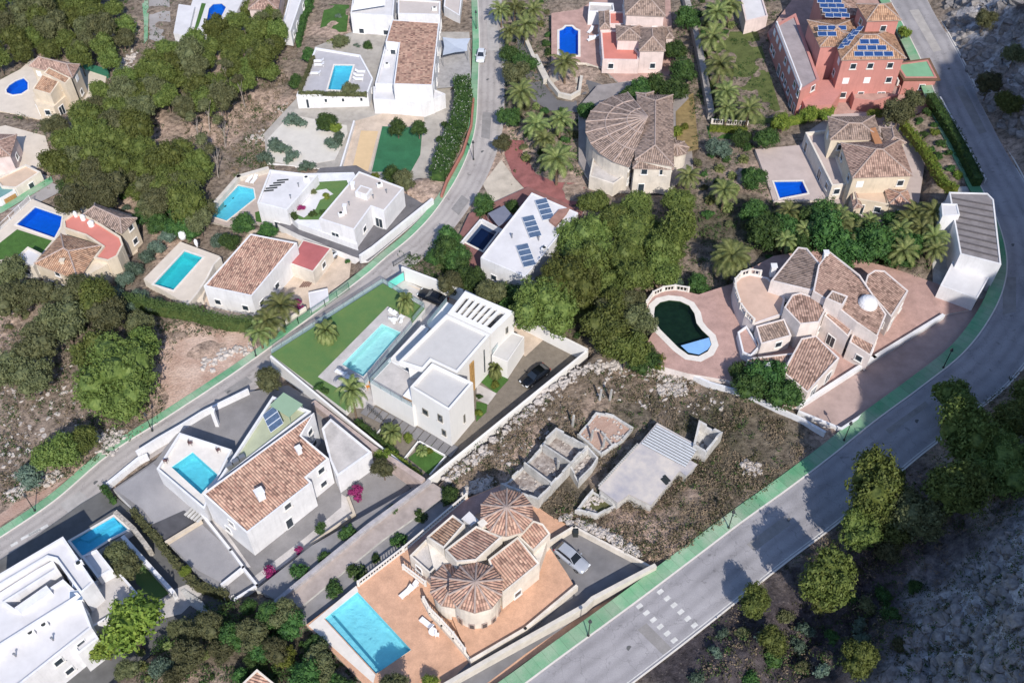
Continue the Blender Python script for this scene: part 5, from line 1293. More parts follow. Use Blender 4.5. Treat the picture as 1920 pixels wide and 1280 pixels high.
shell('low concrete frame at the lower left of the bare slab', [(1112, 914), (1158, 944), (1120, 965), (1078, 955)], [], 2.0, 2.9, .3, M('weedy_floor', (.12, .12, .05), .2, 2, .95, .5, 8))
gwall('white plastered wall climbing behind the ruin plot to the road', [(1268, 697), (1330, 725), (1400, 745), (1440, 765), (1500, 792), (1545, 818)], 1.0, .35, white)
# ---- pink and white hacienda with murky kidney pool
g = 3.3
hwall = M('blush_white_render', (.71, .64, .61), .1, .5, .8, .08, 3, streak=.12)
kp = [(1226, 590), (1228, 576), (1238, 567), (1255, 563), (1275, 565), (1292, 573), (1302, 588), (1306, 606), (1316, 619), (1330, 632), (1334, 646), (1327, 659), (1310, 668), (1290, 665), (1272, 652), (1256, 636), (1238, 618), (1229, 605)]
kpc = inset(PW(kp, g), 0); kin = ccw(PW(kp, g))
plot('pool_patio', [(1209, 585), (1212, 568), (1226, 550), (1262, 541), (1310, 552), (1372, 532), (1385, 515), (1450, 480), (1540, 465), (1690, 508), (1832, 558), (1820, 580), (1768, 590), (1506, 752), (1490, 765), (1440, 745), (1385, 722), (1363, 712), (1290, 700), (1235, 685), (1215, 660), (1214, 640), (1226, 620), (1214, 602)], pinkpave, g, holes=[kin], side=hwall)
t_ = inset(kin, -.95); m = MB(); m.polyflat(t_, g + .06, [kin]); tag(m.build('pool_surround', coping), kind='structure')
pool(kp, g + .03, 'murky dark green kidney shaped pool with blue shallow steps', tint=(.42, .55, .50), floor=pool_dark, rim=0)
m = MB(); m.polyflat(ccw(PQ([(1276, 650), (1332, 634), (1333, 648), (1326, 658), (1310, 667), (1290, 663)], g - .35)), g - .07); q = bpy.data.objects
stp = m.build('pool_steps', M('blue_steps', (.22, .42, .72), .05, 1, .4), T if False else None); tag(stp, 'pale blue shallow steps at the lower end of the murky kidney pool', 'pool steps')
balustrade('curved white balustrade round the top of the murky kidney pool', [(1212, 572), (1224, 555), (1243, 546), (1265, 543), (1290, 547)], g)
plot('drive_court', [(1494, 768), (1506, 754), (1768, 592), (1822, 582), (1835, 560), (1866, 560), (1840, 612), (1790, 660), (1700, 722), (1578, 802)], M('pink_brown_paving', (.44, .33, .30), .12, .4, .9, .1, 6), g - .3, side=hwall)
wallw('long bluish white wall across the pink drive court', PQ([(1500, 758), (1640, 668), (1768, 590)], g + .6), g - .5, g + .55, .5, white)
gwall('white street wall curving round the outside of the pink court', [(1497, 770), (1578, 803), (1700, 724), (1790, 662), (1842, 612), (1872, 555), (1878, 500)], .95, .35, white, z=g - .3, dz=4)
T = house(1560, 600, g, 'white hacienda house with many brown tiled roofs and a small white dome')
def hs(pts, z, tm=tileC, dz=0, **k): return shed(T, [tuple(W(p[0], p[1], z + (p[2] if len(p) > 2 else 0))) for p in pts], hwall, tm, g, **k)
hs([(1445, 527, -.6), (1496, 464, -.6), (1513, 466, -.2), (1551, 511, .2), (1522, 546, 0)], g + 5.6, tileB, win=3)
hs([(1534, 498), (1554, 471), (1612, 516), (1662, 590, -.9), (1645, 632, -1.2), (1606, 606, -.5), (1557, 567), (1524, 547)], g + 6.2, win=4)
hs([(1620, 537), (1626, 516), (1640, 507), (1658, 508), (1703, 546, -.4), (1671, 596, -.5)], g + 4.4, win=5)
hs([(1470, 577), (1485, 553), (1500, 549), (1556, 567), (1536, 605), (1500, 609)], g + 4.9, tileC, win=6)
hs([(1545, 592), (1558, 575), (1605, 606, -.4), (1590, 632, -.5)], g + 4.4, tileC, win=6)
hs([(1467, 698, -.5), (1502, 635), (1530, 630), (1574, 672), (1548, 700, -.3), (1514, 737, -1)], g + 3.4, tileC, win=7)
hs([(1417, 612), (1470, 598), (1484, 630, -.3), (1427, 646, -.3)], g + 3.0, tileB, win=8)
hs([(1402, 672), (1490, 662), (1470, 694, -.3), (1400, 682, -.2)], g + 2.2, tileC)
te = PQ([(1378, 548), (1376, 530), (1388, 518), (1405, 513), (1440, 520), (1462, 545), (1472, 560), (1466, 590), (1414, 608), (1396, 590), (1386, 570)], g + 2.8); flat(T, te, g, g + 2.8, hwall, M('pale_pink_terrace', (.56, .40, .32), .08, .6, .85), par=.08, w=.3, win=9)  # terrace floor in a paler pink than the pool patio
balustrade('x', [(1385, 570), (1378, 548), (1377, 531), (1389, 518), (1405, 513), (1425, 516)], g + 2.8, T=T); balustrade('x', [(1388, 578), (1398, 592), (1412, 606)], g + 2.8, T=T)
flat(T, PQ([(1383, 622), (1400, 610), (1425, 650), (1408, 668), (1392, 660)], g + 1.4), g, g + 1.4, white, pinkpave, par=.3, w=.25, win=2)
hs([(1592, 642), (1606, 608), (1646, 634), (1632, 668, -.3)], g + 3.4, tileC, win=5); hs([(1548, 560), (1560, 545), (1590, 556), (1580, 574)], g + 6.9, tileB)
c = W(1625, 575, g + 5); m = MB(); m.lathe((c.x, c.y), [(1.35, g), (1.35, g + 5.8), (1.2, g + 6.2), (.9, g + 6.55), (.5, g + 6.75), (0, g + 6.82)], 20); m.build('dome', white, T)
q = W(1548, 478, g + 6.3); chimney(T, q.x, q.y, g + 6, .8, .6); q = W(1437, 688, g + 3); chimney(T, q.x, q.y, g + 2.4, .9, .7); q = W(1452, 497, g + 5); chimney(T, q.x, q.y, g + 3.5, 1.3, .7)
# ---- grey ribbed roof building at the right road
g = 3.2
plot('yard', [(1745, 400), (1800, 350), (1850, 348), (1872, 400), (1890, 495), (1870, 555), (1832, 560), (1750, 535)], concrete, g, side=white)
T = house(1820, 430, g, 'white building with a long dark grey ribbed roof beside the curved road')
rf = P3([(1779, 361, g + 5.2), (1851, 363, g + 5.6), (1863, 375, g + 5.6), (1877, 497, g + 5.6), (1800, 477, g + 5.2)]); zf = shed(T, rf, white, metalroof, g)
A, B = Vector(rf[0]), Vector(rf[4]); A2, B2 = Vector(rf[2]), Vector(rf[3])
m = MB()
for k in range(1, 10): p, q = A.lerp(B, k / 10), A2.lerp(B2, k / 10 * .98); m.beam((p.x + .3, p.y, zf(p.x + .3, p.y) + .06), (q.x - .3, q.y, zf(q.x - .3, q.y) + .06), .25, .14)
m.build('roof_ribs', M('dark_roof_rib', (.12, .11, .115), .1, 2, .7), T)
flat(T, PQ([(1765, 381), (1795, 382), (1800, 403), (1767, 405)], g + 6.2), g, g + 6.2, white, whiteroof, par=.12, w=.2)
flat(T, PQ([(1790, 483), (1868, 497), (1832, 560), (1763, 535)], g + 2.6), g, g + 2.6, white, whiteroof, par=.1, w=.2)
m = MB(); q = W(1818, 482, g + 4); m.box((q.x, q.y, g + 3.4), (2.4, 1.3, 1.6), R(-15)); m.build('roof_box', M('brown_box', (.25, .17, .15), .1, 2, .8), T)

plot('pool_base', [(126, 1012), (214, 956), (250, 990), (208, 1018), (152, 1050)], M('dark_yard', (.13, .13, .13)), -1.22, holes=[ccw(PW([(133, 1014), (213, 968), (240, 992), (205, 1010), (155, 1042)], -1.2))], side=white, low=False)
# ---- cream house with blue pool, right middle
g = 1.5
plot('terrace', [(1416, 280), (1500, 272), (1520, 243), (1560, 215), (1640, 210), (1720, 250), (1735, 300), (1720, 400), (1660, 420), (1590, 400), (1560, 375), (1450, 378), (1440, 345)], M('rosy_terrace', (.48, .40, .37), .08, .5, .85), g, holes=[ccw(PW([(1451, 341), (1504, 340), (1514, 362), (1462, 372)], g))], side=palecream)
pool([(1451, 341), (1504, 340), (1514, 362), (1462, 372)], g + .03, 'deep blue pool at the corner of the rosy terrace of the cream house', tint=(.25, .62, .95), floor=pool_deep, rim=.3)
T = house(1640, 300, g, 'cream house with brown hipped roofs and a rosy terrace at the right')
hip(T, PQ([(1556, 262), (1552, 219), (1640, 217), (1655, 262)], g + 6.4), g + 6.4, .9, cream, tileB, g, over=.25, win=3)
hip(T, PQ([(1598, 334), (1576, 268), (1688, 262), (1712, 330)], g + 6.2), g + 6.2, 1.9, cream, tileC, g, over=.25, win=4, every=2.6)
hip(T, PQ([(1660, 276), (1652, 240), (1676, 236), (1700, 268)], g + 5.4), g + 5.4, .7, cream, tileB, g, over=.2)
block(T, PQ([(1630, 240), (1642, 238), (1655, 268), (1642, 272)], g + 7), g, g + 6.9, M('rust_deck', (.42, .20, .10), .1, 1, .8))
hip(T, PQ([(1668, 382), (1656, 350), (1702, 356), (1714, 392)], g + 3.2), g + 3.2, .7, cream, tileA, g, over=.25, win=5, every=2.5)
flat(T, PQ([(1600, 372), (1598, 350), (1640, 346), (1662, 352), (1668, 384)], g + 3.0), g, g + 3.0, cream, M('peach_terrace', (.58, .44, .33), .08, .6), par=.3, win=6, every=2.5)
flat(T, PQ([(1560, 348), (1510, 248), (1553, 243), (1590, 345)], g + 3.0), g, g + 3.0, palecream, M('rosy_terrace', (.48, .40, .37)), par=.6, w=.3, win=6)
hip(T, PQ([(1600, 392), (1594, 362), (1606, 358), (1618, 388)], g + 2.6), g + 2.6, .4, cream, tileC, g, over=.15)
# ---- tall salmon red house, top right
g = .2
plot('courtyard', [(1440, 60), (1500, -20), (1700, -20), (1712, 60), (1760, 125), (1765, 190), (1700, 225), (1600, 215), (1500, 222), (1486, 200)], pinkpave, g, side=redwall)
T = house(1600, 110, g, 'tall salmon red mansion with solar panels and a square roof tower')
A_ = PQ([(1577, 113), (1560, 58), (1672, 54), (1700, 110)], g + 9.2); hip(T, A_, g + 9.2, 1.9, redwall, tileD, g, over=.35, win=3, every=2.9, frame=whitemetal)
hip(T, PQ([(1537, 88), (1513, 38), (1600, 36), (1612, 86)], g + 9.0), g + 9.0, 1.3, redwall, tileD, g, over=.3)
hip(T, PQ([(1625, 40), (1605, 8), (1671, 6), (1691, 38)], g + 12.4), g + 12.4, 1.5, redwall, tileD, g, over=.35, win=6, every=4, skip=())
hip(T, PQ([(1540, 30), (1530, -30), (1600, -32), (1612, 28)], g + 9.4), g + 9.4, 1.0, redwall, tileC, g, over=.3)
flat(T, PQ([(1501, 172), (1452, 47), (1492, 25), (1537, 150)], g + 5.6), g, g + 5.6, redwall, M('grey_mauve_terrace', (.34, .30, .31), .12, .5, .85), par=.25, w=.5, win=7, every=2.2)
block(T, PQ([(1500, 178), (1538, 150), (1572, 150), (1578, 172), (1560, 196), (1510, 200)], g + 3.1), g, g + 3.1, redwall)
flat(T, PQ([(1697, 146), (1680, 120), (1740, 112), (1757, 146)], g + 3.6), g, g + 3.6, redwall, M('green_terrace_coating', (.20, .40, .25), .06, .6, .8), par=.08, w=.35, win=8, every=3)
m = MB(); o = inset(PQ([(1697, 146), (1680, 120), (1740, 112), (1757, 146)], g + 3.6), -.5); m.ring(o, .48, g + 3.3, g + 3.55); m.build('tiled_rim', tileD, T)
up = PQ([(1598, 170), (1662, 163), (1672, 145), (1690, 162), (1685, 178), (1640, 190), (1602, 185)], g + 2.4); flat(T, up, g, g + 2.4, redwall, pinkpave, par=.6, w=.2, win=4)
balustrade('x', [(1672, 138), (1682, 160)], g + 3.1, T=T); balustrade('x', [(1455, 50), (1500, 168)], g + 5.6, T=T, mat=white)
def hip_plane(q, ze, rise, side):
    q = ccw(q); return q
Q = ccw(A_); 
def zfront(y0, z0, s): return lambda x, y: z0 + (y - y0) * s
yf = min(p[1] for p in A_); d1 = abs(max(p[1] for p in A_) - yf) / 2; zfr = zfront(yf, g + 9.2, 1.9 / d1)
for r, (cx, cy, n) in enumerate(((1638, 102, 4), (1635, 92.5, 3), (1631, 83.5, 2))):
    q = W(cx, cy, zfr(0, yf + 1.2 + r * 1.0)); solar_grid(T, (q.x, yf + 1.0 + r * 1.12), zfr, (1, .0), n, 1, w=1.62, h=1.0)
for r, (x, y) in enumerate(((1578, 90), (1585, 81), (1593, 73), (1600, 66))):
    for k in range(2): q = W(x + k * 9, y - k * 3, g + 10); panel(T, (q.x, q.y, g + 10.35 + .12 * r - .0 + k * .25), (.5, .86, .0), (-.9, .35, -.3), w=1.55, h=1.0)
for k in range(5): q = W(1542 + (k % 3) * 18, 54 + (k // 3) * 9, g + 10); panel(T, (q.x, q.y, g + 10.15 - (k // 3) * .25), (1, 0, 0), (0, .93, .3), w=1.62, h=1.0)
for r in range(4):
    for k in range(3): q = W(1540 + k * 15 + r * 5, 2 + r * 9, g + 10.6); panel(T, (q.x, q.y, g + 10.6), (1, -.1, .0), (.1, .95, .2), w=1.5, h=1.0)
# ---- pink villa with arched pool, top middle
g = -2.3
pl = [(1049, 104), (1049, 58), (1057, 55), (1062, 50), (1072, 50), (1077, 55), (1084, 58), (1084, 104)]
plot('pool_patio', [(1034, 25), (1085, 18), (1165, -30), (1255, -30), (1262, 80), (1255, 140), (1160, 155), (1130, 128), (1100, 118), (1034, 115)], pinkpave, g, holes=[ccw(PW(pl, g))], side=palecream)
pool(pl, g + .03, 'blue pool with a rounded top end beside the pink villa', tint=(.25, .62, .95), floor=pool_deep, rim=.45)
T = house(1190, 70, g, 'pale pink villa with grey brown hipped roofs and a salmon terrace')
hip(T, PQ([(1172, 28), (1168, -30), (1246, -32), (1248, 31)], g + 7.6), g + 7.6, 2.0, pinkwall, tileB, g, over=.3, win=3)
hip(T, PQ([(1156, 75), (1154, 48), (1206, 46), (1206, 76)], g + 5.0), g + 5.0, .9, pinkwall, tileB, g, over=.25, win=4)
hip(T, PQ([(1198, 96), (1196, 52), (1246, 50), (1248, 96)], g + 5.0), g + 5.0, 1.4, pinkwall, tileB, g, over=.25, win=5, every=2.5)
hip(T, PQ([(1124, 55), (1122, 22), (1142, 20), (1144, 54)], g + 3.6), g + 3.6, .6, pinkwall, tileB, g, over=.2, win=6)
hip(T, PQ([(1248, 72), (1240, 52), (1258, 50), (1264, 72)], g + 3.6), g + 3.6, .5, pinkwall, tileB, g, over=.2)
flat(T, PQ([(1130, 112), (1126, 58), (1158, 56), (1198, 98), (1198, 113)], g + 3.0), g, g + 3.0, pinkwall, redpave, par=.3, w=.3, win=7)
flat(T, PQ([(1143, 45), (1143, 22), (1170, 22), (1170, 45)], g + 3.8), g, g + 3.8, pinkwall, redpave, par=.3, w=.2)
flat(T, PQ([(1103, 22), (1105, 4), (1150, 6), (1152, 20)], g + 3.0), g, g + 3.0, white, palepave, par=.5, w=.25)
for k, (x, y, l) in enumerate(((1107, 60, 'pale blue lounger at the upper side of the arched pool patio'), (1109, 76, 'lounger in the middle of the pink patio by the arched pool'), (1113, 72, 'lounger nearest the salmon terrace on the pink patio'))): lounger(W(x, y, g), R(60 - 30 * k), l, 'loungers on the pink patio')
sheet('garden_patio', [(1140, 160), (1135, 125), (1200, 120), (1260, 130), (1255, 150), (1200, 155)], palecream, g + .03) if False else None
gwall('curved white wall round the planted tip below the arched pool', [(1005, 110), (1030, 160), (1048, 182), (1070, 187), (1086, 178), (1090, 150)], 1.0, .5, M('cream_street_wall', (.6, .56, .5)))
gsheet('driveway', [(970, 70), (985, 80), (1000, 120), (1025, 165), (1045, 188), (1075, 192), (1095, 172), (1100, 150), (1132, 160), (1130, 185), (1090, 212), (1030, 208), (1000, 190), (972, 150)], darkasphalt, .05)
gsheet('planter_ground', [(1025, 145), (1045, 178), (1068, 183), (1082, 175), (1084, 148), (1060, 130)], sandy, .07)
gwall('sinuous white wall left of the shaded drive', [(985, 80), (1000, 115), (1022, 158)], 1.2, .7, M('cream_street_wall', (.6, .56, .5)))
# ---- house with fan shaped curved roof
g = -.8
plot('terrace', [(1085, 300), (1085, 200), (1120, 160), (1200, 150), (1290, 165), (1300, 320), (1250, 360), (1150, 360), (1105, 340)], M('mauve_terrace', (.30, .27, .26), .12, .5), g, side=palecream)
T = house(1190, 250, g, 'pale house with a fan shaped curved roof of dull pink tiles')
ze = g + 5.6; c = W(1212, 242, ze); c = Vector((c.x, c.y)); n = 9; F = []; cps = []; R0, R1 = 10.2, .05
for k in range(n):
    A, B = R(104 + (250 - 104) * k / n), R(104 + (250 - 104) * (k + 1) / n)
    f = lambda r, a, z: Vector((c.x + r * math.cos(a), c.y + r * 1.0 * math.sin(a), z)); F.append([f(R0, A, ze), f(R0, B, ze), f(R1, B, ze + 2.5), f(R1, A, ze + 2.5)]); cps.append((f(R0, A, ze), f(R1, A, ze + 2.5))); cps.append((f(6.9, A, ze + .81), f(6.9, B, ze + .81))); cps.append((f(3.4, A, ze + 1.67), f(3.4, B, ze + 1.67)))
tiled(T, F, tileB, caps=cps)
wl = [tuple(c + Vector((math.cos(R(a)), math.sin(R(a)))) * 9.8) for a in range(104, 251, 9)] + [tuple(c)]; block(T, wl, g, ze - .1, palecream); autowin(T, wl, g, ze, seed=3, every=1.2, w=.7)
hip(T, PQ([(1190, 300), (1194, 178), (1262, 178), (1264, 312)], ze + .9), ze + .9, 1.1, palecream, tileB, g, over=.3, win=4)
hip(T, PQ([(1186, 316), (1186, 284), (1262, 284), (1264, 318)], ze - .1), ze - .1, 1.2, palecream, tileB, g, over=.3, win=6)
hip(T, PQ([(1194, 205), (1192, 174), (1226, 172), (1228, 206)], ze + .5), ze + .5, .8, palecream, tileB, g, over=.25)
c2 = W(1268, 275, g + 3.4); cone(T, (c2.x, c2.y), 2.2, g + 3.2, .6, g, palecream, tileB, 8)
flat(T, PQ([(1105, 330), (1112, 296), (1165, 300), (1180, 325), (1150, 345)], g + 2.8), g, g + 2.8, palecream, palepave, par=.5, w=.25, win=5)
# ---- long tiled white house with raised pool deck, top centre
g = -5.0
pl = [(627.5, 122.5), (662, 123), (648.8, 170), (615, 168)]; zd = g + 2.6
dk = PQ([(592, 92), (676, 106), (700, 150), (690, 178), (556, 182)], zd); T = house(770, 100, g, 'white house with a long bright terracotta roof and a glazed lower front')
plot('garden', [(495, 250), (560, 180), (590, 88), (660, 60), (880, 60), (886, 180), (860, 260), (830, 330), (760, 345), (640, 320), (500, 305)], M('pale_gravel_ground', (.42, .39, .35), .15, .5, .9), g, side=white)
rz = shed(T, P3([(735, 38, g + 6.6), (824, 43, g + 6.2), (811, 161, g + 6.2), (738, 159, g + 6.6), (748, 82, g + 6.6), (723, 79, g + 6.7)]), white, tileA, g, win=3, every=4)
flat(T, PQ([(722, 84), (747, 84), (738, 158), (703, 157)], g + 4.6), g, g + 4.6, white, whiteroof, par=.4)
fr = PQ([(700, 162), (815, 168), (835, 176), (795, 193), (728, 187), (700, 186)], g + 3.2); flat(T, fr, g, g + 3.2, white, whiteroof, par=.15, w=.2)
A, B = W(704, 186, g + 2), W(760, 188, g + 2); m = MB(); m.beam((A.x, A.y - .05, g + 1.7), (B.x, B.y - .05, g + 1.7), .12, 2.4); m.build('glazed_front', tealglass, T)
m = MB(); m.polyflat(ccw(dk), zd, [ccw(PQ(pl, zd))]); m.build('pool_deck', M('grey_deck', (.42, .41, .43), .06, .8, .8), T); m = MB(); m.ring(dk, .3, g - 2, zd + .35, zd - .05); m.build('pool_deck_wall', white, T)
autowin(T, [dk[i] for i in range(5)], g, zd, seed=5, every=3, w=.6, h=.9)
pool(pl, zd + .03, 'bright blue rectangular pool on the grey raised deck at the top centre', tint=(.38, .80, .93), rim=.3)
hedge('low dry hedge along the lower edge of the grey raised deck', [(560, 178), (688, 180)], .7, .8, leaf_olive, z=zd); hedge('low dry hedge along the left edge of the grey raised deck', [(562, 174), (588, 110)], .7, .7, leaf_olive, z=zd, seed=8)
for k, (x, y) in enumerate(((598, 117), (599, 124), (592, 140), (676, 137), (673, 144), (672, 151))): lounger(W(x, y, zd), R(0 if k < 3 else 180), ['dark lounger at the upper left of the grey deck', 'lounger second from the top left of the grey deck', 'lounger left of the bright rectangular pool', 'upper lounger right of the bright rectangular pool', 'middle lounger right of the bright rectangular pool', 'lower lounger right of the bright rectangular pool'][k], 'loungers on the grey raised deck')
sheet('turf_lawn', [(717, 237), (792, 240), (788, 290), (770, 322), (697, 322)], darkturf, g + .06)
sheet('ochre_court', [(677, 245), (709, 246), (690, 320), (660, 318)], M('ochre_sand', (.60, .44, .26), .05, .6, .9), g + .09)
sheet('rosy_paving', [(662, 228), (720, 212), (795, 212), (795, 238), (716, 236), (694, 322), (640, 318)], beigepave, g + .05)
sheet('sand_garden', [(502, 260), (545, 215), (650, 235), (652, 250), (628, 300), (560, 312), (500, 300)], M('pale_garden_sand', (.58, .55, .50), .06, .6, .9), g + .04)
gwall('white wall left of the ochre court', [(664, 226), (636, 320)], 1.0, .3, white, z=g)
q = W(715, 215, g); 
gsheet('driveway', [(820, 70), (876, 95), (884, 145), (870, 160), (815, 165)], M('cobbled_drive', (.36, .35, .35), .14, 1.2, .9, .2, 8), 1.0) if False else sheet('driveway', [(822, 75), (878, 95), (884, 145), (868, 162), (816, 166)], M('cobbled_drive', (.36, .35, .35), .14, 1.2, .9, .2, 8), g + .5)
t = thing('shade_sail', 'pale blue shade sail over the cobbled drive at the top centre', 'shade sail', W(850, 88, g)); m = MB(); S = P3([(830, 70, g + 2.6), (882, 72, g + 3.2), (876, 96, g + 2.6), (830, 104, g + 3.0)]); cc = sum((Vector(s) for s in S), Vector()) / 4 - Vector((0, 0, .35))
for i in range(4): a, b = Vector(S[i]), Vector(S[(i + 1) % 4]); mid = (a + b) / 2 * .88 + cc * .12; m.face([a, mid, cc]); m.face([mid, b, cc])
m.build('canvas', M('pale_blue_canvas', (.42, .47, .55), .05, 1, .8), t)
for s in S: m = MB(); m.tube([(s[0], s[1], g), s], .05, 6); m.build('pole', metal, t)
# ---- white cubic houses, top
g = -6.0
T = house(695, 30, g, 'white cubic house at the top with a sloping sail over its roof terrace'); flat(T, PQ([(657, 25), (665, -30), (742, -30), (737, 30)], g + 5.5), g, g + 5.5, white, whiteroof, par=.5, win=4)
m = MB(); S = P3([(660, 20, g + 6), (668, -14, g + 7.3), (722, -10, g + 7.0), (722, 10, g + 6.2)]); m.face(S); m.face([Vector(s) - Vector((0, 0, .04)) for s in S][::-1]); m.build('sail', M('white_sail', (.7, .71, .74), .02, 1, .8), T)
T = house(785, 15, g, 'white block with a beige flat roof behind the long terracotta roof'); flat(T, PQ([(746, 26), (746, -3), (826, 2), (825, 28)], g + 5.2), g, g + 5.2, white, beigeroof, par=.25, win=5)
T = house(850, 20, g, 'low white annex at the top edge left of the straight road'); flat(T, PQ([(832, 12), (835, -20), (868, -20), (862, 30)], g + 2.5), g, g + 2.5, white, beigeroof, par=.3, win=5)
# ---- white modern house in the middle with flat beige roof
g = -3.0
plot('yard', [(520, 420), (600, 315), (668, 310), (790, 380), (815, 385), (690, 490), (660, 480), (560, 440)], M('charcoal_paving', (.15, .145, .155), .16, .6, .9, .1, 6), g, side=white)
T = house(685, 375, g, 'white cubic house with a beige flat roof and a dark paved yard')
flat(T, PQ([(598, 410), (673, 321), (757, 352), (720, 396), (696, 387), (664, 431)], g + 4.1), g, g + 4.1, white, beigeroof, par=.12, w=.25, win=3, every=3.5)
q = W(683, 366, g + 4); m = MB(); m.box((q.x, q.y, g + 4.5), (2.2, 1.8, 1.1), R(-25)); m.build('stair_box', white, T); m = MB(); m.box((q.x, q.y, g + 5.08), (1.5, 1.2, .06), R(-25)); m.build('skylight', beigeroof, T); q = W(662, 352, g + 4.1); chimney(T, q.x, q.y, g + 3.9, 1.1, .6); q = W(648, 398, g + 4.1); chimney(T, q.x, q.y, g + 3.9, 1.6, .5)
block(T, PQ([(528, 402), (575, 336), (665, 334), (672, 350), (598, 412), (670, 460), (672, 470), (560, 430)], g + .0), g - 2.5, g + 1.3, white, name='garden_terrace')
def tp(n, px, mt, z): m = MB(); m.polyflat(ccw(PQ(px, z)), z); m.build(n, mt, T)
tp('garden_lawn', [(536, 400), (580, 342), (650, 338), (655, 350), (600, 412), (562, 412)], turf, g + 1.34); tp('gravel_path', [(553, 400), (578, 370), (588, 358), (612, 354), (625, 364), (600, 375), (592, 392), (570, 408)], whiteroof, g + 1.37)
T = house(535, 360, g, 'white flat roofed block with louvre slots left of the clipped lawn'); flat(T, PQ([(482, 380), (506, 318), (596, 328), (538, 394)], g + 3.4), g - 2, g + 3.4, white, whiteroof, par=.3, win=3, every=3.5)
for k in range(5): q = W(502 + k * 7, 357 - k * 5, g + 3.2); m = MB(); m.box((q.x, q.y, g + 3.12), (1.9, .32, .08), R(8)); m.build('roof_louvre', darkmetal, T)
pl = [(393, 404), (447, 348), (475, 354), (478, 372), (425, 414)]
plot('pool_patio', [(378, 410), (450, 335), (500, 320), (520, 345), (535, 400), (520, 425), (480, 420), (430, 425)], M('rosy_paving2', (.46, .38, .33), .1, .5), g - 1.8, holes=[ccw(PW(pl, g - 1.8))], side=stonewall)
pool(pl, g - 1.77, 'long light blue pool beside the white block with louvre slots', tint=(.45, .84, .93), rim=.2)
wallw('pale wall along the upper side of the long light blue pool', PQ([(378, 408), (447, 330), (500, 315)], g - .8), g - 3, g - .8, .7, M('cream_street_wall', (.6, .56, .5)))
sheet('garden_lawn', [(478, 398), (500, 392), (518, 405), (505, 420), (480, 415)], lawnm, g - 1.76)
for k, (x, y) in enumerate(((468, 338), (477, 340))): lounger(W(x, y, g - 1.77), R(70), ['lounger at the top of the long light blue pool', 'right hand lounger at the top of the long light blue pool'][k], 'loungers above the long light blue pool')
hedge('bushy green planting on the clipped lawn terrace', [(540, 398), (556, 412)], .8, 1.0, leaf_dark, z=g + 1.3)
for k, (x, y) in enumerate(((587, 362), (612, 368), (588, 402), (605, 398), (566, 392))): plant(['olivebush', 'limebush', 'bush', 'bush', 'magenta'][k], x, y, .75, ['reddish shrub on the white gravel path of the lawn terrace', 'yellow rosette plant on the clipped lawn terrace', 'dark shrub near the white house wall on the lawn terrace', 'spiky dark plant against the white cubic house', 'dark red round shrub at the left of the lawn terrace'][k], z=g + 1.35)
gwall('white street wall bending along the green pavement beside the dark paved yard', [(676, 490), (700, 474), (760, 425), (812, 383)], 1.3, .45, white)
plot('ramp', [(690, 490), (752, 437), (780, 410), (800, 400), (812, 384), (690, 482)], whiteroof, g + .2, side=white, low=False) if False else None
# ---- tiled house with teal pool, left middle
g = -4.3
pl = [(346, 471), (380, 482.5), (325, 543.8), (288.8, 532.5)]
plot('pool_terrace', [(269, 523), (338, 453), (412, 480), (400, 500), (380, 560), (350, 570), (330, 558)], M('cream_paving', (.60, .53, .45), .06, .6), g + 1.0, holes=[ccw(PW(pl, g + 1.0))], side=palecream)
plot('yard', [(380, 560), (470, 430), (560, 440), (625, 455), (660, 475), (655, 520), (600, 565), (560, 600), (470, 600), (390, 585)], beigepave, g, side=palecream)
pool(pl, g + 1.03, 'turquoise pool with corner steps on a cream terrace at the left', tint=(.25, .78, .80), rim=.3, ledge=[(347, 473), (378, 484), (370, 492), (340, 480)])
T = house(465, 500, g, 'white house under a plain brown tiled roof beside the turquoise pool'); shed(T, P3([(382, 537, g + 4.6), (470, 439, g + 5.2), (557, 456, g + 5.2), (472, 556, g + 4.6)]), white, tileA, g, win=4, every=3.5)
T = house(580, 490, g, 'small cream garage with a dull red flat roof'); shed(T, P3([(540, 493, g + 2.8), (568, 449, g + 2.8), (622, 465, g + 2.8), (587, 510, g + 2.8)]), palecream, redroof, g, upstand=.02, win=3)
q = W(613, 488, g); mk_car('small white car parked right of the red garage roof', q, R(50), 'b9bec6', 4.0, 1.7, 1.45)
T = house(600, 555, g, 'little white angular shelter behind the green fence'); flat(T, PQ([(578, 548), (614, 540), (617, 562), (582, 585)], g + 2.0), g, g + 2.0, white, whiteroof, par=.06, w=.15)
for k in range(5): m = MB(); a = W(566 + k * 4, 533 - k * .3, g + .1); m.box((a.x, a.y, g + .05), (.18, 1.3, .1), R(-25)); tag(m.build('garden_step', M('brown_step', (.2, .12, .1)), loc=tuple(a)), ['first', 'second', 'third', 'fourth', 'fifth'][k] + ' thin brown step in the cream yard, from the left', 'step', 'brown steps in the cream yard')
gwall('curved white wall between the turquoise pool and the brown tiled roof', [(350, 572), (372, 545), (388, 520), (400, 496), (413, 482)], 1.6, .3, palecream, z=g + .5)
slatfence('green railing fence along the green pavement opposite the villa lawn', [(508, 642), (560, 608), (610, 575), (655, 543)], h=1.5, mat=greenmetal)
gwall('low cream wall behind the green railing fence', [(500, 634), (552, 598), (575, 583)], 1.0, .25, palecream)
q = W(343, 446, g + 1); t = thing('white_dish', 'white round tank above the turquoise pool', 'tank', q); m = MB(); m.lathe((q.x, q.y), [(.5, g + 1), (.62, g + 1.5), (.5, g + 2.2), (0, g + 2.4)], 12); m.build('tank_body', whitemetal, t)
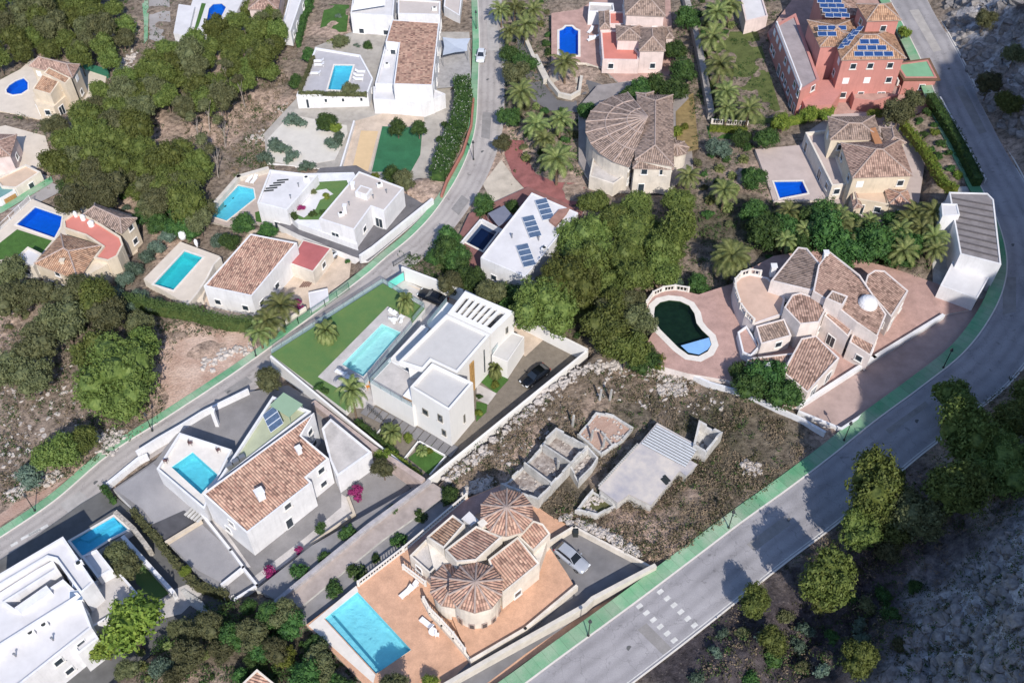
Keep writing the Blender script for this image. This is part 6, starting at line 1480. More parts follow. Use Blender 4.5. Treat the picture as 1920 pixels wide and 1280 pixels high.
q = W(370, 463, g + 1); t = thing('white_parasol', 'closed white parasol lying by the turquoise pool steps', 'parasol', q); m = MB(); m.lathe((q.x, q.y), [(.08, g + 1), (.3, g + 1.8), (.28, g + 2.4), (0, g + 2.8)], 10); m.build('canvas', MATS['white_canvas'], t)
# ---- cream house with red terrace and deep blue pool, far left
g = -6.2
pl = [(31, 421), (66, 389), (116, 406), (113, 425), (102, 446)]
plot('pool_terrace', [(-60, 500), (0, 425), (58, 372), (125, 400), (180, 380), (262, 408), (258, 470), (150, 545), (20, 500), (-20, 520)], M('cream_paving', (.6, .53, .45)), g, holes=[ccw(PW(pl, g))], side=cream)
sheet('garden_lawn', [(-40, 490), (0, 455), (32, 430), (97, 451), (65, 490), (30, 480), (0, 487), (-30, 510)], lawnm, g + .05)
pool(pl, g + .03, 'deep blue pool beside the house with the red roof terrace', tint=(.25, .62, .95), floor=pool_deep, rim=.3)
T = house(150, 460, g, 'cream house with a red rounded roof terrace between two tiled roofs')
block(T, PQ([(66, 494), (116, 440), (190, 462), (230, 470), (200, 495), (146, 525)], g + 4.9), g, g + 4.8, cream)
hip(T, PQ([(147, 526), (64, 494), (114, 438), (190, 460)], g + 5.4), g + 5.4, 1.3, cream, tileD, g, over=.3, win=3, every=2.6)
hip(T, PQ([(228, 438), (156, 402), (178, 381), (257, 409)], g + 5.4), g + 5.4, 1.1, cream, tileB, g, over=.3, win=4)
flat(T, PQ([(175, 483), (192, 462), (160, 441), (120, 428), (118, 412), (137, 399), (158, 402), (190, 420), (226, 443), (231, 458), (220, 480), (202, 489)], g + 5.5), g, g + 5.5, cream, redpave, par=.3, w=.3, win=5)
for k, (x, y) in enumerate(((171, 421), (156, 410), (142, 404))): q = W(x, y, g + 5.4); m = MB(); m.lathe((q.x, q.y), [(.5 - .1 * k, g + 5.2), (.5 - .1 * k, g + 5.9), (.2, g + 6.2), (0, g + 6.25)], 14); m.build('water_tank', whitemetal, T)
flat(T, PQ([(22, 490), (52, 462), (78, 475), (62, 500)], g + 3.2), g, g + 3.2, palecream, whiteroof, par=.2, win=4)
q = W(118, 492, g + 6); chimney(T, q.x, q.y, g + 5.7, .7, .6, cream)
slatfence('pale railing along the lane above the deep blue pool', [(0, 432), (58, 376)], z=g, h=1.2, mat=whitemetal, slat=.25)
# ---- cream villa with oval pool, top left
g = -10.0
pl = [(12, 168), (18, 160), (30, 152), (44, 147), (52, 155), (52, 168), (40, 176), (24, 178), (13, 174)]
plot('pool_patio', [(-40, 165), (0, 150), (38, 130), (60, 110), (150, 118), (200, 140), (195, 175), (160, 200), (80, 225), (-40, 200)], M('cream_paving', (.6, .53, .45)), g, holes=[ccw(PW(pl, g))], side=cream)
pool(pl, g + .03, 'oval deep blue pool left of the cream villa at the top left', tint=(.25, .62, .95), floor=pool_deep, rim=.3)
T = house(100, 150, g, 'cream villa with oval pool and three stepped tile roofs at the top left')
hip(T, PQ([(136, 146), (54, 124), (72, 106), (150, 121)], g + 6.2), g + 6.2, 1.3, cream, tileC, g, over=.3, win=3)
shed(T, P3([(61, 168, g + 5.2), (80, 140, g + 5.9), (112, 153, g + 5.9), (95, 178, g + 5.2)]), cream, tileD, g, win=4, every=2.6)
shed(T, P3([(82, 138, g + 6.2), (92, 127, g + 6.6), (133, 147, g + 6.6), (122, 158, g + 6.2)]), cream, tileD, g, win=5)
block(T, PQ([(60, 180), (95, 180), (125, 160), (140, 165), (100, 200), (70, 200)], g + 3.0), g, g + 2.9, cream); autowin(T, PQ([(60, 180), (95, 180), (125, 160), (140, 165), (100, 200), (70, 200)], g + 3), g, g + 3, 3)
gwall('green screened wall running right from the cream villa at the top left', [(150, 128), (205, 142)], 1.6, .2, M('green_screen', (.03, .16, .10), .1, 2, .8)); 
# ---- partly visible houses on the left edge
g = -9.3
plot('courtyard', [(-60, 330), (-60, 250), (10, 235), (85, 255), (98, 300), (60, 320), (95, 332), (0, 388), (-60, 420)], M('cream_paving', (.6, .53, .45)), g, side=cream)
T = house(5, 275, g, 'pink tiled house cut by the left edge above the short lane'); hip(T, PQ([(20, 292), (-40, 300), (-40, 250), (32, 252)], g + 4), g + 4, 1.0, pinkwall, tileC, g, over=.25, win=3)
T = house(45, 320, g, 'low cream building with a salmon flat roof by the short lane'); flat(T, PQ([(2, 350), (-10, 335), (48, 308), (76, 322), (30, 352)], g + 3), g, g + 3, palecream, M('peach_terrace', (.58, .44, .33)), par=.3, win=3)
T = house(10, 360, g, 'low building with teal roof and dark red garage door at the left edge'); flat(T, PQ([(-30, 380), (-30, 352), (8, 345), (28, 356), (0, 372)], g + 2.6), g, g + 2.6, white, M('teal_roof', (.16, .30, .29), .08, 1, .8), par=.08, w=.15)
a, b = PQ([(0, 373), (28, 357)], g + 2.6); window(T, a, b, 1.6, g + 1.1, 2.2, 1.9, 'g')
# ---- house with solar panels on a long white roof, centre
g = -.9
plot('yard', [(838, 490), (880, 400), (990, 350), (1095, 395), (1060, 470), (1000, 530), (930, 530), (900, 515)], M('dull_red_paving', (.25, .12, .11), .15, .6, .9), g, side=white, holes=[ccw(PW([(872, 453), (902, 417), (934, 432), (905, 470)], g))])
pool([(872, 453), (902, 417), (934, 432), (905, 470)], g + .03, 'dark shaded pool left of the white roof with solar panels', tint=(.30, .42, .62), floor=M('murky_shade_floor', (.05, .08, .16), .1, 1, .5), rim=.3)  # dark tint and floor paint in both murky water and shade
T = house(980, 450, g, 'white house with three rows of solar panels on its pale sloping roof'); zf = shed(T, P3([(901, 484, g + 4.6), (997, 362, g + 5.2), (1084, 400, g + 5.2), (1050, 440, g + 5.2), (985, 520, g + 4.6)]), white, whiteroof, g, win=4, every=3.5)
for (x, y) in ((1021, 396), (997, 427), (986, 479)):
    q = W(x, y, g + 5); solar_grid(T, (q.x, q.y), lambda x_, y_: zf(x_, y_) + .15, (W(1030, 418, 5) - W(1012, 376, 5)).to_2d() if True else None, 4, 1, w=1.1, h=1.9, mat=pvgrey)
m = MB(); S = P3([(1030, 415, g + 5.3), (1048, 395, g + 5.3), (1068, 392, g + 5.3), (1062, 402, g + 5.3), (1042, 425, g + 5.3)]); m.prism([(s[0], s[1]) for s in S], g + 5, g + 5.6); m.build('roof_patch', M('rusty_patch', (.34, .19, .15), .15, 1, .9), T)
wallw('white low wall round the dark shaded pool', PQ([(864, 455), (902, 410), (940, 430)], g + .9), g - 1, g + .9, .25, white)
t = thing('shade_sail', 'dark triangular shade sail above the shaded pool', 'shade sail', W(940, 405, g)); m = MB(); S = P3([(915, 400, g + 2.6), (945, 385, g + 2.6), (962, 405, g + 2.6), (935, 425, g + 2.4)]); m.face(S); m.face([Vector(s) - Vector((0, 0, .04)) for s in S][::-1]); m.build('canvas', M('grey_canvas', (.16, .17, .22), .05, 1, .8), t)
for s in S[:2]: m = MB(); m.tube([(s[0], s[1], g), s], .05, 6); m.build('pole', metal, t)
# ---- lots at the top edge
g = -7.6
pl = [(386, 46), (392, 16), (400, 8), (415, 7), (424, 14), (416, 30), (405, 46)]
plot('pool_patio', [(345, 70), (358, 10), (372, -30), (470, -30), (440, 30), (428, 50), (360, 72)], whiteroof, g, holes=[ccw(PW(pl, g))], side=white)
pool(pl, g + .03, 'bright blue pool with a curved end at the top edge', tint=(.25, .68, .93), floor=pool_deep, rim=.2)
sheet('garden_lawn', [(362, 62), (378, 6), (386, 7), (372, 50)], lawnm, g + .04)
plot('roof_deck', [(325, 62), (335, 8), (365, 12), (352, 68)], whiteroof, g + .8, side=white, low=False)
T = house(505, 20, -6.8, 'white long planter terrace building with mauve roof at the top'); flat(T, PQ([(527, 55), (548, -30), (575, -30), (545, 58)], -3.5), -7, -3.5, white, whiteroof, par=.3, win=3)
T = house(500, 0, -6.8, 'mauve tiled house corner at the top edge'); hip(T, PQ([(465, 18), (470, -30), (530, -30), (522, 20)], -2.8), -2.8, 1, pinkwall, tileC, -7, over=.25)
gsheet('garden_lawn', [(600, 55), (610, 8), (655, 10), (650, 60), (625, 62)], lawnm, .06)
gsheet('garden_lawn', [(1300, 60), (1420, 60), (1470, 230), (1390, 235), (1340, 190)], drylawn, .06)
gsheet('garden_lawn', [(1325, 238), (1400, 240), (1400, 262), (1330, 260)], lawnm, .06)
gsheet('planting_bed', [(1266, 190), (1300, 175), (1310, 280), (1270, 290)], M('ochre_earth', (.30, .22, .10), .2, .8), .06)
gwall('long stone retaining wall running down beside the palm garden', [(1283, 0), (1300, 60), (1313, 120), (1332, 225)], 1.6, 1.1, M('pale_stone_wall', (.42, .39, .37), .18, 1.5, .9, .4, 4)); balustrade('white balustrade at the foot of the palm garden', [(1334, 232), (1400, 236)], float(G0(1360, 235).z) + .2)
T = house(1410, 10, -1.0, 'pale pergola terrace left of the red mansion'); flat(T, PQ([(1398, 40), (1385, -20), (1425, -20), (1440, 30)], 2), -1.5, 2, pinkwall, whiteroof, par=.3)
# bottom tiled corner
T = house(478, 1275, -.4, 'tiled roof corner peeping in at the bottom edge'); shed(T, P3([(445, 1290, 3.0), (482, 1254, 3.0), (520, 1285, 2.4), (505, 1330, 2.4), (450, 1330, 3.0)]), palecream, tileA, -1)
# street lamps
for x, y, l in ((66, 958, 'dark street lamp on the green pavement at the lower left'), (286, 808, 'street lamp beside the big round pine at the green pavement'), (480, 668, 'street lamp opposite the left corner of the villa lawn'), (888, 300, 'street lamp above the bend near the oleander hedge'), (893, 55, 'street lamp near the top of the straight road'), (1103, 1192, 'lamp on the green pavement nearest the crossing'), (1366, 990, 'street lamp beside the red earth of the ruin plot'), (1582, 826, 'street lamp at the corner of the pink drive court'), (1768, 690, 'street lamp by the curved end of the white street wall')):
    lamp(x, y, l)
q = W(900, 108, -5); mk_car('small white car half on the green pavement at the top road', G0(902, 110) + Vector((0, 0, .08)), R(85), 'c8ccd2', 3.9, 1.7, 1.5)
# pink kerb wall by the oleanders
gwall('terracotta coloured kerb wall along the oleander hedge', [(888, 190), (884, 240), (868, 290), (838, 345), (828, 372)], .8, .35, M('terracotta_wall', (.40, .17, .13), .1, 1, .85)); 
hedge('long oleander hedge with white flowers along the upper road', [(866, 160), (870, 200), (858, 250), (836, 300), (822, 340)], 2.4, 3.0, leaf_dark, seed=12, flowers=flower_w, dens=60, leaf=.13)
slatfence('dark railing at the villa end of the upper road', [(738, 500), (770, 480)], h=1.0, mat=darkmetal)

# ---- repairs in the asphalt, roof clutter
pa1, pa2 = M('asphalt_patch_dark', (.29, .275, .265), .12, .8, .9, .1, 10, fine=.1), M('asphalt_patch_light', (.43, .405, .385), .1, .8, .9, .1, 10, fine=.08)
for px, mt in (([(112, 946), (150, 920), (178, 945), (140, 972)], pa2), ([(300, 808), (372, 762), (384, 775), (312, 822)], pa2), ([(420, 733), (462, 706), (474, 716), (432, 745)], pa1), ([(905, 210), (922, 212), (918, 262), (902, 258)], pa1), ([(912, 30), (932, 30), (936, 95), (916, 95)], pa2), ([(846, 392), (866, 366), (880, 376), (860, 404)], pa1), ([(730, 500), (762, 474), (778, 490), (748, 515)], pa2),
               ([(1195, 1180), (1212, 1168), (1260, 1215), (1243, 1227)], pa1), ([(1400, 1020), (1470, 968), (1484, 982), (1414, 1034)], pa1), ([(1660, 806), (1735, 752), (1742, 760), (1668, 814)], pa1), ([(1880, 520), (1905, 520), (1905, 585), (1880, 590)], pa1), ([(1790, 165), (1806, 160), (1850, 248), (1836, 252)], pa1), ([(1705, 20), (1722, 18), (1765, 95), (1750, 98)], pa2)):
    gsheet('road_repair', px, mt, .0535)
zz = M('dark_manhole', (.12, .12, .12), .05, 3, .7)
for x, y in ((180, 905), (430, 735), (640, 590), (915, 150), (905, 285), (1180, 1215), (1480, 975), (1720, 790), (1900, 460), (1780, 130)):
    a = G0(x, y); m = MB(); m.lathe((a.x, a.y), [(.0, a.z + .058), (.33, a.z + .0575)], 14, smooth=False); tag(m.build('manhole_cover', zz), kind='structure')
for h in [o for o in C.objects if o.get('category') == 'house']:
    l = h['label']
    if 'beige flat roof and a dark' in l: [ac(h, x, y, .98, .5) for x, y in ((712, 350), (640, 405))]; [vent(h, x, y, 1.0) for x, y in ((700, 372), (655, 385), (725, 362))]
    if 'long bright' in l: [ac(h, x, y, -.8, 0) for x, y in ((728, 100), (726, 125))]
    if 'stepped flat' in l: [ac(h, x, y, z, .6) for x, y, z in ((60, 1190, 3.05), (85, 1175, 3.05), (150, 1060, 4.8))]; [vent(h, x, y, 3.05) for x, y in ((30, 1230), (100, 1200))]
    if 'louvre' in l: [vent(h, x, y, .12) for x, y in ((560, 350), (545, 372))]; ac(h, 575, 338, .12, .2)
    if 'three rows' in l: [vent(h, x, y, 4.2) for x, y in ((1010, 450), (960, 445))]; ac(h, 1020, 470, 4.0, .8)
    if 'beige flat roof behind' in l: ac(h, 815, 20, -1.05)
# ================================================================== vegetation
def inpoly(x, y, P):
    c = False; n = len(P)
    for i in range(n):
        a, b = P[i], P[(i + 1) % n]
        if (a[1] > y) != (b[1] > y) and x < (b[0] - a[0]) * (y - a[1]) / (b[1] - a[1]) + a[0]: c = not c
    return c
AVOIDPX = []
def onplot(x, y, m=0):
    return any(inpoly(x, y, P) for P, z in PLOTS)
def part_of(pts, x, y):
    xs = sorted(p[0] for p in pts); ys = sorted(p[1] for p in pts); n = len(pts)
    v = 'upper' if y < ys[n // 3] else 'lower' if y > ys[2 * n // 3] else 'middle'; h = 'left' if x < xs[n // 3] else 'right' if x > xs[2 * n // 3] else 'centre'
    return v + ' ' + h
NOUN = {'palm': 'palm', 'dwarfpalm': 'low palm', 'bush': 'dark round shrub', 'olivebush': 'dull olive shrub', 'broad': 'dark leafy tree', 'olive': 'greyish pine', 'pine': 'olive green pine', 'bluebush': 'grey green shrub', 'limebush': 'bright shrub', 'bigpine': 'broad pine'}
def grove(poly, sp, kinds, label, group, seed=1, sc=(.8, 1.05), zs=(.9, 1.15), avoid=True, maxn=70):
    r = random.Random(seed); pts = []; x0, x1 = min(p[0] for p in poly), max(p[0] for p in poly); y0, y1 = min(p[1] for p in poly), max(p[1] for p in poly)
    for _ in range(6000):
        x, y = r.uniform(x0, x1), r.uniform(y0, y1)
        if not inpoly(x, y, poly) or any((x - a) ** 2 + ((y - b) * 1.25) ** 2 < sp * sp for a, b in pts): continue
        pts.append((x, y))
        if len(pts) >= maxn: break
    pts.sort(key=lambda p: p[1])
    for x, y in pts:
        kk = r.choice(kinds); plant(kk, x, y, r.uniform(*sc) * (1.22 if kk == 'pine' and 'bigpine' in kinds else 1), NOUN[kk] + ' at the ' + part_of(pts, x, y) + ' of ' + label, group, base=False, zs=r.uniform(*zs))
grove([(-20, -20), (225, -20), (232, 40), (225, 90), (195, 118), (150, 105), (70, 90), (0, 110), (-20, 130)], 31, ['pine', 'pine', 'olive'], 'the wood above the cream villa', 'pines of the wood at the top left', 1, (.64, .86), (.8, 1.45))
grove([(95, 235), (130, 215), (160, 190), (200, 150), (240, 135), (262, 180), (275, 260), (350, 285), (378, 300), (350, 370), (290, 372), (210, 350), (140, 330), (92, 290)], 34, ['pine', 'pine', 'pine', 'olive'], 'the wood left of the bare slope', 'pines of the wood left of the bare slope', 2, (.7, .95), (.8, 1.4))
grove([(265, 90), (330, 80), (360, 65), (420, 40), (470, 10), (530, 20), (535, 70), (500, 130), (440, 160), (395, 190), (345, 200), (300, 180), (262, 150)], 31, ['pine', 'olive', 'pine'], 'the wood above the bare slope', 'pines of the wood above the bare slope', 3, (.64, .86), (.8, 1.4))
for k, (x, y) in enumerate(((405, 205), (420, 150), (448, 180), (472, 130), (505, 115), (380, 225), (360, 250), (410, 255), (520, 60), (490, 60), (375, 290), (395, 310))):
    plant('thin', x, y - 28, .72, 'thin bare trunked pine leaning at the edge of the pink slope', 'slender pines on the bare slope', base=False)
grove([(1110, 375), (1150, 350), (1230, 350), (1285, 365), (1298, 400), (1300, 440), (1275, 490), (1225, 515), (1205, 550), (1150, 575), (1090, 560), (1040, 575), (1015, 555), (1030, 510), (1065, 465), (1090, 420)], 50, ['bigpine', 'pine', 'pine'], 'the central pine grove', 'pines of the central grove', 5, (.62, .8), (.75, 1.4))
plant('pine', 1135, 615, 1.15, 'round pine standing at the lower end of the central grove', base=False); plant('pine', 1175, 650, .95, 'pine between the long villa wall and the kidney pool', base=False); plant('olive', 1200, 595, .8, 'dull pine touching the deck of the kidney pool', base=False)
for x, y, s, k, l in ((215, 700, 1.0, 'bigpine', 'huge domed pine standing beside the pink bare ground at the left'), (170, 655, .95, 'pine', 'pine joined to the upper side of the huge domed pine'), (262, 650, .95, 'pine', 'pine between the cream villa terrace and the pink bare ground'), (180, 555, 1.0, 'pine', 'round pine directly below the house with the red roof terrace'), (115, 600, 1.05, 'olive', 'dull green pine at the left below the house with the red roof terrace'), (60, 640, .95, 'olive', 'olive pine near the left edge above the grey slope'), (20, 560, .9, 'olive', 'grey green tree below the cream house at the left edge'), (20, 690, .9, 'olive', 'pine at the left edge beside the grey slope'), (65, 700, .85, 'olive', 'low olive pine beside the grey slope'), (100, 842, .9, 'pine', 'yellow green round pine above the lower left pavement'), (150, 822, .7, 'pine', 'smaller pine leaning on the round one above the lower left pavement'), (55, 885, .9, 'blue', 'dark drooping tree left of the lower left pine'), (238, 1170, 1.85, 'lime', 'large lime green dome shaped pine beside the white house at the bottom left'), (192, 1212, .85, 'lime', 'small pine clump tucked under the lime green dome pine'), (90, 40, 1, 'olive', 'tall dull pine in the front row of the top left wood')):
    plant(k, x, y, s, l, base=False)
# central-left shrubs and trees
for x, y, s, k, l in ((838, 445, .8, 'broad', 'dark round tree right of the upper road bend'), (855, 480, .8, 'broad', 'dark tree below the dark shaded pool'), (815, 480, .55, 'broad', 'low dark tree beside the upper road below the bend'), (890, 520, .8, 'broad', 'dark tree between the villa forecourt and the solar panel roof'), (920, 545, .7, 'olive', 'dull tree behind the back wall of the villa'), (950, 575, .6, 'broad', 'dark tree just behind the pergola end of the villa'), (905, 380, .7, 'broad', 'round green tree at the bend of the upper road'), (960, 385, .5, 'broad', 'dark hedge like tree by the red ramp'), (845, 530, .6, 'olive', 'bushy tree behind the villa entrance wall'), (860, 515, .5, 'blue', 'grey green bush behind the villa entrance wall'),
                      (455, 415, .75, 'broad', 'pyramid shaped tree overlapping the long light blue pool'), (410, 445, .8, 'blue', 'dark conifer above the turquoise pool'), (370, 405, .7, 'blue', 'grey green tree by the corner of the long light blue pool'), (430, 450, .6, 'broad', 'dark tree behind the brown tiled roof'), (500, 430, .6, 'broad', 'green bush between lawn terrace and brown tiled roof'), (650, 490, .5, 'bush', 'round clipped shrub by the white street wall'), (140, 370, .9, 'olive', 'dark green tree above the house with the red roof terrace'), (270, 400, .7, 'broad', 'dark tree right of the cream house with the red roof terrace'), (330, 375, .7, 'broad', 'dark tree at the foot of the dense wood'), (190, 372, .8, 'olive', 'tree behind the grey tiled roof of the cream house at the left')):
    plant(k, x, y, s, l, base=False)
hx = [(305, 440), (290, 470), (262, 490), (240, 520), (225, 545), (300, 455), (275, 475)]
for k, (x, y) in enumerate(((312, 440), (292, 458), (272, 478), (252, 500), (232, 522), (215, 545), (260, 555), (285, 565), (240, 565))):
    plant('blue', x, y, .72, ['grey green tree at the top of the row left of the turquoise pool', 'second grey green tree of the row left of the turquoise pool', 'third grey green tree of the row left of the turquoise pool', 'fourth grey green tree of the row left of the turquoise pool', 'fifth grey green tree of the row left of the turquoise pool', 'last grey green tree of the row left of the turquoise pool', 'grey green tree below the left corner of the turquoise pool terrace', 'grey green tree at the bottom of the turquoise pool terrace', 'grey green tree at the end of the cypress hedge'][k], base=False)
hedge('tall cypress hedge running below the turquoise pool and the brown tiled house', [(240, 575), (300, 590), (365, 600), (430, 618), (500, 622)], 2.6, 1.1, leaf_cyp, seed=21, spiky=True, dens=60)
hedge('tall cypress hedge behind the white villa wall near the solar panel roof', [(895, 545), (930, 562), (955, 590)], 2.2, 1.2, leaf_olive, seed=22, spiky=True, dens=50)
# palms
for x, y, s, l in ((525, 575, 1.0, 'broad palm beside the magenta bougainvillea above the green fence'), (505, 600, .95, 'palm left of the broad one above the green fence'), (485, 625, .8, 'palm at the left end of the green railing fence'), (1060, 120, 1.05, 'thick crowned palm at the lower end of the arched pool'), (975, 175, 1.1, 'palm at the left beside the shaded drive of the pink villa'), (1045, 300, 1.25, 'large palm above the faded red ramp'), (1005, 235, 1.0, 'palm in the dark bed left of the fan shaped roof'), (1050, 225, .95, 'second palm in the dark bed left of the fan shaped roof'), (1020, 262, .8, 'low palm in the dark bed above the red ramp'), (985, 50, 1.0, 'dark palm left of the arched pool'), (1000, 20, .9, 'palm at the top edge left of the pink villa'), (1335, 70, 1.15, 'palm high in the garden left of the red mansion'), (1345, 25, 1.1, 'palm at the top of the garden left of the red mansion'), (1370, 10, 1.0, 'topmost palm by the pergola terrace'), (1350, 125, 1.2, 'palm with orange heart beside the stone retaining wall'), (1365, 175, 1.0, 'palm on the lawn above the white balustrade'), (1405, 205, 1.0, 'palm right of the balustrade in the garden'), (1365, 205, .9, 'palm nearest the white balustrade'), (1360, 360, .9, 'palm between the dark tree and the rosy terrace'), (1290, 330, .8, 'palm at the lower right corner of the fan roofed house'), (1695, 470, .9, 'palm beside the pale flank of the grey roofed building'), (1715, 400, .8, 'grey palm in the shade left of the white tower'), (940, 20, .9, 'dark palm at the top edge beside the straight road'), (955, 60, .9, 'dark palm right of the straight road'), (965, 15, .9, 'palm second from the road at the top edge')):
    plant('palm', x, y, s, l, base=False)
plant('bigpalm', 1375, 480, 1.05, 'huge starry palm with an orange heart above the kidney pool', base=False)
plant('magenta', 556, 572, .9, 'magenta bougainvillea beside the broad palm'); plant('magenta', 566, 582, .7, 'purple flowering shrub by the little white shelter')
plant('limebush', 1270, 250, 1.3, 'yellow flowering bush right of the fan roofed house'); plant('limebush', 1285, 240, .9, 'smaller yellow bush right of the fan roofed house')
for x, y, s, k, l in ((1350, 275, 1.0, 'blue', 'round bluish green tree below the palm garden balustrade'), (1470, 422, .9, 'broad', 'large dark tree covering the corner of the deep blue terrace pool'), (1548, 402, 1.0, 'broad', 'bright leaved tree below the rosy terrace'), (1555, 430, 1.2, 'broad', 'leafy tree left of the peach terrace'), (1640, 455, 1.25, 'broad', 'broad dark tree behind the hacienda roofs'), (1590, 460, 1.1, 'broad', 'green tree touching the top of the hacienda roof'), (1435, 430, 1.0, 'broad', 'green tree right of the starry palm'), (1415, 395, .8, 'broad', 'dark tree left of the terrace pool'), (1500, 455, .7, 'broad', 'tree over the grey hacienda roof'), (1690, 430, .8, 'lime', 'light leaved tree below the cream house'), (1415, 330, .7, 'broad', 'small dark tree left of the rosy terrace'), (1470, 225, .9, 'lime', 'bright green tree beneath the red mansion terrace'), (1520, 210, .8, 'lime', 'bright green clump at the foot of the red mansion'), (1440, 255, .8, 'broad', 'dark tree left of the cream house at the right'), (1545, 212, .6, 'lime', 'bright clump between red mansion and cream house'), (1390, 255, .6, 'broad', 'dark green cone shaped shrub by the palm garden'), (1280, 130, .9, 'broad', 'bright green tree right of the pink villa'), (1265, 165, .9, 'broad', 'dark tree below the pink villa'), (1200, 165, .85, 'broad', 'palm like dark tree above the fan roofed house'), (1230, 155, .8, 'broad', 'dark tree between pink villa and fan roofed house'), (1180, 175, .7, 'broad', 'bushy tree at the top left of the fan roofed house'), (1100, 205, .6, 'broad', 'low dark tree left of the fan roofed house'), (1290, 30, .9, 'broad', 'dark tree at the top right of the pink villa'), (1265, 90, .8, 'broad', 'dark tree beside the stone retaining wall'), (1695, 55, .75, 'lime', 'light green cone tree by the square roof tower'), (1690, 205, .8, 'olive', 'grey bush in front of the red mansion steps'), (1640, 210, .7, 'lime', 'yellow green bush under the red mansion balcony'), (1710, 185, .6, 'olive', 'bush beside the green roof of the red mansion'),
                      (960, 100, .8, 'broad', 'dark bushy tree right of the straight road'), (965, 130, .8, 'olive', 'reddish bushy tree beside the straight road'), (955, 215, .8, 'broad', 'dark tree at the road opposite the oleander hedge'), (940, 265, .5, 'olive', 'small tree at the top of the red ramp'), (985, 115, .8, 'broad', 'dark tree left of the sinuous white wall'), (1440, 700, 1.0, 'broad', 'dark tree below the front roofs of the hacienda'), (1415, 720, .9, 'broad', 'dark tree at the left of the front hacienda roofs'), (1475, 735, .9, 'broad', 'dark tree at the corner of the pink drive court'), (1395, 700, .7, 'broad', 'round tree beside the hacienda steps'), (1235, 672, .7, 'lime', 'yellow bush below the kidney pool deck'), (1205, 670, .8, 'broad', 'green tree below the lower end of the central grove'), (1310, 530, .6, 'broad', 'bright small tree above the kidney pool'), (1270, 525, .55, 'blue', 'spiky bush above the kidney pool')):
    plant(k, x, y, s, l, base=False)
for x, y, s, k, l in ((610, 225, .7, 'broad', 'green tree below the raised grey deck'), (630, 235, .6, 'lime', 'bright tree beside the ochre court'), (745, 235, .6, 'broad', 'flat topped tree at the head of the green turf'), (785, 238, .55, 'broad', 'second flat topped tree at the head of the green turf'), (580, 100, .6, 'broad', 'dark tree at the left corner of the grey raised deck'), (655, 165, .55, 'olive', 'dull tree hanging over the grey raised deck'), (555, 150, .6, 'broad', 'round tree left of the grey raised deck'), (735, 325, .6, 'broad', 'tree below the green turf lawn'), (760, 335, .6, 'olive', 'second tree below the green turf lawn'), (700, 330, .5, 'lime', 'bright bush at the corner of the beige roofed house'), (690, 85, .4, 'broad', 'small palm like tree between deck and terracotta roof'), (620, 80, .6, 'lime', 'yellowish bushes above the grey raised deck'), (640, 75, .5, 'olive', 'bush above the top edge of the grey raised deck'), (670, 85, .5, 'blue', 'grey bush above the right end of the raised deck'), (560, 35, .5, 'broad', 'small round tree in the top garden'), (575, 10, .5, 'broad', 'dark tree at the top edge of the garden'), (545, 55, .5, 'broad', 'dark tree under the planter terrace'), (635, 30, .4, 'bluebush', 'grey agave like bush on the top lawn'), (825, 260, .45, 'bush', 'shrub between turf lawn and oleander hedge'), (820, 300, .5, 'limebush', 'yellow shrub beside the oleander hedge'), (835, 235, .5, 'bush', 'dark shrub above the oleander bed')):
    plant(k, x, y, s * (1.6 if 'bush' in k else 1), l, base=False)
for k, (x, y) in enumerate(((500, 300), (515, 275), (530, 285), (548, 300), (560, 235), (548, 228), (575, 318), (620, 275), (638, 265))):
    plant('bluebush', x, y, 1.4, ['cloud pruned shrub at the lower left of the sand garden', 'cloud pruned shrub at the left rim of the sand garden', 'small shrub on the sand garden', 'round shrub at the bottom of the sand garden', 'flat dark shrub at the top of the sand garden', 'dark shrub left of the sand garden top', 'shrub at the lower edge of the sand garden', 'shrub near the middle wall of the sand garden', 'shrub below the tree of the ochre court'][k], z=-4.9)
# bottom trees
for x, y, s, k, l in ((430, 1195, .6, 'broad', 'dark tree left of the large sky blue pool'), (505, 1150, .7, 'broad', 'dark tree above the corner of the large sky blue pool'), (545, 1165, .7, 'broad', 'tree touching the left corner of the large sky blue pool'), (470, 1190, .55, 'olive', 'dull tree in the dark garden at the bottom'), (395, 1170, .5, 'olive', 'tree beside the lime green dome pine'), (535, 1225, .65, 'lime', 'yellow green tree at the bottom beside the pool corner'), (575, 1265, .8, 'broad', 'dark tree at the bottom edge left of the pool'), (640, 1292, .6, 'broad', 'dark tree at the bottom edge below the pool'), (745, 1292, .6, 'olive', 'dull tree at the bottom edge under the orange deck'), (810, 1275, .5, 'lime', 'white flowering bush at the bottom edge of the orange deck'), (600, 1255, .5, 'olive', 'tree below the left side of the large pool'), (495, 1215, .6, 'broad', 'dark tree between yellow green tree and dark garden'), (350, 1230, .6, 'olive', 'shaded tree right of the lime green dome pine'), (300, 1245, .7, 'blue', 'grey tree at the bottom below the lime green dome pine'), (225, 1035, .55, 'olive', 'dull bushy tree beside the narrow turf strip'), (232, 1058, .55, 'olive', 'lower bushy tree beside the narrow turf strip'), (345, 1070, .4, 'lime', 'light bush by the parking pad corner'), (715, 850, .6, 'lime', 'yellow green tree below the flat white terrace corner'), (718, 875, .45, 'olive', 'small tree below the yellow green one'), (505, 710, .6, 'olive', 'grey bush above the green terrace of the white house'), (845, 925, .4, 'broad', 'dark narrow tree beside the farther conical tower')):
    plant(k, x, y, s, l, base=False)
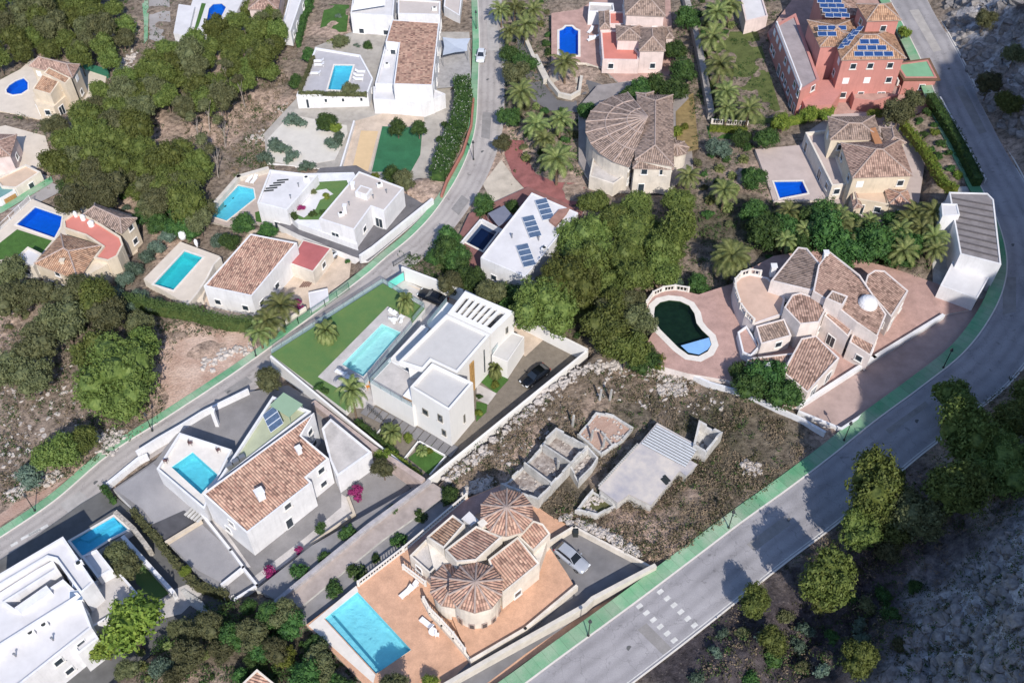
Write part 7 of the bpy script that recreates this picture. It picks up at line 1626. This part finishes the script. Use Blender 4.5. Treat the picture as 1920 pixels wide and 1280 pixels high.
# trees on the shaded rocky hill across the road
for x, y, s, k, l in ((1655, 900, 1.15, 'pine', 'large sunlit pine leaning over the lower road'), (1630, 960, .8, 'pine', 'lower lobe of pines below the large sunlit one'), (1790, 745, .85, 'pine', 'pine with a round top beside the curved road'), (1825, 800, 1.15, 'pine', 'big pine on the shaded hill right of the road'), (1885, 860, .8, 'bigpine', 'wide dark pine at the right edge of the hill'), (1800, 900, 1.1, 'pine', 'pine in the deep shade in the middle of the hill'), (1905, 775, .8, 'pine', 'dark pine at the right edge beside the road'), (1565, 1075, 1.0, 'pine', 'yellow lit pine standing alone near the bottom road'), (1545, 1110, .6, 'pine', 'lower part pine beneath the yellow lit lone pine'), (1420, 1125, .6, 'pine', 'small bright pine beside the crossing'), (1615, 1230, .6, 'pine', 'small bright pine at the bottom right among rocks'), (1665, 1025, .5, 'olive', 'narrow grey pine between the lone pine and the dark hill'), (1450, 1200, .5, 'pine', 'small pine at the bottom below the crossing'), (1860, 150, .7, 'olive', 'yellowish pine on the cliff at the top right'), (1890, 190, .7, 'pine', 'pine low on the cliff at the top right'), (1905, 100, .6, 'olive', 'pine at the right edge of the top cliff'), (1850, 30, .6, 'olive', 'grey bush high on the top right cliff'), (1720, 950, .9, 'olive', 'shaded pine below the big pines of the hill')):
    plant(k, x, y, s, l, base=False, zs=1.35 if s > .95 else 1.1)
# dense garden planting between the houses
def garden(poly, sp, kinds, desc, grp, seed, sc, n=40):
    r = random.Random(seed); pts = []; x0, x1 = min(p[0] for p in poly), max(p[0] for p in poly); y0, y1 = min(p[1] for p in poly), max(p[1] for p in poly)
    for _ in range(3000):
        x, y = r.uniform(x0, x1), r.uniform(y0, y1); g = G0(x, y)
        if not inpoly(x, y, poly) or onplot(g.x, g.y) or any((x - a) ** 2 + ((y - b) * 1.2) ** 2 < sp * sp for a, b in pts): continue
        if min(abs(float(dist_line(np.array([g.x]), np.array([g.y]), RA)[0])), abs(float(dist_line(np.array([g.x]), np.array([g.y]), RB)[0]))) < 5.5: continue
        pts.append((x, y))
        if len(pts) >= n: break
    for x, y in pts: kk = r.choice(kinds); plant(kk, x, y, r.uniform(*sc), NOUN[kk] + ' at the ' + part_of(pts, x, y) + ' of ' + desc, grp)
garden([(950, 0), (1030, 0), (1032, 110), (985, 70), (960, 120), (1000, 200), (1100, 215), (1085, 260), (1040, 330), (1000, 320), (950, 250)], 20, ['bush', 'bush', 'dwarfpalm', 'bush', 'olivebush'], 'the bed between upper road and pink villa', 'planting between upper road and pink villa', 61, (.6, 1.0), 34)
garden([(1310, 0), (1400, 0), (1330, 120), (1345, 220), (1330, 225), (1315, 120)], 17, ['bush', 'dwarfpalm', 'bush'], 'the bed beside the stone retaining wall', 'planting beside the stone retaining wall', 62, (.6, .95), 22)
garden([(1300, 300), (1410, 275), (1412, 370), (1400, 430), (1340, 425), (1320, 400), (1310, 340)], 26, ['bush', 'bush', 'olivebush', 'dwarfpalm'], 'the garden left of the rosy terrace', 'planting right of the central grove', 63, (.6, 1.0), 40)
garden([(1440, 425), (1520, 430), (1600, 432), (1740, 430), (1750, 500), (1690, 505), (1560, 468), (1490, 470), (1440, 490)], 24, ['broad', 'bush', 'broad', 'palm'], 'the tree belt above the hacienda', 'planting belt above the hacienda', 64, (.6, .95), 44)
garden([(760, 480), (870, 430), (905, 500), (950, 540), (990, 590), (940, 570), (860, 535), (790, 500)], 19, ['bush', 'olivebush', 'broad', 'bush'], 'the strip behind the new villa', 'planting behind the new villa', 65, (.55, .9), 26)
garden([(1040, 600), (1110, 580), (1200, 590), (1215, 640), (1200, 690), (1110, 650)], 20, ['olivebush', 'bush', 'olive'], 'the gap between villa wall and kidney pool', 'planting between villa and kidney pool', 66, (.5, .75), 22)
garden([(270, 1120), (450, 1130), (560, 1165), (640, 1230), (640, 1290), (240, 1290)], 24, ['broad', 'bush', 'olive', 'bush', 'dwarfpalm'], 'the shady bottom edge garden', 'planting at the bottom edge', 67, (.35, .6), 34)
garden([(100, 370), (300, 370), (420, 390), (380, 450), (300, 440), (255, 400), (180, 378)], 20, ['broad', 'bush', 'olive', 'bluebush'], 'the strip between wood and left pools', 'planting under the dense wood', 68, (.6, .9), 30)
garden([(0, 520), (60, 540), (160, 560), (280, 590), (280, 640), (180, 620), (0, 640)], 26, ['olive', 'olivebush', 'bush'], 'the slope under the red terrace house', 'planting on the left slope', 69, (.6, .9), 24)
garden([(1580, 960), (1730, 870), (1880, 720), (1920, 700), (1920, 960), (1800, 1000), (1700, 1060), (1560, 1100)], 46, ['pine', 'olive', 'pine', 'olivebush'], 'the shaded hill across the road', 'pines of the shaded hill', 70, (.5, .85), 8)
garden([(1350, 1190), (1560, 1130), (1720, 1060), (1700, 1250), (1560, 1280), (1300, 1280)], 36, ['olivebush', 'bush', 'bluebush'], 'the shaded slope below the crossing', 'bushes of the shaded slope', 71, (.7, 1.2), 22)
garden([(1640, 205), (1740, 210), (1800, 330), (1770, 340), (1700, 260), (1640, 215)], 18, ['bush', 'limebush', 'bush'], 'the bed beside the cream house', 'shrubs beside the cream house drive', 72, (.7, 1.0), 16)
# hedges round the plots
hedge('bright clipped hedge above the curved road beside the cream house', [(1690, 240), (1730, 290), (1765, 350), (1790, 365)], 1.6, 1.4, leaf_lime, seed=31); hedge('dark outer hedge along the curved road', [(1740, 190), (1790, 270), (1830, 350)], 2.0, 1.8, leaf_dark, seed=32); hedge('hedge between the red mansion and the cream house', [(1445, 240), (1500, 230), (1560, 212)], 1.6, 1.3, leaf_lime, seed=33)
hedge('dark hedge along the right of the planter terrace at the top', [(590, -10), (572, 40), (560, 90)], 1.8, 1.0, leaf_dark, seed=34); hedge('low green hedge below the palm garden balustrade', [(1330, 245), (1400, 250)], 1.0, 1.2, leaf_lime, seed=35)
gwall('white roadside wall behind the dark outer hedge', [(1760, 190), (1800, 262), (1845, 345)], 1.0, .25, white)
def scatter(name, regions, n, mat, size, per, leaf, label, seed, hgt=.5, avoid=True):
    rs = np.random.RandomState(seed); cs = []; rr = []
    for poly, w in regions:
        k = 0; x0, x1 = min(p[0] for p in poly), max(p[0] for p in poly); y0, y1 = min(p[1] for p in poly), max(p[1] for p in poly); tries = 0
        while k < int(n * w) and tries < n * 20:
            tries += 1; x, y = rs.uniform(x0, x1), rs.uniform(y0, y1)
            if not inpoly(x, y, poly): continue
            p = W(x, y, 0); p = G0(x, y) if not (x > 1250 and y > 640 or x > 1700) else G(x, y)
            if vnoise(np.array([p.x * .35 + seed]), np.array([p.y * .35]))[0] < .38: continue
            if avoid and onplot(p.x, p.y): continue
            s = size * rs.uniform(.5, 1.3); cs.append((p.x, p.y, p.z + s * hgt)); rr.append(s); k += 1
    V, F = clumps(rs, np.array(cs), np.array(rr), per, leaf, .75); o = mesh_np(name, V, F, mat); tag(o, kind='stuff', label=label, cat='scrub'); return o
plotR = [(955, 790), (1110, 690), (1270, 700), (1430, 770), (1530, 830), (1400, 950), (1250, 1050), (1190, 1050), (1080, 985), (1000, 960), (860, 910), (830, 890)]
leftR = [(0, 560), (120, 500), (480, 620), (330, 640), (300, 800), (80, 920), (0, 950)]
slopeR = [(360, 180), (520, 110), (560, 200), (500, 320), (440, 330), (380, 340), (330, 330)]
hillR = [(1300, 1280), (1330, 1180), (1600, 960), (1720, 880), (1900, 700), (1920, 700), (1920, 1280)]
topR = [(940, 0), (1030, 0), (1030, 200), (1100, 250), (1090, 330), (950, 330)]
gardR = [(1270, 0), (1460, 0), (1450, 280), (1340, 330), (1270, 320)]; midR = [(1340, 330), (1750, 400), (1740, 530), (1500, 470), (1380, 540), (1200, 560), (1180, 620), (1100, 640), (960, 570), (1050, 440)]; nearR = [(740, 470), (880, 430), (1000, 560), (1100, 640), (960, 590), (760, 500)]
botR = [(330, 1130), (450, 1130), (560, 1160), (680, 1280), (250, 1280)]; tl = [(0, 0), (560, 0), (560, 110), (380, 330), (120, 380), (0, 280)]
allc = [(480, 200), (560, 200), (520, 330), (430, 340)]
scatter('dry_scrub', [(plotR, 1.0), (leftR, .5), (slopeR, .3), (hillR, .4), (tl, .3)], 1900, M('dry_brush', (.25, .19, .13), .2, 1, .95, col2=(.12, .10, .07)), .5, 13, .12, 'dry brown scrub covering the empty ground', 41, .35)
scatter('green_scrub', [(plotR, .16), (leftR, .45), (midR, .8), (gardR, .35), (topR, .3), (nearR, .35), (botR, .35), (hillR, .45), (tl, .5), (allc, .1)], 1500, leaf_dark, .6, 15, .13, 'dark green undergrowth between the plots', 42, .4)
scatter('olive_scrub', [(plotR, .6), (leftR, .35), (slopeR, .2), (hillR, .45), (midR, .2), (tl, .3)], 1300, leaf_olive, .55, 14, .12, 'olive undergrowth on the open ground', 43, .4)
def rocks(name, regions, n, size, mat, label, seed):
    rs = np.random.RandomState(seed); V0, F0 = ico(1); parts = []
    for line, w in regions:
        L = [np.array(p, float) for p in line]
        for _ in range(int(n * w)):
            i = rs.randint(len(L) - 1); q = L[i] + (L[i + 1] - L[i]) * rs.rand() + rs.normal(size=2) * np.array([7, 5]); p = G(q[0], q[1])
            if onplot(p.x, p.y): continue
            s = size * rs.uniform(.3, 1.3); P = V0 * (1 + rs.uniform(-.28, .28, (len(V0), 1))) * s * np.array([1, rs.uniform(.6, 1), rs.uniform(.4, .8)]); a = rs.uniform(0, 6); P[:, :2] = P[:, :2] @ np.array([[math.cos(a), -math.sin(a)], [math.sin(a), math.cos(a)]]); parts.append((P + np.array([p.x, p.y, p.z + s * .15]), F0))
    V, F = join_vf(parts); me = mesh_np(name, V, F, mat); tag(me, kind='stuff', label=label, cat='rocks'); return me
rocks('rubble', [([(840, 900), (900, 850), (990, 770), (1060, 715), (1110, 685)], .6), ([(1110, 690), (1180, 685), (1250, 700), (1280, 735)], .5), ([(1060, 975), (1130, 1000), (1200, 1040)], .6), ([(1240, 730), (1280, 735)], .2), ([(165, 815), (230, 820), (190, 850)], .3), ([(20, 930), (110, 890)], .2), ([(880, 920), (920, 905)], .3), ([(1395, 870), (1420, 880)], .1), ([(380, 690), (430, 660), (470, 650)], .2), ([(470, 260), (520, 250), (545, 200)], .3), ([(250, 100), (240, 120), (215, 130)], .2)], 420, .42, palerock, 'pale rubble stones tipped along walls and slopes', 51)
rs_ = np.random.RandomState(77)
def area_rocks(name, poly, n, size, mat, label, seed):
    rs = np.random.RandomState(seed); V0, F0 = ico(1); parts = []; x0, x1 = min(p[0] for p in poly), max(p[0] for p in poly); y0, y1 = min(p[1] for p in poly), max(p[1] for p in poly); k = 0
    while k < n:
        x, y = rs.uniform(x0, x1), rs.uniform(y0, y1)
        if not inpoly(x, y, poly): continue
        p = G(x, y); k += 1; s = size * rs.uniform(.25, 1) ** 1.6 * 1.3
        P = np.sign(V0) * np.abs(V0) ** .7 * (1 + rs.uniform(-.3, .3, (len(V0), 1))) * s * np.array([1, rs.uniform(.5, 1), rs.uniform(.35, .75)]); a = rs.uniform(0, 6); P[:, :2] = P[:, :2] @ np.array([[math.cos(a), -math.sin(a)], [math.sin(a), math.cos(a)]]); parts.append((P + np.array([p.x, p.y, p.z]), F0))
    V, F = join_vf(parts); tag(mesh_np(name, V, F, mat), kind='stuff', label=label, cat='rocks')
area_rocks('rock_outcrop', [(1760, 1120), (1800, 1060), (1920, 980), (1920, 1280), (1650, 1280), (1690, 1235)], 300, .8, rockm, 'grey broken limestone on the slope at the bottom right', 52)
area_rocks('cliff_rocks', [(1770, 0), (1920, 0), (1920, 260), (1880, 240), (1800, 100)], 260, 1.0, rockm, 'grey broken rock on the cliff at the top right', 53)
area_rocks('small_stones', [(955, 790), (1110, 690), (1270, 700), (1380, 760), (1300, 780), (1230, 770), (1100, 740), (1000, 860), (900, 900)], 260, .3, palerock, 'pale stones strewn over the upper ruin plot', 54)
area_rocks('slope_stones', [(20, 700), (140, 640), (170, 780), (60, 900), (0, 900), (0, 720)], 200, .35, palerock, 'pale stones on the grey slope at the left', 55)
# ================================================================== terrain
def build_terrain():
    step = 1.0; xs = np.arange(-190, 215, step); ys = np.arange(-60, 300, step); X, Y = np.meshgrid(xs, ys); x = X.ravel(); y = Y.ravel()
    z = H(x, y)
    dA = np.abs(dist_line(x, y, RA)); dB = dist_line(x, y, RB); far = (sstep(5, 9, dA) * sstep(7, 10, np.abs(dB)))
    z = z + ((fbm(x * .3, y * .3) - .5) * .9 * far * (dB < 0))
    soil_shade = np.zeros(len(x))
    for poly, zz in PLOTS:
        P = np.array(poly); lo, hi = P.min(0) - 1, P.max(0) + 1
        idx = np.nonzero((x > lo[0]) & (x < hi[0]) & (y > lo[1]) & (y < hi[1]))[0]
        if not len(idx): continue
        px, py = x[idx], y[idx]; ins = np.zeros(len(idx), bool); dm = np.full(len(idx), 1e9); n = len(P)
        for i in range(n):
            a, b = P[i], P[(i + 1) % n]
            c = ((a[1] > py) != (b[1] > py)) & (px < (b[0] - a[0]) * (py - a[1]) / ((b[1] - a[1]) + 1e-12) + a[0]); ins ^= c
            d = b - a; t = np.clip(((px - a[0]) * d[0] + (py - a[1]) * d[1]) / (d @ d), 0, 1); dm = np.minimum(dm, np.hypot(px - a[0] - t * d[0], py - a[1] - t * d[1]))
        k = ~ins & (dm < 1.0) & (z[idx] > zz); z[idx[k]] = zz - .3
        k = ins & (dm > .75); z[idx[k]] = np.minimum(z[idx[k]], zz - 2.2)
        k = ins & (dm <= .75); z[idx[k]] = np.minimum(z[idx[k]], zz - .25)
    nx, ny = len(xs), len(ys); i = np.arange(nx * ny).reshape(ny, nx)
    F = np.stack([i[:-1, :-1].ravel(), i[:-1, 1:].ravel(), i[1:, 1:].ravel(), i[1:, :-1].ravel()], 1)
    # soils, with hill shade painted in further down: 0 scrub earth, 1 pink bare soil, 2 grey rock of the hill, 3 pale sand
    col = np.zeros((len(x), 4)); col[:, 3] = 1
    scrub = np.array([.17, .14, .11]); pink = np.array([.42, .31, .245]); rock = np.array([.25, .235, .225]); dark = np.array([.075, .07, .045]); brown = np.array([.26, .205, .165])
    n1 = fbm(x * .09 + 40, y * .09)[:, None]; n2 = fbm(x * .35, y * .35 + 9)[:, None]
    c = scrub * (1 - n2) + brown * n2 + (pink - scrub) * sstep(.56, .72, n1) * .7
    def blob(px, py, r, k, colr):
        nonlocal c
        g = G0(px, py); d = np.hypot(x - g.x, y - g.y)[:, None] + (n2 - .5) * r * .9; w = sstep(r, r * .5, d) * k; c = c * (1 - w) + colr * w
    for b in [(420, 230, 9, .9, pink), (500, 200, 7, .9, pink), (520, 260, 6, .8, pink), (240, 60, 5, .9, pink), (60, 790, 12, .7, brown), (330, 690, 10, 1, pink), (130, 930, 8, .9, pink), (1130, 1000, 6, .8, pink), (1200, 1010, 7, .9, pink), (1180, 720, 5, .6, pink), (1280, 735, 4, .8, pink), (1040, 720, 5, .6, pink), (1360, 920, 6, .5, pink), (1400, 800, 11, .55, dark), (1290, 940, 6, .6, pink), (1100, 760, 5, .6, pink), (990, 800, 5, .5, pink), (1330, 980, 8, .6, dark), (1060, 740, 7, .5, dark), (1180, 760, 8, .5, dark), (1300, 780, 7, .5, dark), (900, 860, 6, .5, dark), (1060, 940, 6, .6, dark), (1370, 900, 7, .5, dark), (1240, 1030, 6, .8, pink), (560, 250, 6, .7, pink), (1360, 420, 9, .8, dark), (1500, 440, 12, .8, dark), (1650, 470, 9, .8, dark), (1000, 200, 7, .7, dark), (1060, 620, 6, .7, dark), (860, 500, 7, .7, dark), (1330, 180, 5, .7, dark), (400, 1180, 9, .7, dark), (500, 1230, 9, .7, dark), (1380, 1215, 13, .8, dark), (1300, 1270, 8, .8, dark)]: blob(*b)  # the last dark entries stand for shade from the hill
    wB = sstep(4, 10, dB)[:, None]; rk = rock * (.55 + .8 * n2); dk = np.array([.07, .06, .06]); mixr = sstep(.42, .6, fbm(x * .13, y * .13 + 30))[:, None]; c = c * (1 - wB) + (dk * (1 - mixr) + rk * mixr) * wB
    c0 = c; lr = np.array([.42, .41, .42])
    for q_, r_ in (((1850, 1120), 11), ((1720, 1260), 7), ((1900, 1020), 7), ((1840, 40), 8), ((1880, 130), 7)):
        g_ = G(*q_); d_ = np.hypot(x - g_.x, y - g_.y)[:, None] + (n2 - .5) * 9; w_ = sstep(r_, r_ * .55, d_) * .85; c = c * (1 - w_) + lr * w_
    for q_, r_ in (((1380, 1215), 13), ((1300, 1275), 9), ((1500, 1180), 12), ((1600, 1100), 9), ((1700, 960), 12)):  # dark blobs paint shade and dark brush onto the hill slope
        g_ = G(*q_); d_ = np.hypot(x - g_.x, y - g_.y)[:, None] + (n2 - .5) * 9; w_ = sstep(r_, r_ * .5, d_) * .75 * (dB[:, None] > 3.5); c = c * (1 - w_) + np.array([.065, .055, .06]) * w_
    col[:, :3] = c
    o = mesh_np('terrain', np.stack([x, y, z], 1), F, M_terrain(), smooth=True); tag(o, kind='structure')
    at = o.data.attributes.new('soil_shade', 'FLOAT_COLOR', 'POINT'); at.data.foreach_set('color', col.astype(np.float32).ravel())
def M_terrain():
    m = bpy.data.materials.new('terrain_soil_shade'); m.use_nodes = True; t = m.node_tree; N = t.nodes; L = t.links; b = N['Principled BSDF']; b.inputs['Roughness'].default_value = .95; b.inputs['Specular IOR Level'].default_value = .1
    at = N.new('ShaderNodeAttribute'); at.attribute_name = 'soil_shade'; co = N.new('ShaderNodeNewGeometry').outputs['Position']
    n1 = N.new('ShaderNodeTexNoise'); n1.inputs['Scale'].default_value = 1.1; n1.inputs['Detail'].default_value = 8; n1.inputs['Roughness'].default_value = .75; L.new(co, n1.inputs['Vector'])
    r = N.new('ShaderNodeMapRange'); r.inputs['From Min'].default_value = .35; r.inputs['From Max'].default_value = .66; r.inputs['To Min'].default_value = .42; r.inputs['To Max'].default_value = 1.75; L.new(n1.outputs['Fac'], r.inputs[0])
    s = N.new('ShaderNodeVectorMath'); s.operation = 'SCALE'; L.new(at.outputs['Color'], s.inputs[0]); L.new(r.outputs[0], s.inputs['Scale'])
    vo = N.new('ShaderNodeTexVoronoi'); vo.inputs['Scale'].default_value = 1.6; L.new(co, vo.inputs['Vector']); rr = N.new('ShaderNodeMapRange'); rr.inputs['From Min'].default_value = .05; rr.inputs['From Max'].default_value = .22; rr.inputs['To Min'].default_value = .35; rr.inputs['To Max'].default_value = 0; L.new(vo.outputs['Distance'], rr.inputs[0])
    mx = N.new('ShaderNodeMix'); mx.data_type = 'RGBA'; L.new(rr.outputs[0], mx.inputs['Factor']); L.new(s.outputs[0], mx.inputs['A']); mx.inputs['B'].default_value = (.36, .31, .26, 1); L.new(mx.outputs['Result'], b.inputs['Base Color'])
    bp = N.new('ShaderNodeBump'); bp.inputs['Strength'].default_value = .9; bp.inputs['Distance'].default_value = .5; L.new(n1.outputs['Fac'], bp.inputs['Height']); L.new(bp.outputs[0], b.inputs['Normal']); return m
build_terrain()
drop_unused()
